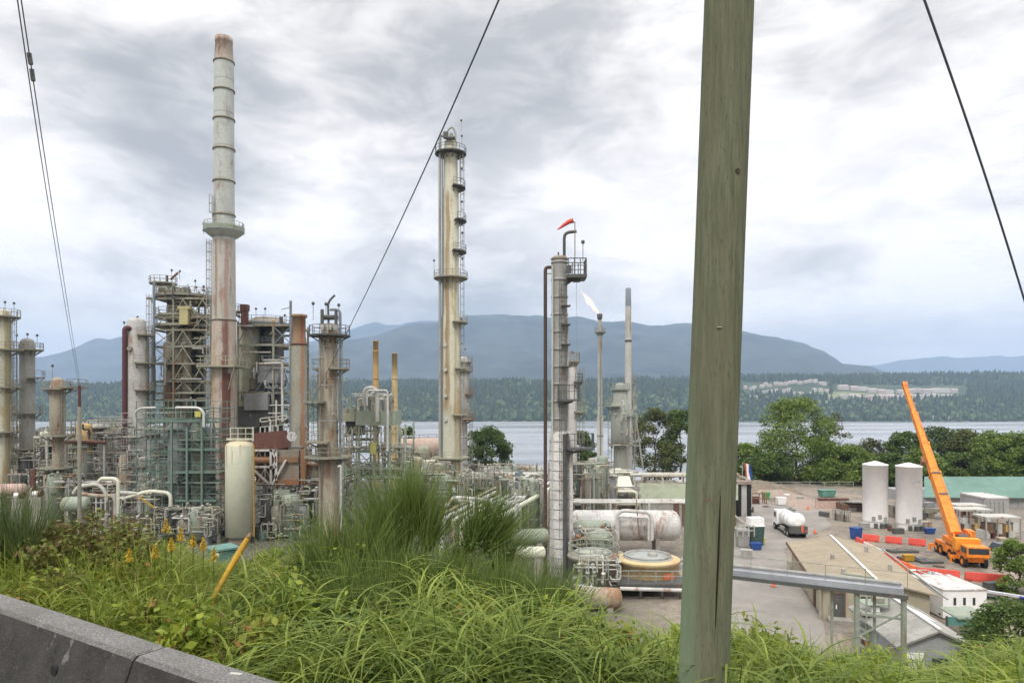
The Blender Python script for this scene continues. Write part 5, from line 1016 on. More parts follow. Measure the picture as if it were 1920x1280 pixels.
dr = part('door', T, 'dark', onf(.75, 1.65, .35, 2.35)); o = MB(); onf2 = f-d*.11; p = onf2+n*1.0; o.boxr(p+Vector((.12, 0, 1.2)), (.25, .03, .35)); o = o.build('notice', 'white2'); reparent(o, dr)
part('door_frame', T, 'brown', lambda m: [onf(a, b, z0, z1, .16)(m) for a, b, z0, z1 in ((.62, .74, .35, 2.47), (1.66, 1.78, .35, 2.47), (.745, 1.655, 2.355, 2.47))]); part('step', T, 'concrete', onf(.3, 2.2, 0, .33, 1.2)); part('window', T, 'glass', onf(3.0, 4.6, 1.3, 2.2)); part('post', T, 'buff', lambda m: m.beam(P0-n*.3-d*.3, P0-n*.3-d*.3+Vector((0, 0, 2.7)), .14)); part('side_door', T, 'brown', lambda m: m.boxr(P0-n*.06+d*4+Vector((0, 0, 1.0)), (.1, 1.0, 2.0), math.atan2(d.y, d.x)-PI/2))
# wooden ramp / handrail
T = thing('stair', 'wooden stair with diagonal handrails in front of the workshop door', 'stair', (30.2, 56.2, G))
a0 = Vector((29.0, 56.6, G+.6)); a1 = Vector((32.6, 54.0, G-.0))
for k_ in (0, 1.0): part('handrail', T, 'buff', lambda m: (m.beam(a0+Vector((0, -k_, 1.0)), a1+Vector((0, -k_, 1.0)), .1), m.beam(a0+Vector((0, -k_, 0)), a1+Vector((0, -k_, .08)), .1, .25), [m.beam(a0+(a1-a0)*q+Vector((0, -k_, 0)), a0+(a1-a0)*q+Vector((0, -k_, 1.0)), .08) for q in (.02, .33, .66, .98)]))
part('tread', T, 'brown', lambda m: [m.boxr(a0+(a1-a0)*(q/8)+Vector((0, -.5, .02)), (.4, 1.0, .06), -.6) for q in range(8)])

T, P0, d, n = gable('shed', 'small grey gable-roofed shed at the bottom right with a white door', (25.9, 45.6), (.13, 1.0), 8.2, 4.7, 2.7, 3.75, 'greywall', 'greyroof', .35, cap='white2')
f = P0-d*.06; part('door', T, 'white2', onf(.35, 1.45, .1, 2.3)); part('window', T, 'glass', onf(2.0, 3.0, .9, 2.0)); part('white_panel', T, 'white2', onf(3.2, 4.5, .2, 2.2))
part('skylight', T, 'white2', lambda m: m.boxr(P0+n*3.4+d*5+Vector((0, 0, 3.42)), (1.4, 2.0, .08), -.13, (.42, 'Y'))); part('roof_vent', T, 'galv', lambda m: m.boxr(P0+n*3.0+d*7+Vector((0, 0, 3.6)), (.5, .5, .5)))
# pipe bridge
T = thing('pipe_bridge', 'grey box pipe bridge on green legs crossing the yard road in front of the workshop', 'bridge', (X(1650, 52.5), 52.5, G))
a = W(1278, 1060, 50.7); b = W(1694, 1107, 44.0); zb_ = a.z; b.z = zb_
part('deck', T, plain('bridge_grey', (.33, .35, .38), .7, .15, 1), lambda m: m.beam(a, b, .9, .42)); part('edge_beam', T, 'dark', lambda m: (m.beam(a+Vector((0, -.55, -.3)), b+Vector((0, -.55, -.3)), .1, .25), m.beam(a+Vector((0, .55, -.3)), b+Vector((0, .55, -.3)), .1, .25)))
part('railing', T, 'gpale', lambda m: m.rail([a+Vector((0, -.45, .25)), b+Vector((0, -.45, .25))], 1.0, .035, 2.4, mid=False)); part('pipe', T, 'galv', lambda m: m.cyl(a+Vector((0, .2, .4)), b+Vector((0, .2, .4)), .12))
for u in (1290, 1355, 1576, 1612, 1650, 1690):
    q = a+(b-a)*((u-1278)/(1694-1278)); part('leg', T, 'gpale', lambda m: m.boxr((q.x, q.y-.3 if u in (1612, 1690) else q.y+.3, (G+zb_-.45)/2+.0), (.26 if u in (1612, 1690) else .14,)*2+(zb_-.45-G,)))
q = a+(b-a)*.87; part('cross_beam', T, 'gpale', lambda m: (m.beam(W(1614, 1150, 45), W(1690, 1160, 44), .14), m.beam(W(1614, 1190, 45), W(1690, 1150, 44), .1), m.beam(W(1580, 1075, 46), W(1640, 1083, 45.4), .12)))
T = thing('scaffold', 'small stack of steel shelving and pipes under the pipe bridge', 'shelving', (X(1640, 51), 51, G))
for i in range(6): z = G+.6+i*.65; part('shelf', T, ['galv', 'wpipe', 'gpale'][i % 3], lambda m: m.box(X(1618, 51), X(1662, 51), 50.6, 52.2, z, z+.07)); part('goods', T, ['redrust', 'white2', 'grime'][i % 3], lambda m: m.boxr((X(1632+i % 3*9, 51), 51.3, z+.28), (.6, .8, .36)))
for u in (1619, 1661): part('upright', T, 'gpale', lambda m: (m.box(X(u, 51)-.05, X(u, 51)+.05, 50.5, 50.6, G, G+4.6), m.box(X(u, 51)-.05, X(u, 51)+.05, 52.21, 52.3, G, G+4.6)))

# ------------------------------------------------------------------ crane
o_ = Vector((X(1800, 82), 82, G)); cd = Vector((-.22, -.975, 0)).normalized(); cn = Vector((cd.y, -cd.x, 0))    # carrier axis, its side
rzc = math.atan2(cd.y, cd.x)
CS = .86
def L(a, b, z): return o_+cd*a*CS+cn*b*CS+Vector((0, 0, z*CS))
T = thing('mobile_crane', 'big orange mobile crane with its telescopic boom raised to the left', 'crane', tuple(o_))
def bxc(a0, a1, b0, b1, z0, z1): return lambda m: m.add([L(a, b, z) for z in (z0, z1) for a, b in ((a0, b0), (a1, b0), (a1, b1), (a0, b1))], [(0,3,2,1), (4,5,6,7), (0,1,5,4), (1,2,6,5), (2,3,7,6), (3,0,4,7)])
part('chassis', T, 'crane', bxc(-5.6, 5.0, -1.35, 1.35, .75, 1.55)); part('deck', T, 'crane', bxc(-5.4, 3.2, -1.3, 1.3, 1.553, 1.85))
cb = part('cab', T, 'crane', bxc(3.6, 5.9, -1.35, 1.35, 1.56, 2.9)); 
o = MB(); bxc(5.905, 5.94, -1.2, 1.2, 2.0, 2.75)(o); bxc(4.0, 5.6, -1.39, -1.355, 2.0, 2.7)(o); bxc(4.0, 5.6, 1.355, 1.39, 2.0, 2.7)(o); o = o.build('window', 'glass'); reparent(o, cb)
for a in (-4.6, -3.0, 0.2, 1.8, 4.4):
    for s in (-1, 1):
        w_ = part('wheel', T, 'black', lambda m: m.cyl(L(a, s*1.0, .68), L(a, s*1.42, .68), .68, n=16)); o = MB().cyl(L(a, s*1.425, .68), L(a, s*1.46, .68), .33, n=12).build('rim', 'crane'); reparent(o, w_)
for a in (-5.0, 2.6):
    for s in (-1, 1):
        q = part('outrigger', T, 'crane', lambda m: (m.beam(L(a, s*1.2, .95), L(a, s*2.1, .95), .35), m.cyl(L(a, s*2.1, .15), L(a, s*2.1, 1.2), .14))); o = MB().cyl(L(a, s*2.1, 0), L(a, s*2.1, .15), .4, n=12).build('foot_pad', 'galv'); reparent(o, q)
part('turntable', T, 'dark', lambda m: m.cyl(L(-1.2, 0, 1.85), L(-1.2, 0, 2.15), 1.1, n=20))
bt = W(1697, 725, 104); bb = L(-1.6, 0, 3.1); bd = (bt-bb).normalized(); hd = Vector((bd.x, bd.y, 0)).normalized(); hn = Vector((hd.y, -hd.x, 0))
def U(a, b, z): return L(-1.2, 0, 0)+hd*a*CS+hn*b*CS+Vector((0, 0, z*CS))
def bxu(a0, a1, b0, b1, z0, z1): return lambda m: m.add([U(a, b, z) for z in (z0, z1) for a, b in ((a0, b0), (a1, b0), (a1, b1), (a0, b1))], [(0,3,2,1), (4,5,6,7), (0,1,5,4), (1,2,6,5), (2,3,7,6), (3,0,4,7)])
part('superstructure', T, 'crane', bxu(-3.2, 1.6, -1.3, 1.3, 2.16, 2.9)); part('counterweight', T, plain('crane_amber', (.80, .33, .04), .5, .12, 2), bxu(-4.4, -3.22, -1.5, 1.5, 1.95, 3.5)); part('winch', T, 'dark', lambda m: m.cyl(U(-2.3, -.6, 3.25), U(-2.3, .6, 3.25), .45))
oc = part('operator_cab', T, 'crane', bxu(-.4, 1.6, 1.32, 2.2, 2.2, 3.9)); o = MB(); bxu(1.605, 1.63, 1.4, 2.12, 2.7, 3.8)(o); bxu(-.2, 1.4, 2.205, 2.23, 2.7, 3.8)(o); o = o.build('window', 'glass'); reparent(o, oc)
for s in (-1, 1): part('boom_bracket', T, 'crane', lambda m: m.add([U(-2.6, s*.95, 2.9), U(-.4, s*.95, 2.9), U(-1.2, s*.95, 3.9), U(-2.3, s*.95, 3.9), U(-2.6, s*1.15, 2.9), U(-.4, s*1.15, 2.9), U(-1.2, s*1.15, 3.9), U(-2.3, s*1.15, 3.9)], [(0,1,2,3), (7,6,5,4), (0,4,5,1), (1,5,6,2), (2,6,7,3), (3,7,4,0)]))
BL = (bt-bb).length; ws_ = [(0, .36, 1.18), (.36, .56, .98), (.56, .78, .78), (.78, 1.0, .6)]
for i, (s0, s1, w_) in enumerate(ws_):
    q = part('boom_section', T, 'crane', lambda m: m.beam(bb+bd*BL*s0, bb+bd*BL*s1, w_, w_*1.1, w2=w_*.93, h2=w_))
    o = MB().beam(bb+bd*(BL*s1-.35), bb+bd*(BL*s1+.02), w_*1.05, w_*1.12).build('collar', 'crane'); reparent(o, q)
part('boom_head', T, 'crane', lambda m: (m.beam(bt, bt+bd*.6+Vector((0, 0, .2)), .6, .8), m.cyl(bt+bd*.5-hn*.3, bt+bd*.5+hn*.3, .3)))
part('boom_stripe', T, plain('crane_dark_lettering', (.25, .09, .03), .6), lambda m: [m.beam(bb+bd*q+hn*.67, bb+bd*(q+.9)+hn*.67, .02, .5) for q in (3, 4.2, 5.4, 6.6)])
for q in (5.5, 9.2): part('hose_guide', T, 'dark', lambda m: m.beam(bb+bd*q+Vector((0, 0, .75)), bb+bd*(q+.3)+Vector((0, 0, .75)), 1.0, .2))
part('luffing_ram', T, 'galv', lambda m: (m.cyl(U(.9, 0, 2.7), bb+bd*7.5-Vector((0, 0, .9)), .2), m.cyl(U(.9, 0, 2.7), U(.9, 0, 2.7)+(bb+bd*7.5-Vector((0, 0, .9))-U(.9, 0, 2.7))*.55, .3)))
part('side_plate', T, 'orange_rust', lambda m: m.beam(bb+bd*12-hn*1.0, bb+bd*13-hn*1.0, .25, .8))
part('hoist_rope', T, 'dark', lambda m: m.cyl(U(-2.3, 0, 3.7), bt+bd*.3+Vector((0, 0, .8)), .025, n=4, caps=False))

# water-filled barriers: one kind, copied
def barrier_proto(mat, label, group):
    T = thing('safety_barrier', label, 'barrier', (0, 0, 0), group)
    part('body', T, mat, lambda m: m.add([(-1.0, -.3, 0), (1.0, -.3, 0), (1.0, .3, 0), (-1.0, .3, 0), (-1.0, -.3, .25), (1.0, -.3, .25), (1.0, .3, .25), (-1.0, .3, .25), (-1.0, -.12, .9), (1.0, -.12, .9), (1.0, .12, .9), (-1.0, .12, .9)],
        [(3,2,1,0), (0,1,5,4), (1,2,6,5), (2,3,7,6), (3,0,4,7), (4,5,9,8), (5,6,10,9), (6,7,11,10), (7,4,8,11), (8,9,10,11)])); part('foot', T, 'black', lambda m: m.box(-.8, -.5, -.36, .36, .005, .08)); part('foot', T, 'black', lambda m: m.box(.5, .8, -.36, .36, .005, .08)); return T
runs = [((1612, 1012), (1742, 1024), 'red', 'red water-filled barrier in the back row behind the crane pad', 'red barriers behind the crane pad'),
        ((1606, 1018), (1690, 1066), 'red', 'red water-filled barrier in the slanting row left of the crane pad', 'red barriers left of the crane pad'),
        ((1686, 1064), (1716, 1076), 'orange', 'orange water-filled barrier at the corner of the crane pad', 'orange barriers at the corner'),
        ((1724, 1079), (1797, 1085), 'red', 'red water-filled barrier in the front row, left half', 'front barriers, left half'), ((1812, 1087), (1886, 1093), 'red', 'red water-filled barrier in the front row, right half', 'front barriers, right half')]
for (pa, pb, mt, lab, g) in runs:
    A, B = gp(*pa), gp(*pb); dd = (B-A); nn = max(2, int(dd.length/2.15)); proto = barrier_proto(mt, lab, g); rz_ = math.atan2(dd.y, dd.x)
    for i in range(nn):
        p = A+dd*(i+.5)/nn
        if i == 0: proto.location = p; proto.rotation_euler = (0, 0, rz_)
        else: copy_tree(proto, p, None, None, rz_+rr.uniform(-.08, .08))
# barrier rail (white) beside
T = thing('guard_rail', 'white guard rail lying along the slanting barrier row', 'rail', tuple(gp(1650, 1040))); A, B = gp(1626, 1028), gp(1664, 1046)
part('rail', T, 'white2', lambda m: m.beam(A+Vector((-.8, -.8, .9)), B+Vector((-.8, -.8, .9)), .1, .35)); part('post', T, 'galv', lambda m: [m.beam(A+(B-A)*q+Vector((-.8, -.8, 0)), A+(B-A)*q+Vector((-.8, -.8, .75)), .1) for q in (.05, .35, .65, .95)])
def skip(label, u, v, mat, size, rz=0., lid=None, name='bin', cat='bin'):
    p = gp(u, v); T = thing(name, label, cat, tuple(p)); a, b, h = size
    def body(m):
        c_, s_ = math.cos(rz), math.sin(rz); q = lambda x_, y_, z_: (p.x+x_*c_-y_*s_, p.y+x_*s_+y_*c_, G+z_)
        m.add([q(-a*.42, -b*.42, .1), q(a*.42, -b*.42, .1), q(a*.42, b*.42, .1), q(-a*.42, b*.42, .1), q(-a/2, -b/2, h), q(a/2, -b/2, h), q(a/2, b/2, h), q(-a/2, b/2, h)], [(3,2,1,0), (0,1,5,4), (1,2,6,5), (2,3,7,6), (3,0,4,7), (4,5,6,7)])
    part('body', T, mat, body); part('lid', T, lid or mat, lambda m: m.boxr((p.x, p.y, G+h+.06), (a*1.06, b*1.06, .1), rz)); part('base', T, 'black', lambda m: m.boxr((p.x, p.y, G+.05), (a*.7, b*.7, .09), rz)); return T
skip('small blue bin at the left end of the red barriers', 1605, 1010, 'blue', (1.2, 1.2, 1.5), .5); skip('blue crate on the ground right of the right silo', 1743, 1000, 'blue', (1.3, .8, .7)); skip('dark blue bin below the white topped cabinet by the wooden pole', 1417, 1030, 'blue', (1.3, 1.0, .8))
skip('white plastic cube tank at the back of the yard', 1464, 946, 'white2', (1.6, 1.3, 1.3)); skip('small green tank at the back of the yard beside the orange frame', 1436, 936, plain('bright_green', (.05, .30, .10), .5), (1.3, 1.2, 1.3)); skip('yellow bucket beside the dark blue bin', 1428, 1020, metal('pale_yellow', (.6, .58, .2), .1), (.8, .8, .8))
skip('low yellow box against the orange barriers', 1703, 1052, 'yellowp', (1.2, .6, .7)); skip('mint green covered skip below the trees at the back of the yard', 1550, 931, plain('mint', (.12, .27, .22), .6), (3.0, 1.8, 1.3)); skip('small white cube on the gravel at the back of the yard', 1475, 934, 'white2', (.9, .9, .7))
T = skip('cabinet with white top and dark green body next to the wooden pole', 1416, 1022, plain('dark_green_cab', (.05, .09, .08), .6), (1.9, 1.5, 2.6), .1, 'white2', 'cabinet', 'cabinet'); p = gp(1416, 1022); part('white_head', T, 'white2', lambda m: m.boxr((p.x, p.y, G+3.2), (1.8, 1.4, 1.0), .1))
T = skip('grey pump cabinet with pipes just right of the wooden pole', 1392, 1024, 'galv', (1.6, 1.4, 2.2), 0, 'galv', 'cabinet', 'cabinet'); p = gp(1392, 1024); part('frame', T, 'wpipe', lambda m: (m.rail([p+Vector((-1, -1, 1.5)), p+Vector((1.2, -1, 1.5))], 1.4, .12, .8), m.beam(p+Vector((-1.2, 0, 4.2)), p+Vector((1.0, 0, 2.6)), .2)))
# dark twin tanks
T = thing('upright_tank', 'pair of dark ribbed standing tanks with a grey panel between, right of the wooden pole', 'tank', (X(1394, 113), 113, G))
for u in (1385, 1404): part('dark_tank', T, 'black', lambda m: m.cyl((X(u, 113), 113, G), W(u, 908, 113), .42, n=14))
part('panel', T, 'silver', lambda m: m.box(X(1389, 113)+.05, X(1400, 113)-.05, 112.8, 113.4, G, Z(908, 113))); part('cap', T, 'pinkgravel', lambda m: m.box(X(1380, 113), X(1408, 113), 112.4, 113.8, Z(907, 113), Z(901, 113)))
T = thing('steel_rack', 'small orange brown steel frame at the back left of the yard', 'frame', tuple(gp(1425, 945))); p = gp(1425, 945); part('frame', T, 'orange_rust', lambda m: (m.rail([p+Vector((-1.5, 0, 0)), p+Vector((1.2, 0, 0)), p+Vector((1.2, 2, 0))], 2.0, .16, 1.3))); part('load', T, 'redrust', lambda m: m.boxr(p+Vector((-.6, 1, .7)), (1.4, 1.2, 1.2)))
# flag
Yf = 120.0; T = thing('flag', 'limp red white and blue flag above the yard, right of the wooden pole', 'flag', (X(1392, Yf), Yf, G))
part('pole', T, 'galv', lambda m: m.cyl((X(1392, Yf), Yf, G), W(1392, 866, Yf), .06, n=6))
def fl_(c0, c1): 
    def g(m):
        vs = []
        for i in range(7):
            for j, q in ((0, c0), (1, c1)): t_ = i/6; vs.append(W(1393+2+q*13*(1-.1*t_)+4.5*t_+math.sin(t_*5+q*4)*.8, 868+t_*30+q*3, Yf+math.sin(t_*6+q*7)*.25))
        m.add(vs, [(2*i, 2*i+1, 2*i+3, 2*i+2) for i in range(6)], True)
    return g
part('red_stripe', T, 'flagred', fl_(0, .25)); part('white_stripe', T, 'white2', fl_(.25, .62)); part('blue_stripe', T, 'blue', fl_(.62, 1.0))

# vacuum / tank truck
p = gp(1482, 1000); dv = Vector((-.08, -.99, 0)).normalized(); nv = Vector((dv.y, -dv.x, 0))
def Lv(a, b, z): return p+dv*(a*.85)+nv*b+Vector((0, 0, z))
def bxv(a0, a1, b0, b1, z0, z1): return lambda m: m.add([Lv(a, b, z) for z in (z0, z1) for a, b in ((a0, b0), (a1, b0), (a1, b1), (a0, b1))], [(0,3,2,1), (4,5,6,7), (0,1,5,4), (1,2,6,5), (2,3,7,6), (3,0,4,7)])
T = thing('tank_truck', 'white tank truck parked on the yard road, rear towards the camera', 'truck', tuple(p))
part('chassis', T, 'black', bxv(-5.2, 4.2, -1.1, 1.1, .6, 1.0)); part('tank', T, 'white2', lambda m: m.tube([Lv(a, 0, 2.25) for a in (-2.4, -2.2, -1.8, 3.2, 3.6, 3.8)], 1.2, 18, [.5, .95, 1.2, 1.2, .95, .5]))
for a in (-1, .8, 2.6): part('tank_band', T, 'galv', lambda m: m.tube([Lv(a, 0, 2.25), Lv(a+.08, 0, 2.25)], 1.23, 18))
part('walkway', T, 'galv', lambda m: (bxv(-1.8, 3.2, -.3, .3, 3.46, 3.52)(m), m.rail([Lv(-1.6, .32, 3.5), Lv(3.0, .32, 3.5)], .35, .04, 1.2))); part('manhole', T, 'dark', lambda m: [m.cyl(Lv(a, 0, 3.5), Lv(a, 0, 3.7), .25, n=10) for a in (0, 1.7)])
cb = part('cab', T, 'white2', lambda m: m.add([Lv(a, b, z) for a, b, z in ((-5.3, -1.15, .9), (-2.9, -1.15, .9), (-2.9, 1.15, .9), (-5.3, 1.15, .9), (-5.1, -1.1, 2.9), (-3.0, -1.1, 2.9), (-3.0, 1.1, 2.9), (-5.1, 1.1, 2.9))], [(0,1,5,4), (1,2,6,5), (2,3,7,6), (3,0,4,7), (4,5,6,7), (3,2,1,0)]))
o = MB(); bxv(-4.6, -3.5, 1.16, 1.18, 1.9, 2.6)(o); bxv(-4.6, -3.5, -1.18, -1.16, 1.9, 2.6)(o); bxv(-5.36, -5.3, -.95, .95, 1.9, 2.6)(o); o = o.build('window', 'glass'); reparent(o, cb)
part('rear_gear', T, 'dark', bxv(3.4, 4.4, -1.15, 1.15, .7, 1.7)); part('toolbox', T, 'galv', lambda m: (bxv(-.8, 1.2, 1.02, 1.3, .6, 1.1)(m))); part('tail_light', T, 'red', lambda m: (bxv(4.405, 4.43, -1.1, -.8, 1.0, 1.2)(m))); part('orange_marker', T, 'orange', bxv(4.405, 4.44, -.55, -.3, .9, 1.9))
for a in (-4.2, 1.6, 2.9):
    for s in (-1, 1): w_ = part('wheel', T, 'black', lambda m: m.cyl(Lv(a, s*.85, .52), Lv(a, s*1.2, .52), .52, n=16)); o = MB().cyl(Lv(a, s*1.205, .52), Lv(a, s*1.23, .52), .26, n=10).build('rim', 'galv'); reparent(o, w_)

# buildings and stores behind silos
def bxw(u0, u1, Y0, Y1, v0, v1=None): return lambda m: m.box(X(u0, Y0), X(u1, Y0), Y0, Y1, G if v1 is None else Z(v1, Y0), Z(v0, Y0))
T = thing('storage_building', 'large building with long green metal roof behind the crane boom, cut by the right edge', 'building', (X(1840, 122), 122, G))
part('wall', T, plain('grey_metal_wall', (.34, .35, .36), .7, .1, 1), bxw(1738, 2150, 122, 136, 931)); part('roof', T, plain('green_metal_roof', (.13, .235, .20), .6, .08, 1), lambda m: m.add([W(1733, 932, 121.6), W(2160, 934, 121.6), W(2160, 893, 129), W(1733, 893, 129), W(2160, 934, 137), W(1733, 932, 137)], [(0,1,2,3), (3,2,4,5), (0,3,5), (1,4,2), (5,4,1,0)]))
for i in range(5): part('door', T, 'galv', bxw(1860+i*50, 1880+i*50, 121.9, 121.99, 940))
part('eave_beam', T, 'dark', lambda m: m.beam(W(1733, 934, 121.5), W(2160, 936, 121.5), .2, .3))
T = thing('store_shed', 'low brown lean-to store behind the left silo', 'shed', (X(1600, 118), 118, G)); part('wall', T, 'brown', bxw(1583, 1622, 118, 124, 945)); part('roof', T, 'greyroof', lambda m: m.boxr(W(1603, 940, 120), (4.6, 7.5, .25), 0, (-.12, 'X'))); part('window', T, 'galv', bxw(1592, 1606, 117.9, 117.99, 952, 962)); part('door', T, 'dark', bxw(1610, 1617, 117.9, 117.99, 950))
T = thing('rubble_heap', 'dark grey heap of stored steel between the two silos', 'heap', (X(1672, 112), 112, G))
r_ = random.Random(17)
for i in range(26): part('steel_piece', T, r_.choice(['grime', 'galv', 'dark', 'greybox']), lambda m: m.boxr((X(r_.uniform(1655, 1760), 112), 112+r_.uniform(-2, 3), G+r_.uniform(.3, 2.6)*(.4+.6*r_.random())), (r_.uniform(.6, 2.6), r_.uniform(.4, 1.2), r_.uniform(.3, 1.1)), r_.uniform(0, 3)))
T = thing('container', 'grey shipping container with pale roof below the green roof, right of the boom', 'container', (X(1867, 110), 110, G)); part('box', T, plain('container_grey', (.36, .36, .36), .7, .08), bxw(1846, 1892, 110, 116, 935)); part('roof', T, 'white', lambda m: m.box(X(1845, 110), X(1893, 110), 109.9, 116.1, Z(935, 110)+.002, Z(932, 110))); part('ribs', T, 'galv', lambda m: [bxw(1850+i*8, 1852+i*8, 109.85, 109.99, 940, 962)(m) for i in range(5)])
for i, (u0, u1, Y, v, lab) in enumerate(((1800, 1862, 100, 958, 'flat-topped steel storage rack right of the crane boom'), (1850, 1915, 94, 972, 'storage rack with pale top at the right edge of the yard'), (1795, 1850, 106, 950, 'rear storage rack near the grey container'))):
    T = thing('storage_rack', lab, 'rack', (X(u0, Y), Y, G)); part('top', T, 'wpipe', lambda m: m.box(X(u0, Y), X(u1, Y), Y, Y+3, Z(v, Y), Z(v-3, Y)))
    for q in range(4):
        u = u0+(u1-u0)*q/3; part('post', T, 'galv', lambda m: m.box(X(u, Y)-.08, X(u, Y)+.08, Y+.01, Y+.17, G, Z(v, Y)))
    for q in range(8): part('goods', T, r_.choice(['buff', 'redrust', 'dark', 'wpipe', 'ochre', 'brown', 'white']), lambda m: m.boxr((X(u0, Y)+(X(u1, Y)-X(u0, Y))*(q+.5)/8, Y+1.2, G+.4+.8*(q % 2)+r_.random()*.4), (.8, 1.6, .8+r_.random()*.6), r_.uniform(-.2, .2)))
T = thing('gravel_pile', 'pinkish gravel bank rising at the back of the yard', 'gravel', (X(1550, 135), 135, G))
def pile(m, u0, u1, Y0, dep, h, seed):
    r2 = random.Random(seed); nx = 14; ny = 6; vs = []
    for j in range(ny+1):
        for i in range(nx+1):
            a = i/nx; b_ = j/ny; vs.append((X(u0, Y0)+(X(u1, Y0)-X(u0, Y0))*a, Y0+dep*b_, G-.05+h*(min(1, 4*min(a, 1-a)))**.6*min(1, b_*2)*(.85+.3*r2.random()) if 0 < i < nx and 0 < j else G-.05))
    m.add(vs, [(j*(nx+1)+i, j*(nx+1)+i+1, (j+1)*(nx+1)+i+1, (j+1)*(nx+1)+i) for j in range(ny) for i in range(nx)], True)
part('heap', T, 'pinkgravel', lambda m: pile(m, 1500, 1592, 118, 24, .7, 3)); T = thing('gravel_pile', 'brown earth bank below the tall tree at the back of the yard', 'gravel', (X(1440, 140), 140, G)); part('heap', T, plain('brown_earth', (.2, .165, .125), .95, .3, 1.5, bumpv=.4), lambda m: pile(m, 1400, 1520, 138, 16, 1.2, 5))
T = thing('retaining_wall', 'low pink concrete wall at the edge of the gravel bank', 'wall', (X(1560, 116), 116, G)); part('wall', T, plain('pink_concrete', (.50, .38, .33), .9, .1), bxw(1530, 1592, 121, 121.4, 938)); part('cap', T, 'redrust', bxw(1535, 1592, 120.9, 121.5, 934, 937.5))
for u, v in ((1567, 975), (1583, 978)): p = gp(u, v); T = thing('steel_cage', 'open cage of stored parts beside the pink wall, %s' % ('left' if u < 1570 else 'right'), 'cage', tuple(p)); part('frame', T, 'galv', lambda m: m.rail([p, p+Vector((1, 0, 0)), p+Vector((1, 1, 0)), p+Vector((0, 1, 0))], 1.6, .08, .5, close=True)); part('contents', T, 'pinkgravel', lambda m: m.boxr(p+Vector((.5, .5, .6)), (.7, .7, 1.0), .2))
# white trailer, blue rack, teal canopy
Yt = 59.5; T = thing('office_trailer', 'white site trailer with small dark windows at lower right, beside the teal canopy', 'trailer', (X(1800, Yt), Yt, G)); part('body', T, 'white2', bxw(1768, 1850, Yt, Yt+5, 1106, 1158)); part('roof', T, 'white', lambda m: m.box(X(1767, Yt), X(1851, Yt), Yt-.1, Yt+5.1, Z(1106, Yt)+.002, Z(1104, Yt)))
for u in (1788, 1806, 1824): part('window', T, 'glass', bxw(u, u+5, Yt-.02, Yt-.005, 1120, 1134))
for u in (1775, 1840): part('wheel', T, 'black', lambda m: m.cyl((X(u, Yt), Yt+.3, G+.35), (X(u, Yt), Yt+.6, G+.35), .35))
T = thing('canopy', 'pale teal canopy on a dark frame in front of the white trailer', 'canopy', (X(1800, 56), 56, G)); part('cover', T, 'gpale', lambda m: m.boxr(W(1808, 1148, 56), (2.8, 2.2, .12), .1, (.12, 'X'))); part('curtain', T, 'teal', bxw(1778, 1838, 55, 55.1, 1156, 1172))
for u in (1777, 1838): part('post', T, 'dark', lambda m: m.box(X(u, 55)-.06, X(u, 55)+.06, 55.1, 55.2, G, Z(1155, 55)))
T = thing('pipe_stack', 'stack of blue and white tubes lying right of the white trailer', 'tubes', (X(1860, 66), 66, G))
for i in range(12): part('tube', T, ['blue', 'white2', 'galv'][i % 3], lambda m: m.cyl((X(1822, 66)+i % 4*.45, 67.5-i*.12, G+.15+.25*(i//4)), (X(1880, 66)+i % 4*.45, 64.8-i*.12, G+.15+.25*(i//4)), .14, n=8))
T = thing('pipe_stack', 'pale steel pipes stacked left of the white trailer', 'tubes', (X(1745, 62), 62, G))
for i in range(9): part('tube', T, ['white2', 'wpipe', 'galv'][i % 3], lambda m: m.cyl((X(1735, 62)+i % 5*.4, 63.5, G+.15+.26*(i//5)), (X(1760, 62)+i % 5*.4, 58.5, G+.15+.26*(i//5)), .14, n=8))
T = thing('equipment_skid', 'white equipment skid with pipes between the workshop roof and the white trailer', 'equipment', (X(1750, 66), 66, G)); part('base', T, 'galv', lambda m: m.box(X(1722, 66), X(1768, 66), 65, 68, G+.01, G+.3)); pipes(T, 16, (X(1724, 66), X(1768, 66), 65, 68, G+.3, G+2.2), rr, (.05, .16), ('white2', 'wpipe', 'bluegrey'))
T = thing('parked_car', 'small dark pickup parked near the right edge behind the crane', 'car', (X(1878, 84), 84, G)); Yq = 84; x = X(1878, Yq)
part('body', T, 'black', lambda m: m.add([(x-2.2, Yq-.9, G+.4), (x+2.2, Yq-.9, G+.4), (x+2.2, Yq+.9, G+.4), (x-2.2, Yq+.9, G+.4), (x-2.2, Yq-.85, G+1.0), (x+2.2, Yq-.85, G+1.0), (x+2.2, Yq+.85, G+1.0), (x-2.2, Yq+.85, G+1.0)], [(3,2,1,0), (0,1,5,4), (1,2,6,5), (2,3,7,6), (3,0,4,7), (4,5,6,7)])); part('cabin', T, 'glass', lambda m: m.add([(x-1.0, Yq-.8, G+1.002), (x+.9, Yq-.8, G+1.002), (x+.9, Yq+.8, G+1.002), (x-1.0, Yq+.8, G+1.002), (x-.7, Yq-.65, G+1.6), (x+.6, Yq-.65, G+1.6), (x+.6, Yq+.65, G+1.6), (x-.7, Yq+.65, G+1.6)], [(3,2,1,0), (0,1,5,4), (1,2,6,5), (2,3,7,6), (3,0,4,7), (4,5,6,7)]))
for a in (-1.4, 1.4):
    for s in (-.92, .72): part('wheel', T, 'black', lambda m: m.cyl((x+a, Yq+s, G+.38), (x+a, Yq+s+.2, G+.38), .38, n=14))
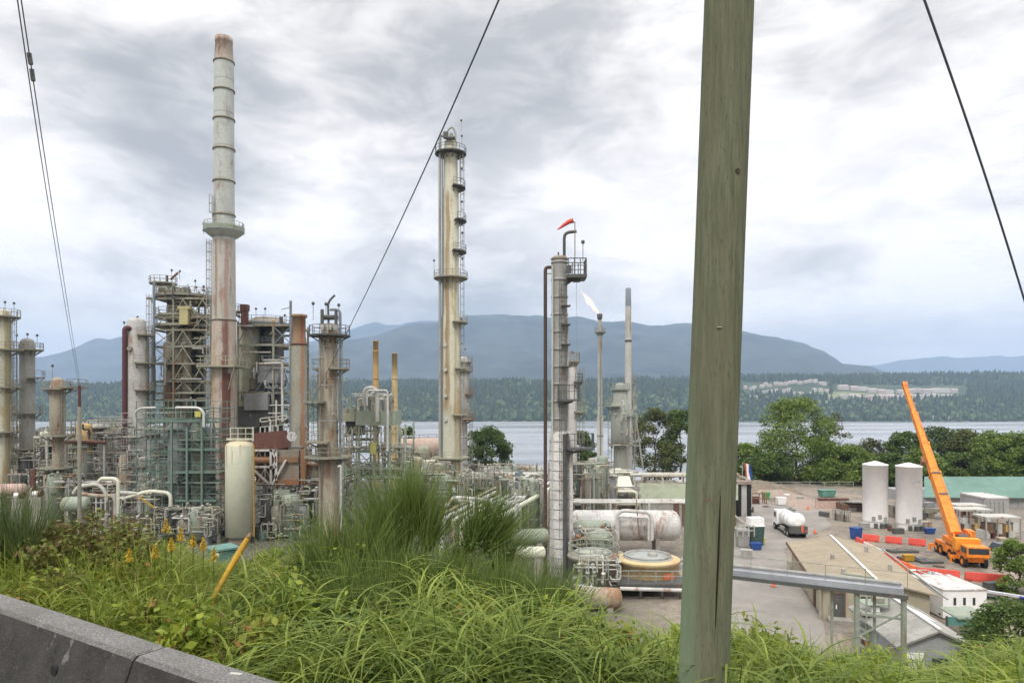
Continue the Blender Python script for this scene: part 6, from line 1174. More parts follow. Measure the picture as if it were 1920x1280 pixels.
for i, (u, v, s) in enumerate(((1696, 1036, 3.5), (1708, 1050, 2.2), (1728, 1052, 2.4), (1748, 1056, 2.6))):
    p = gp(u, v); T = thing('timber_mat', ['long dark timber mat in the crane pad, farthest left', 'short dark timber mat nearest the orange barriers', 'middle dark timber mat in the crane pad', 'dark timber mat nearest the crane wheels'][i], 'mat', tuple(p)); part('mat', T, 'dark', lambda m: [m.boxr((p.x, p.y+q*.32, G+.16), (s, .28, .22)) for q in range(4)]); part('lifting_strap', T, 'galv', lambda m: m.boxr((p.x, p.y+.48, G+.29), (.1, 1.2, .03)))
T = thing('guard_rail', 'thin pipe railing along the back edge of the yard', 'rail', (X(1480, 148), 148, G)); part('rail', T, 'galv', lambda m: m.rail([(X(1410, 150), 150, G), (X(1600, 150), 150, G)], 1.3, .1, 3))
# distant low objects near yard edge left of pole
T = thing('shoreline_fence', 'long dark fence along the far edge of the yard', 'fence', (30, 163, G)); part('panel', T, 'brown', lambda m: m.box(X(1395, 163), X(2100, 163), 163, 163.1, G, G+1.6)); [part('post', T, 'dark', lambda m: m.box(X(u, 163)-.1, X(u, 163)+.1, 162.8, 162.99, G, G+1.8)) for u in range(1400, 2100, 25)]

# small yard clutter
cl_ = [('pallet', 'timber pallet', 'brown', (1.2, 1.0, .16)), ('crate', 'grey steel crate', 'galv', (1.3, 1.0, .9)), ('crate', 'pale plywood crate', 'buff', (1.4, 1.1, .8)), ('drum', 'rusty oil drum', 'redrust', None), ('crate', 'dark tool box', 'dark', (1.5, .7, .7)), ('traffic_cone', 'orange traffic cone', 'orange', None)]
spots = [(1436, 950, 0, 'at the back left of the yard'), (1450, 940, 2, 'left of the white cube tank'), (1410, 960, 3, 'beside the dark twin tanks'), (1515, 955, 5, 'on the yard edge by the gravel bank'), (1528, 1000, 5, 'between the tank truck and the blue bin'), (1620, 992, 1, 'at the foot of the left silo'), (1668, 995, 3, 'in the gap at the foot of the silos'), (1684, 1000, 4, 'left of the foot of the right silo'), (1735, 988, 2, 'behind the crane, near the blue crate'),
  (1690, 1030, 0, 'inside the barrier pad, near its middle'), (1760, 1062, 0, 'in front of the crane wheels'), (1862, 1050, 1, 'right of the crane'), (1900, 1060, 4, 'at the right edge below the pickup'), (1880, 1020, 2, 'just in front of the storage racks'), (1590, 1120, 3, 'by the workshop gable wall'), (1400, 1045, 1, 'right beside the wooden pole in the yard'), (1385, 1010, 3, 'at the grey pump cabinet'), (1450, 1100, 5, 'on the yard road under the pipe bridge'), (1735, 1100, 0, 'near the equipment skid'), (1860, 1105, 4, 'right of the white trailer'), (1545, 968, 4, 'below the pink wall'), (1500, 940, 1, 'behind the tank truck at the back of the yard')]
for (u, v, k_, wh) in spots:
    nm, ds, mt, sz = cl_[k_]; p = gp(u, v); T = thing(nm, ds+' '+wh, nm.replace('traffic_', ''), tuple(p)); a_ = rr.uniform(0, 3)
    if nm == 'drum': part('barrel', T, mt, lambda m: m.lathe(p.x, p.y, [(.29, G+.01), (.29, G+.3), (.31, G+.32), (.29, G+.34), (.29, G+.6), (.31, G+.62), (.29, G+.64), (.29, G+.88)], 14)); part('lid', T, 'dark', lambda m: m.cyl((p.x, p.y, G+.882), (p.x, p.y, G+.9), .26))
    elif nm == 'traffic_cone': part('cone', T, mt, lambda m: m.lathe(p.x, p.y, [(.2, G+.05), (.04, G+.75)], 12)); part('foot', T, 'black', lambda m: m.boxr((p.x, p.y, G+.025), (.5, .5, .045), a_))
    elif nm == 'pallet': part('deck', T, mt, lambda m: [m.boxr((p.x+math.cos(a_)*q, p.y+math.sin(a_)*q, G+.15), (.14, 1.0, .03), a_) for q in (-.5, -.25, 0, .25, .5)]); part('runner', T, mt, lambda m: m.boxr((p.x, p.y, G+.07), (1.1, .12, .12), a_))
    else: part('body', T, mt, lambda m: m.boxr((p.x, p.y, G+sz[2]/2+.02), sz, a_)); part('lid', T, mt, lambda m: m.boxr((p.x, p.y, G+sz[2]+.05), (sz[0]*1.06, sz[1]*1.06, .06), a_)); 
# rooftop and wall fittings on the workshop
for i, (a_, q) in enumerate(((4, 2.2), (10, 2.4), (15, 6.6), (7, 6.8))):
    n_ = Vector((.967, -.253, 0)); d_ = Vector((.253, .967, 0)); p = Vector((26.9, 58.6, G))+d_*a_+n_*q; h_ = 2.75+.85*(1-abs(q-4.4)/4.4); part('roof_vent', T2, 'galv', lambda m: m.cyl((p.x, p.y, G+h_+.05), (p.x, p.y, G+h_+.65), .18, n=10))
part('gutter', T2, 'galv', lambda m: m.beam(Vector((26.9, 58.6, G+2.7))+Vector((.967, -.253, 0))*9.3, Vector((26.9, 58.6, G+2.7))+Vector((.967, -.253, 0))*9.3+Vector((.253, .967, 0))*20, .14, .12))
# ------------------------------------------------------------------ trees
def leafcards(C, s, r, up=.3):
    """C (n,3) centres -> quads of random orientation with size s (n,)"""
    n = len(C); a = r.normal(size=(n, 3)); a[:, 2] *= .6; a /= np.linalg.norm(a, axis=1)[:, None]; b = r.normal(size=(n, 3)); b -= a*(a*b).sum(1)[:, None]; b /= np.linalg.norm(b, axis=1)[:, None]
    s = s[:, None]; V = np.stack([C-a*s*.5, C+b*s*.28, C+a*s*.5, C-b*s*.28], 1)
    return V.reshape(-1, 3), np.arange(n*4).reshape(-1, 4)
def tree(label, u, Y, vt_, wpx, mat, base=None, n=5200, seed=1, vb=None, cb=.18, group=None, thin=.0, name='tree', leaf=.55, lobes=None, bare=False):
    n = int(n*2.0); wpx *= 1.12; leaf = leaf if leaf != .22 else .2
    r = np.random.default_rng(seed); x = X(u, Y); zb = float(gz(x, Y)) if base is None else base; zt = Z(vt_, Y); H = zt-zb; rw = wpx*Y/F/2
    T = thing(name, label, 'tree', (x, Y, zb), group)
    rt = max(.14, H*.018); q = random.Random(seed)
    tops = []
    def tr(m):
        pts = [(x+q.uniform(-.15, .15)*k_, Y+q.uniform(-.15, .15)*k_, zb-.3+H*.80*k_/6) for k_ in range(7)]; m.tube(pts, rt, 8, [rt*(1-.85*k_/6) for k_ in range(7)])
        for k_ in range(14):
            h = .18+.58*q.random(); a = q.uniform(0, 2*PI); l = rw*q.uniform(.5, .95)*(1.1-h*.5); p0 = Vector((x, Y, zb+H*h)); p1 = p0+Vector((math.cos(a)*l*.5, math.sin(a)*l*.5, H*.09)); p2 = p0+Vector((math.cos(a)*l, math.sin(a)*l, H*.17))
            m.tube([p0, p1, p2], .1, 5, [rt*.4, rt*.22, rt*.07])
    part('trunk', T, 'bark', tr)
    lobes = lobes or [(0, 0, 0, 1)]; nc = max(34, int(wpx*.62)); cs = []; w = []
    for i in range(nc):
        th = r.random()*2*PI; h = r.random()**.85; rad = np.sin(PI*min(1, (.12+.86*h)))**.55*rw*(.55+.45*r.random()**.4)
        c = np.array([x+rad*np.cos(th)*.92, Y+rad*np.sin(th)*.9, zb+H*(cb+(1-cb-.06)*h)]); cs.append(c); w.append(rw*(.19+.17*r.random()))
    cs = np.array(cs); w = np.array(w); k = r.integers(0, nc, n); dv = r.normal(size=(n, 3)); dv /= np.linalg.norm(dv, axis=1)[:, None]; rad = r.random(n)**.45
    C = cs[k]+dv*(w[k]*rad)[:, None]*np.array([1.15, 1.15, .8]); keep = r.random(n) > thin*(fbm(C[:, 0]*.7, C[:, 2]*.7, 3, seed) > .45); C = C[keep]; n2 = len(C)
    V, Fc = leafcards(C, leaf*(.6+.8*r.random(n2)), r); shade = np.clip(.5+.35*r.normal(size=n2)*.6+.25*(r.random(nc)[k][keep]-.5)*2, 0, 1)
    npmesh('crown', V, Fc, mat, T, var=np.repeat(shade, 4)); return T
dg = leafmat('leaf_deep_green', (.05, .10, .025), (.17, .24, .06)); mg_ = leafmat('leaf_mid_green', (.085, .15, .03), (.26, .34, .075)); og = leafmat('leaf_olive', (.07, .095, .03), (.19, .21, .07)); bgn = leafmat('leaf_blue_green', (.06, .10, .045), (.17, .23, .10)); sg = leafmat('leaf_sparse', (.07, .09, .04), (.20, .22, .10))
G2 = 'trees along the yard edge'
tree('round dense dark tree standing alone beside the very tall column at the water', 913, 172, 800, 84, dg, seed=11, n=6500, cb=.1)
tree('low dark tree left of the very tall column, behind the long pinkish roof', 764, 176, 795, 34, dg, seed=12, n=2500, cb=.1)
tree('dark tree half hidden behind the hooked vent column', 1088, 176, 808, 56, dg, seed=13, n=4200, cb=.1)
tree('airy olive-topped tree between the slim stack and the wooden pole', 1228, 172, 763, 84, og, seed=14, n=6000, thin=.25, cb=.05)
tree('airy dark tree touching the left side of the wooden pole', 1275, 174, 766, 70, dg, seed=15, n=5600, thin=.25, cb=.05)
tree('round dark bush-like tree just right of the wooden pole', 1396, 168, 832, 64, mg_, seed=16, n=4200, cb=.05)
tree('tallest spreading yard tree with water showing through it', 1492, 165, 744, 124, mg_, seed=17, n=9500, thin=.35, cb=.1)
tree('airy sparse tree on the right side of the tallest yard tree', 1553, 168, 768, 66, sg, seed=18, n=3300, thin=.7, cb=.1)
tree('broad bright green tree left of the white silos', 1588, 158, 836, 92, mg_, seed=19, n=7500, cb=.02)
tree('pale feathery tree behind the left silo', 1640, 166, 824, 70, sg, seed=20, n=4200, thin=.3, cb=.05)
tree('dark tree rising behind the right silo', 1706, 160, 808, 84, dg, seed=21, n=6500, cb=.03)
tree('dark green tree directly behind the crane boom', 1760, 165, 803, 84, bgn, seed=22, n=6000, cb=.03)
tree('brownish green tree right of the crane boom', 1803, 160, 806, 80, og, seed=23, n=6000, cb=.03)
tree('bright green tree second from the right edge above the green roof', 1856, 156, 808, 84, mg_, seed=24, n=6500, cb=.03)
tree('bright green tree at the right edge above the green roof', 1912, 158, 806, 80, mg_, seed=25, n=6000, cb=.03)
tree('low dark tree filling the gap between the silos', 1672, 150, 850, 60, dg, seed=26, n=4500, cb=.0)
for i, (u, v) in enumerate(((1960, 800), (2010, 805), (1730, 845), (1800, 850), (1865, 850), (1920, 852), (1545, 870), (1440, 850))):
    tree(['tree just beyond the right edge of the view', 'second tree beyond the right edge of the view', 'low dark tree behind the boom foot and silo', 'low green tree above the left end of the green roof', 'low green tree above the middle of the green roof', 'low green tree above the right end of the green roof', 'low green shrub tree under the tallest yard tree', 'leafy low tree left of the tallest yard tree trunk'][i], u, 150+i*1.3, v, 72, [mg_, dg][i % 2], seed=40+i, n=4200, cb=.0)
tree('dark leafy shrub tree at the lower right edge near the teal canopy', 1895, 40, 1120, 150, dg, seed=31, n=7000, cb=.0, leaf=.22, base=float(gz(X(1895, 40), 40)))
tree('small dark bush tree right of the white trailer', 1850, 47, 1150, 70, dg, seed=33, n=3500, cb=.0, leaf=.22)
tree('pale green bush at the right edge behind the dark pickup', 1905, 68, 1010, 64, mg_, seed=34, n=3500, cb=.0, leaf=.25)
# low growth between the trees and the water
def cover(name, label, cat, n, region, hgt, mat, leaf, seed):
    r = np.random.default_rng(seed); x, y, keep = region(r, n); x, y = x[keep], y[keep]; n = len(x)
    h = hgt*(.3+fbm(x*.12, y*.12, 3, seed)*1.3)*r.random(n)**.6; C = np.stack([x, y, gz(x, y)+h], 1); V, Fc = leafcards(C, leaf*(.6+.8*r.random(n)), r)
    return tag(npmesh(name, V, Fc, mat, var=np.repeat(r.random(n), 4)), label, cat, kind='stuff')
def reg_e(r, n): y = 164+r.random(n)*14; x = (r.random(n)-.5)*2*150+20; u = 960+x/y*F; return x, y, (u > 1300) | ((u < 700) & (u > -200))
cover('undergrowth', 'dense green undergrowth along the yard edge above the water', 'undergrowth', 30000, reg_e, 4.0, dg, .6, 71)

# ------------------------------------------------------------------ foreground: pole, wires, barrier
def wood():
    m, t, b = base_mat('treated_timber_pole'); co = t.node('ShaderNodeTexCoord').outputs['Object']
    g = t.noise(t.mapping(co, (34, 34, 2.6)), 1.0, 6, .7, .2); g2 = t.noise(t.mapping(co, (6, 6, .8)), 1.3, 5, .6, .3); fine = t.noise(t.mapping(co, (110, 110, 16)), 1.0, 3, .6)
    c = t.mix(t.ramp(g, .3, .7), (.105, .116, .074), (.175, .188, .122)); c = t.mix(t.ramp(g2, .4, .7, 0, .55), c, (.145, .14, .095)); c = t.mix(t.ramp(fine, .58, .72, 0, .55), c, (.045, .045, .03))
    sp = t.node('ShaderNodeSeparateXYZ'); t.set(sp.inputs[0], co)
    c = t.mix(t.ramp(sp.outputs[0], -.02, -.13, 0, .65), c, (.22, .31, .20))     # paler green towards the left side
    t.set(b.inputs['Base Color'], c); b.inputs['Roughness'].default_value = .9; b.inputs['Specular IOR Level'].default_value = .15; bump(t, b, t.math('ADD', g, t.math('MULTIPLY', fine, .4)), .7, .012); return m
Yp = 4.3; bx_ = X(1319, Yp); tx = X(1366.5, Yp); zb, zt = Z(1280, Yp), Z(0, Yp); slope = (tx-bx_)/(zt-zb)
def px_(z): return bx_+slope*(z-zb)
T = thing('utility_pole', 'weathered green-brown wooden pole close to the camera, right of centre', 'pole', (px_(0), Yp, float(gz(px_(0), Yp))-.5))
rp = 45.5*Yp/F
def pl(m):
    n = 40; rg = random.Random(2); zs = np.arange(-.8, 9.0, .12); vs = []; ph = [rg.uniform(0, 6) for _ in range(6)]
    for z in zs:
        for k_ in range(n):
            a = 2*PI*k_/n; r_ = rp*(1-.004*(z-2))*(1+.006*math.sin(3*a+ph[0]+z*.4)+.008*math.sin(7*a+ph[1]-z*.3)+.004*math.sin(z*3+ph[2]))
            if z < 2.8:    # the long drying crack facing the road
                da = (a-R(276)-.02*math.sin(z*5)+PI) % (2*PI)-PI; r_ -= rp*.16*math.exp(-(da/.05)**2)*min(1, (2.85-z)*.8)
            vs.append((px_(z)+r_*math.cos(a), Yp+r_*math.sin(a), z))
    m.add(vs, [(i*n+k_, i*n+(k_+1) % n, (i+1)*n+(k_+1) % n, (i+1)*n+k_) for i in range(len(zs)-1) for k_ in range(n)], True); m.add(vs[-n:], [tuple(range(n))])
part('shaft', T, wood(), pl)
part('crack', T, plain('crack_shadowed_wood', (.02, .02, .012), 1, .2, 9), lambda m: m.tube([(px_(z)+rp*1.0*math.cos(R(276)+.02*math.sin(z*5))*.965, Yp+rp*math.sin(R(276))*.965, z) for z in np.arange(-.7, 2.75, .1)], .004, 5, [.0055 if z < 1.7 else .0055*(2.8-z)/1.1+.0006 for z in np.arange(-.7, 2.75, .1)]))

part('staple', T, 'galv', lambda m: m.boxr((px_(2.95)-.03, Yp-rp-.002, 2.95), (.03, .008, .006), 0))
part('knot', T, plain('knot_wood', (.06, .05, .03), .9, .3, 30), lambda m: m.cyl((px_(3.9)+.05, Yp-rp*.94, 3.9), (px_(3.9)+.051, Yp-rp*.965, 3.9), .017, n=10))
part('knot', T, 'brown', lambda m: m.cyl((px_(1.9)-.06, Yp-rp*.90, 1.9), (px_(1.9)-.0615, Yp-rp*.93, 1.9), .012, n=10))
wire = plain('weathered_cable', (.14, .155, .20), .6, .1, 2); rope = plain('grey_strand', (.16, .165, .17), .5, .1, 2)
def cable(label, pts, r, mat, extra=None, name='overhead_wire'):
    P = [W(*p) for p in pts]; out = [P[0]+(P[0]-P[1]).normalized()*30]      # runs on over the road, out of view
    for i in range(len(P)-1):      # catmull-rom
        p0 = P[max(i-1, 0)]; p1 = P[i]; p2 = P[i+1]; p3 = P[min(i+2, len(P)-1)]
        for s in range(8): t_ = s/8; out.append(.5*((2*p1)+(p2-p0)*t_+(2*p0-5*p1+4*p2-p3)*t_*t_+(3*p1-p0-3*p2+p3)*t_**3))
    out.append(P[-1]); return out
def mkcable(label, lines, r, mat, name='overhead_wire', extras=()):
    T = thing(name, label, 'wire', tuple(W(*lines[0][0])))
    for ln in lines: part('strand', T, mat, lambda m: m.tube(cable('', ln, r, mat), r, 6))
    for fn, mt in extras: part('insulator', T, mt, fn)
    return T
def insl(u0, v0, u1, v1, Y): 
    def g(m):
        a, b = W(u0, v0, Y), W(u1, v1, Y); d = b-a
        for i in range(5): m.cyl(a+d*(i/5), a+d*((i+.8)/5), .055, .042, n=12)
    return g
# depths: straight lines in space, so 1/Y is linear along the picture
def line(u0, v0, Y0, u1, v1, Y1, n=7, bow=0): return [(u0+(u1-u0)*i/n+bow*math.sin(PI*i/n), v0+(v1-v0)*i/n, 1/((1/Y0)+(1/Y1-1/Y0)*i/n)) for i in range(n+1)]
mkcable('double thin wire with two grey insulators running down from the upper left corner', [line(29, -25, 13, 147.5, 722, 69.8, bow=-3), line(36, -25, 13, 150.5, 722, 69.8, bow=-1)], .014, rope, extras=[(insl(54.5, 101, 58, 122, 15.2), rope), (insl(59.5, 131, 62.5, 153, 15.9), rope)])
mkcable('dark wire slanting down from the top centre towards the heater frame', [line(944, -20, 13, 546, 832, 92, bow=10)], .019, wire)
mkcable('dark twisted guy wire crossing the upper right corner', [line(1726, -20, 8, 1990, 800, 12, bow=9)], .015, wire, name='guy_wire')

conc = None
def barr_mat():
    m, t, b = base_mat('weathered_concrete_lit_top'); co = t.node('ShaderNodeTexCoord').outputs['Object']; ge = t.node('ShaderNodeNewGeometry')
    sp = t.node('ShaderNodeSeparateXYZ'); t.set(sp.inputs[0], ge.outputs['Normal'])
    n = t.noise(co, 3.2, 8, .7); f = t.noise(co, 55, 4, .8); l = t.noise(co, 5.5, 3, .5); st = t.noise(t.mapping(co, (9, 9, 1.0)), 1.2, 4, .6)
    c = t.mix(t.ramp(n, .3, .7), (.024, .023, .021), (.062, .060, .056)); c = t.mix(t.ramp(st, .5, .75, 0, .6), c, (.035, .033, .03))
    c = t.mix(t.ramp(l, .64, .69, 0, .8), c, (.20, .20, .185)); lit_top = t.mix(t.ramp(f, .35, .65), (.11, .109, .108), (.33, .33, .32)); c = t.mix(t.ramp(sp.outputs[2], .5, .9), c, t.mix(t.ramp(n, .4, .65, 0, .5), lit_top, (.10, .10, .08)))  # top face lighter, road face darker: light and shade put into the colour
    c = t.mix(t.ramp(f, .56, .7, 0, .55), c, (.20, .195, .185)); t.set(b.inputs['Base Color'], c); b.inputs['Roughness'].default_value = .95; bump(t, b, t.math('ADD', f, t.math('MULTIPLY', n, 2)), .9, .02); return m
bm_ = barr_mat(); PB = Vector((-4.5, 6.04, 0)); db = Vector((3.17, -1.94, 0)).normalized(); nb = Vector((-db.y, db.x, 0))
def barrier(t0, t1, label):
    o = PB+db*t0; T = thing('concrete_barrier', label, 'barrier', tuple(o)); bm = bmesh_new = None
    prof = [(-.56, 0), (-.56, .09), (-.42, .30), (-.235, .775), (-.205, .80), (-.015, .80), (0, .785), (.14, .30), (.28, .09), (.28, 0)]
    def g(m):
        vs = [PB+db*t_+nb*a+Vector((0, 0, z)) for t_ in (t0, t0+.02, t1-.02, t1) for a, z in [(a*(1 if t_ in (t0+.02, t1-.02) else .985)-(0 if t_ in (t0+.02, t1-.02) else .002), z-(0 if t_ in (t0+.02, t1-.02) or z == 0 else .012)) for a, z in prof]]
        n = len(prof); m.add(vs, [(i*n+k_, (i+1)*n+k_, (i+1)*n+(k_+1) % n, i*n+(k_+1) % n) for i in range(3) for k_ in range(n)]); m.add(vs[:n], [tuple(range(n))]); m.add(vs[-n:], [tuple(reversed(range(n)))])
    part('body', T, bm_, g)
    for f_ in (.28, .72): c = PB+db*(t0+(t1-t0)*f_)-nb*.33+Vector((0, 0, .56)); part('hole_shade_disc', T, 'black', lambda m: m.cyl(c+nb*.02, c-nb*.004, .04, n=16))  # black disc on the face paints the shade of a lifting hole
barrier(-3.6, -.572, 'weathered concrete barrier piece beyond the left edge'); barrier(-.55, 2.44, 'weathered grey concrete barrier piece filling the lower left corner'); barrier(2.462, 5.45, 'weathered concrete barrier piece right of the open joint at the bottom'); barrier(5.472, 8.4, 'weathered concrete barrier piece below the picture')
p = PB+db*3.3-nb*.07+Vector((0, 0, .803)); T = tag(MB().boxr(p, (.08, .025, .006), -.2).build('paper_scrap', 'wpipe', None, tuple(p)), 'scrap of white paper lying on the barrier top', 'litter')
# yellow leaning bollard post
T = thing('marker_post', 'bent yellow marker post leaning right out of the grass', 'post', tuple(W(400, 1120, 8)))
part('post', T, 'yellowp', lambda m: m.tube([W(396, 1145, 7.0), W(400, 1120, 7.05), W(428, 1070, 7.2), W(447, 1038, 7.3), W(466, 1006, 7.4)], .04, 12, [.022, .025, .030, .036, .028])); part('orange_tip', T, 'orange_rust', lambda m: m.tube([W(465, 1008, 7.38), W(469, 999, 7.42)], .03, 10, [.029, .012]))

# ------------------------------------------------------------------ foreground vegetation
def blades(P, h, w, lean, bend, r, seg=4, flat=False):
    """ribbons: P (n,3) roots, h height, w width, lean/bend horizontal travel; returns V,F, per-vertex idx"""
    n = len(P); az = r.random(n)*2*PI; dx, dy = np.cos(az), np.sin(az); pa = az+PI/2+r.normal(size=n)*.5; px_, py_ = np.cos(pa), np.sin(pa); V = np.zeros((n, (seg+1)*2, 3))
    for i in range(seg+1):
        t_ = i/seg; out = h*(lean*t_+bend*t_**2.2); up = h*(t_-.55*bend*t_**2.6*(bend > .25)-.12*lean*t_); ww = w*(1-t_**1.7)*.5*(1-.3*(1-t_)**3)+.0006
        for s, q in ((-1, 0), (1, 1)): V[:, i*2+q, 0] = P[:, 0]+dx*out+px_*ww*s; V[:, i*2+q, 1] = P[:, 1]+dy*out+py_*ww*s; V[:, i*2+q, 2] = P[:, 2]+up
    f = np.array([(2*i, 2*i+1, 2*i+3, 2*i+2) for i in range(seg)]); Fc = (f[None]+(np.arange(n)*(seg+1)*2)[:, None, None]).reshape(-1, 4); return V.reshape(-1, 3), Fc, (seg+1)*2
def behind(x, y, off=.16): return (x-PB.x)*nb.x+(y-PB.y)*nb.y > off
def ptsin(n, y0, y1, u0, u1, r, pw=1.0):
    y = y0+(y1-y0)*r.random(n)**pw; u = u0+(u1-u0)*r.random(n); x = (u-960)/F*y; k = behind(x, y); x, y = x[k], y[k]; return x, y
grassA = leafmat('grass_bright', (.11, .175, .02), (.50, .56, .11), (.52, .44, .2), trans=.45, f2=.92); grassB = leafmat('grass_reed', (.06, .12, .02), (.42, .50, .11), (.48, .40, .15), trans=.4, f2=.93); grassD = leafmat('grass_dry', (.20, .20, .06), (.46, .40, .18), (.30, .16, .08), trans=.3)
def hlimit(x, y, z, vmin, h):
    """plants grow shorter where the bank is kept open towards the yard"""
    zmax = CZ+(H0-vmin)/F*y; q = (x-PB.x)*nb.x+(y-PB.y)*nb.y; return np.minimum(np.minimum(h, np.maximum(zmax-z, .12)), .12+q*.9)
def vline(u):    # upper outline of the growth on the bank, as seen from the road
    return np.interp(u, [-200, 0, 60, 110, 180, 240, 330, 380, 420, 450, 480, 560, 640, 700, 800, 900, 980, 1060, 1130, 1200, 1260, 1380, 1450, 1540, 1600, 1700, 1800, 1920, 2100],
                        [985, 985, 995, 1005, 990, 1010, 1015, 1050, 1095, 1085, 1040, 1015, 1020, 1010, 1025, 1045, 1060, 1075, 1130, 1165, 1170, 1180, 1190, 1240, 1225, 1262, 1268, 1228, 1210])
def field(name, label, n, y0, y1, u0, u1, h0, h1, w, lean, bend, mat, seed, pw=1.0, seg=4, over=0, cat='grass', dens=None):
    r = np.random.default_rng(seed); x, y = ptsin(n, y0, y1, u0, u1, r, pw); cl = fbm(x*1.6, y*1.6, 3, seed)
    k = r.random(len(x)) < np.clip(3.2*(cl-.30), .06, 1); x, y, cl = x[k], y[k], cl[k]; z = gz(x, y); n = len(x)
    h = h0+(h1-h0)*np.clip(cl*1.3+.35*(r.random(n)-.4), 0, 1); u = 960+x/y*F; h = hlimit(x, y, z, vline(u)-over+np.abs(r.normal(size=n))*-26+18+30*(fbm(u/45, y*0, 3, seed+5)-.5), h)
    V, Fc, q = blades(np.stack([x, y, z], 1), h, w*(.6+.8*r.random(n)), lean*(.3+r.random(n)), bend*(.2+1.2*r.random(n)), r, seg)
    var = np.clip(.75*r.random(n)+.5*(fbm(x*.9+7, y*.9, 3, seed+9)-.3), 0, 1); var = np.where(r.random(n) < .05, .97, var*.92); return tag(npmesh(name, V, Fc, mat, var=np.repeat(var, q)), label, cat, kind='stuff')
field('grass', 'bright green meadow grass covering the bank behind the barrier', 34000, 4.2, 15, -150, 520, .18, .95, .014, .25, .7, grassA, 101, 1.2)
field('grass', 'thin dark green grass between the shrubs at the bottom centre', 4500, 4.2, 9, 480, 1120, .2, .6, .012, .3, .8, grassB, 107, 1.1, over=-15)
field('grass', 'bright tall grass on the bank under and right of the wooden pole', 26000, 3.6, 13, 1080, 2150, .3, 1.0, .015, .25, .75, grassA, 102, 1.1, over=8)
field('dry_grass', 'dry straw coloured grass along the back of the barrier', 14000, 4.2, 9, -150, 620, .15, .42, .011, .4, .5, grassD, 104, 1.8)
field('dry_grass', 'pale straw stalks scattered through the tall bank grass', 900, 4.4, 12, -150, 2100, .6, 1.3, .008, .4, .5, grassD, 106, 1.2, over=25)
def reeds(label, n, y0, y1, u0, u1, h0, h1, seed, over=0, mat=None, nl=9):
    r = np.random.default_rng(seed); x, y = ptsin(n, y0, y1, u0, u1, r, 1.1); z = gz(x, y); n = len(x); cl = fbm(x*1.4, y*1.4, 3, seed); k = r.random(n) < np.clip(9*(cl-.43), .02, 1); x, y, z = x[k], y[k], z[k]; n = len(x); u = 960+x/y*F
    h = hlimit(x, y, z, vline(u)-over+22-34*r.random(n)**2+90*(fbm(x*1.1, y*1.1, 2, seed+3)-.5), h0+(h1-h0)*r.random(n)); la = r.random(n)*6.28; lx, ly = np.cos(la)*h*.22, np.sin(la)*h*.22; VV = []; FF = []; va = []; off = 0; w = .011
    t_ = np.linspace(0, 1, 4); V = np.zeros((n, 8, 3))
    for i in range(4):
        for s_, q in ((-1, 0), (1, 1)): V[:, i*2+q] = np.stack([x+lx*t_[i]**2+s_*.003, y+ly*t_[i]**2, z+h*t_[i]], 1)
    f = np.array([(2*i, 2*i+1, 2*i+3, 2*i+2) for i in range(3)]); FF.append((f[None]+(np.arange(n)*8)[:, None, None]).reshape(-1, 4)); VV.append(V.reshape(-1, 3)); off += n*8; base = r.random(n)*.6; va.append(np.repeat(base, 8))
    for j in range(nl):
        q = .15+.8*j/nl; P = np.stack([x+lx*q*q, y+ly*q*q, z+h*q], 1); hh = (.20+.24*r.random(n))*np.minimum(1, h/.6); ok = r.random(n) < .9; V, Fc, c = blades(P, hh, (.015+.014*r.random(n))*np.where(ok, 1, .3), .35+.4*r.random(n), .9+.9*r.random(n), r, 6); VV.append(V); FF.append(Fc+off); off += len(V); va.append(np.repeat(np.clip(base+.35*r.random(n), 0, .99), c))
    return tag(npmesh('reeds', np.concatenate(VV), np.concatenate(FF), mat or grassB, var=np.concatenate(va)), label, 'grass', kind='stuff')
reeds('tall reed grass with alternate arching leaves across the bottom centre', 900, 4.3, 7.2, 430, 1130, .55, 1.1, 120, -25)
reeds('reed grass with arching leaves in front of the yard, left and right of the wooden pole', 1300, 4.0, 8.0, 1080, 2050, .45, 1.0, 121, -8)
reeds('scattered reed stems with arching leaves on the left bank', 420, 5.0, 9, -60, 460, .4, .9, 122, 0, grassA)
# deep cover under the grass so the bank is closed
def reg_f(u0, u1, y0, y1):
    def f(r, n): x, y = ptsin(n, y0, y1, u0, u1, r); return x, y, np.ones(len(x), bool)
    return f
def lowleaf(name, label, n, u0, u1, y0, y1, hh, mat, leaf, seed, over=0, cat='ground cover'):
    r = np.random.default_rng(seed); x, y = ptsin(n, y0, y1, u0, u1, r); z = gz(x, y); cl = fbm(x*1.3, y*1.3, 3, seed); h = hlimit(x, y, z, vline(960+x/y*F)-over, hh*(.35+1.0*cl))*r.random(len(x))**.55
    V, Fc = leafcards(np.stack([x, y, z+h], 1), leaf*(.5+r.random(len(x))), r); return tag(npmesh(name, V, Fc, mat, var=np.repeat(np.clip(.6*r.random(len(x))+.7*(cl-.3), 0, 1), 4)), label, cat, kind='stuff')
weed = leafmat('weed_leaf', (.11, .18, .022), (.40, .46, .07), (.30, .14, .05), trans=.35, f2=.96); dark_weed = leafmat('weed_dark', (.035, .07, .016), (.15, .21, .04), (.16, .09, .04), trans=.25, f2=.95)
lowleaf('weeds', 'low leafy weeds under the grass on the left bank', 11000, -150, 700, 4.4, 14, .7, weed, .06, 111)
lowleaf('weeds', 'dark leafy weeds and brambles under the reeds in the middle', 24000, 430, 1300, 4.2, 10, .85, dark_weed, .05, 112, over=-40)
lowleaf('weeds', 'leafy green weeds covering the right bank', 14000, 1250, 2150, 4.0, 13, .9, weed, .065, 113)
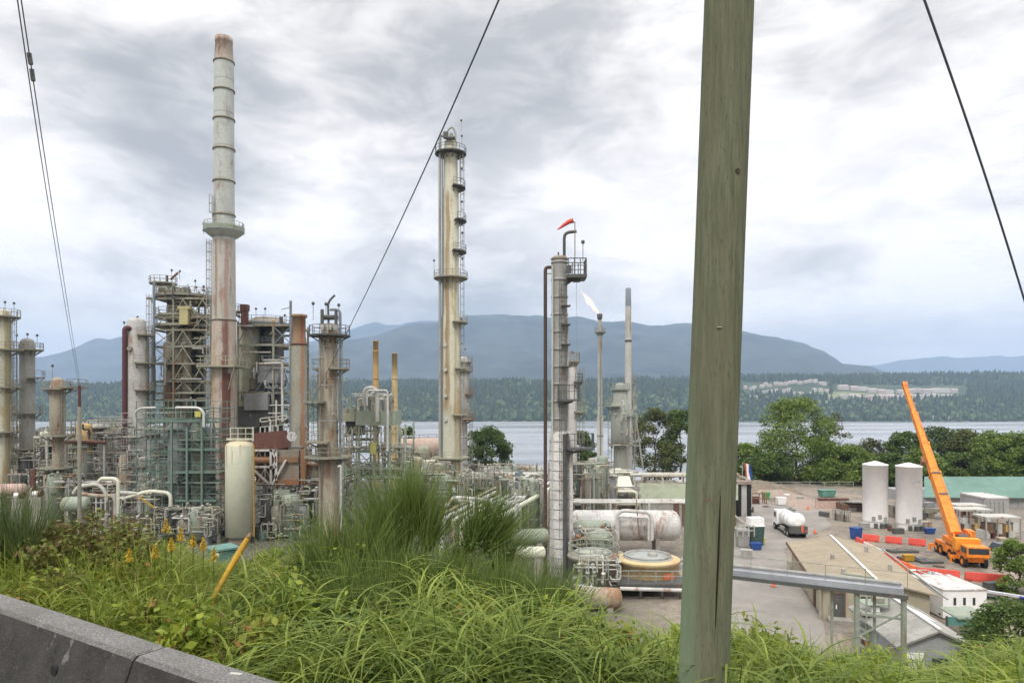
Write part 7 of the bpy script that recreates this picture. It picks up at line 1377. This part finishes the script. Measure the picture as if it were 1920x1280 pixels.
# broom bushes: bundles of thin green upright twigs
broom = leafmat('broom_twigs', (.065, .115, .026), (.23, .30, .075), trans=.25); wdy = plain('broom_wood', (.09, .07, .045), .9, .2, 9)
def broom_bush(label, u, Y, units, seed, mat=None, fill=None):
    """units: (du, v base, length px, tilt deg, spread deg, twigs); each a besom of long thin twigs on a woody stem"""
    r = np.random.default_rng(seed); x = X(u, Y); g_ = float(gz(x, Y)); T = thing('broom_bush', label, 'bush', (x, Y, g_)); st = MB(); VV = []; FF = []; va = []; off = 0
    for (du, vb_, lp, tilt, spr, n) in units:
        n = int(n*.5); spr *= 1.12; dy = r.uniform(-.35, .35); yb = Y+dy; B = np.array([X(u+du, yb), yb, Z(vb_, yb)]); L_ = lp*Y/F; ti = R(tilt)
        st.tube([(x+r.uniform(-.1, .1), Y+dy*.3, g_-.1), tuple((np.array([x, Y, g_])+B)/2+np.array([0, 0, .1])), tuple(B)], .012, 5, [.02, .013, .008])
        a = r.normal(size=n)*R(spr); a2 = r.normal(size=n)*R(spr*.8); L = L_*(.4+.75*r.random(n))*np.cos(a*.8)
        d = np.stack([np.sin(ti+a), np.sin(a2), np.cos(ti+a)*np.cos(a2)], 1); d /= np.linalg.norm(d, axis=1)[:, None]
        t0 = r.random(n)*.35; P0 = B+d*(L*t0)[:, None]*.8+r.normal(size=(n, 3))*.025; w = .0115*(.6+.7*r.random(n)); pa = r.random(n)*2*PI; V = np.zeros((n, 12, 3)); L = L*(1-t0*.5); crv = r.normal(size=(n, 3))*.05; crv[:, 2] = .03+.06*np.abs(crv[:, 2])
        for i in range(6):
            t_ = i/5; c = P0+d*(L*t_)[:, None]+crv*t_*t_*1.5; c[:, 2] += .10*L*t_*t_*np.abs(np.sin(ti+a)); ww = (w*(1-.75*t_)*.5)[:, None]; o_ = np.stack([np.cos(pa), np.sin(pa), 0*pa], 1)*ww; V[:, 2*i] = c-o_; V[:, 2*i+1] = c+o_
        f = np.array([(2*i, 2*i+1, 2*i+3, 2*i+2) for i in range(5)]); FF.append((f[None]+(np.arange(n)*12)[:, None, None]).reshape(-1, 4)+off); VV.append(V.reshape(-1, 3)); off += n*12; va.append(np.repeat(np.clip(r.random(n)*.7+r.uniform(0, .3), 0, 1), 12))
        m = n//2; q = B+d[:m]*(L[:m]*r.random(m)*.5)[:, None]+r.normal(size=(m, 3))*.06; lv, lf = leafcards(q, .03+.03*r.random(m), r); VV.append(lv); FF.append(lf+off); off += len(lv); va.append(np.repeat(.3*r.random(m), 4))
    st.build('stem', wdy, T); npmesh('twigs', np.concatenate(VV), np.concatenate(FF), mat or broom, T, var=np.concatenate(va)); return T
broom_bush('largest green broom bush with twigs fanning up in the centre', 765, 8.2, [(-10, 1030, 150, -6, 17, 1300), (-35, 1040, 135, -26, 14, 700), (30, 1035, 135, 22, 15, 700), (0, 1090, 120, 0, 30, 900), (-60, 1090, 100, -30, 22, 600), (10, 1000, 125, 3, 13, 700)], 201)
broom_bush('broom bush leaning right below the white pipe bundle', 895, 8.0, [(10, 1040, 120, 48, 14, 800), (-15, 1035, 110, 14, 15, 700), (20, 1065, 110, 62, 13, 600), (-30, 1090, 110, -5, 26, 800), (30, 1110, 90, 40, 24, 600), (-5, 1020, 100, 30, 11, 450)], 202)
broom_bush('lower broom bush on the left side of the largest one', 635, 7.9, [(0, 1085, 125, -8, 18, 900), (-25, 1100, 115, -32, 15, 700), (35, 1080, 115, 18, 16, 800), (-10, 1140, 110, -10, 28, 800), (60, 1120, 100, 10, 26, 700)], 203)
broom_bush('dark broom bush at the left edge above the barrier', 25, 8.0, [(-20, 1085, 160, -5, 11, 900), (15, 1085, 150, 7, 11, 900), (45, 1090, 125, 20, 12, 600), (-50, 1090, 150, -12, 12, 700), (5, 1110, 110, 4, 22, 800)], 204, leafmat('broom_dark', (.05, .09, .03), (.17, .22, .08), trans=.2))
broom_bush('broad dark broom thicket filling the bottom centre behind the reeds', 830, 6.9, [(-180, 1190, 120, -12, 24, 900), (-110, 1200, 130, -5, 24, 900), (-40, 1190, 130, 4, 24, 1000), (40, 1195, 130, -4, 24, 1000), (110, 1180, 125, 10, 24, 900), (180, 1190, 110, 16, 24, 800), (60, 1240, 110, 0, 28, 900), (-80, 1245, 110, 0, 28, 900)], 207)
broom_bush('soft broom bush beside the hooked vent column foot', 1000, 7.2, [(0, 1170, 120, 5, 22, 800), (40, 1180, 110, 30, 18, 600), (-50, 1170, 120, -10, 22, 800)], 205)
broom_bush('low broom bush under the largest one in the middle', 740, 7.0, [(0, 1150, 130, 0, 24, 1000), (-70, 1160, 120, -14, 22, 900), (70, 1150, 120, 14, 22, 900), (130, 1160, 110, 20, 22, 700)], 206)
def shrub(label, u, Y, vt_, wpx, mat, n, seed, leaf=.05, name='shrub'):
    r = np.random.default_rng(seed); x = X(u, Y); g_ = float(gz(x, Y)); zt = Z(vt_, Y); H = zt-g_; rw = wpx*Y/F/2; T = thing(name, label, 'shrub', (x, Y, g_)); q = random.Random(seed); st = MB(); C = []
    for i in range(18):
        a = q.uniform(0, 6.28); f_ = q.random()**.5; e = Vector((x+math.cos(a)*rw*f_, Y+math.sin(a)*rw*f_, g_+H*(1-.45*f_*f_)*q.uniform(.65, 1.02))); b_ = Vector((x+math.cos(a)*.1, Y+math.sin(a)*.1, g_-.05)); mid = b_.lerp(e, .55)+Vector((0, 0, H*.12)); st.tube([b_, mid, e], .006, 4, [.009, .006, .003])
        for j in range(n//18): t_ = q.random()**.6; p = b_*(1-t_)**2+mid*2*t_*(1-t_)+e*t_*t_; C.append((p.x+q.gauss(0, .07), p.y+q.gauss(0, .07), p.z+q.gauss(0, .06)))
    st.build('stem', wdy, T); C = np.array(C); V, Fc = leafcards(C, leaf*(.6+.8*r.random(len(C))), r); npmesh('leaves', V, Fc, mat, T, var=np.repeat(r.random(len(C)), 4))
redl = leafmat('leaf_reddish', (.11, .085, .035), (.27, .16, .075), (.20, .24, .06), trans=.3, f2=.45); yl = leafmat('leaf_yellow_green', (.12, .17, .02), (.38, .40, .07), (.45, .25, .10), trans=.4, f2=.93)
shrub('reddish brown leaved shrub left of the grey scaffold', 150, 8.0, 925, 190, redl, 5200, 301, .06); shrub('second reddish shrub lower and right of the first', 240, 8.2, 962, 130, redl, 3000, 302, .055); shrub('yellow-green bramble right of the yellow post', 520, 7.0, 1065, 120, yl, 1500, 303, .07); shrub('leafy bramble at the foot of the yellow post', 345, 6.2, 1110, 120, weed, 1300, 304, .08)
shrub('yellow-green bramble glowing in front of the lower broom', 885, 5.8, 1120, 150, yl, 1700, 305, .055); shrub('brown and green bramble below the cable post', 430, 5.8, 1140, 90, redl, 900, 306, .06); shrub('reddish low shrub at the right bank beside the gable shed', 1530, 9, 1195, 90, redl, 1100, 307, .04); shrub('green shrub in the lower right corner', 1880, 7.5, 1195, 170, weed, 2600, 308, .05); shrub('rusty leaved shrub in front of the gable shed', 1745, 8, 1245, 120, redl, 1200, 309, .045); shrub('green shrub right of the shed, beneath the dark shrub tree', 1800, 9, 1232, 90, weed, 1400, 310, .05)
# goldenrod spikes
for i, (u, v) in enumerate(((311, 992), (339, 1008), (321, 1026), (381, 1026), (401, 1046), (290, 1040), (242, 1046), (362, 1020))):
    Y = 7.3; p = W(u, v-8, Y); g_ = float(gz(p.x, Y)); T = thing('goldenrod', ['tallest yellow flower spike above the left bank grass', 'yellow flower spike right of the tallest one', 'yellow flower spike just below the tallest one', 'yellow flower spike in front of the teal shed', 'yellow flower spike lowest, next to the yellow post', 'yellow-green flower spike left of the cluster', 'yellow flower spike farthest left in the grass', 'small yellow flower spike between the cluster and the teal shed'][i], 'flower', (p.x, Y, g_))
    part('stem', T, grassA, lambda m: m.tube([(p.x-.04, Y, g_), (p.x, Y, (g_+p.z)/2), (p.x, Y, p.z)], .004, 5)); r = np.random.default_rng(400+i); n = 200; h = r.random(n); C = np.stack([p.x+r.normal(size=n)*.022*(h+.1), Y+r.normal(size=n)*.022*(h+.1), p.z+.06-h*.14], 1); V, Fc = leafcards(C, .02+.01*r.random(n), r)
    npmesh('blossom', V, Fc, leafmat('goldenrod_bloom', (.50, .33, .03), (.62, .46, .06), trans=.2), T, var=np.repeat(r.random(n), 4))
# sprig growing out of the joint in front of the barrier
p = PB+db*2.2-nb*.62; T = thing('weed_sprig', 'small green sprig growing on the road side of the barrier', 'weed', (p.x, p.y, 0.02)); r = np.random.default_rng(9)
part('stem', T, grassB, lambda m: m.tube([(p.x, p.y, 0.02), (p.x+.02, p.y, .35), (p.x, p.y, .64)], .004, 5)); n = 160; h = r.random(n); C = np.stack([p.x+r.normal(size=n)*.035, p.y+r.normal(size=n)*.03, .28+.36*h], 1); V, Fc = leafcards(C, .03+0*h, r); npmesh('leaves', V, Fc, weed, T, var=np.repeat(r.random(n), 4))

# leafy brambles scattered in the bank: separate shrubs
for i, (u, Y, v, w, mt, n, lf, lab) in enumerate((
  (560, 6.4, 1085, 170, weed, 1900, .085, 'broad-leaved green bramble under the left side of the brooms'), (700, 5.6, 1130, 150, dark_weed, 1500, .08, 'dark bramble at the bottom centre under the reeds'),
  (1060, 6.4, 1110, 150, weed, 1700, .075, 'green bramble below the hooked vent column'), (980, 5.4, 1160, 140, dark_weed, 1500, .075, 'dark bramble at the bottom right of centre'), (250, 7.6, 1050, 150, yl, 1500, .07, 'yellow-green weeds patch below the flower spikes'),
  (100, 7.2, 1070, 130, redl, 1200, .06, 'brownish weeds at the foot of the left broom'), (60, 6.7, 1085, 120, yl, 1100, .06, 'yellowing weeds just above the barrier at far left'), (1430, 6.4, 1175, 130, yl, 1500, .06, 'yellow-green bramble right of the wooden pole foot'), (1640, 6.8, 1215, 150, weed, 1700, .065, 'green weeds in front of the workshop stair'), (1160, 6.0, 1150, 140, yl, 1500, .065, 'yellow-green bramble left of the wooden pole foot'), (860, 6.6, 1075, 130, redl, 900, .055, 'brown-leaved bramble between the brooms'))):
    shrub(lab, u, Y, v, w, mt, n, 500+i, lf)

for i, (u, Y, v, w, mt, n, lf, lab) in enumerate((
  (520, 5.6, 1135, 150, yl, 1300, .085, 'yellow-green broad-leaved bramble at the bottom left of centre'), (610, 6.0, 1120, 150, dark_weed, 1700, .08, 'dark bramble below the lower broom bush'), (780, 5.7, 1150, 190, weed, 1900, .085, 'mid-green bramble at the bottom centre'),
  (930, 6.0, 1120, 140, yl, 1300, .06, 'yellowish fine-leaved shrub at the bottom centre right'), (1030, 5.2, 1190, 120, dark_weed, 1300, .075, 'dark low bramble in the bottom centre right gap'), (690, 5.1, 1190, 150, redl, 900, .05, 'brownish dead bramble at the very bottom centre'), (880, 5.0, 1215, 150, dark_weed, 1500, .085, 'dark bramble at the very bottom, right of the brownish one'), (360, 5.7, 1140, 120, weed, 1300, .10, 'large-leaved green weed at the foot of the yellow post near the barrier'), (300, 6.4, 1100, 110, yl, 1000, .08, 'pale large-leaved weed left of the yellow post'))):
    shrub(lab, u, Y, v, w, mt, n, 540+i, lf)
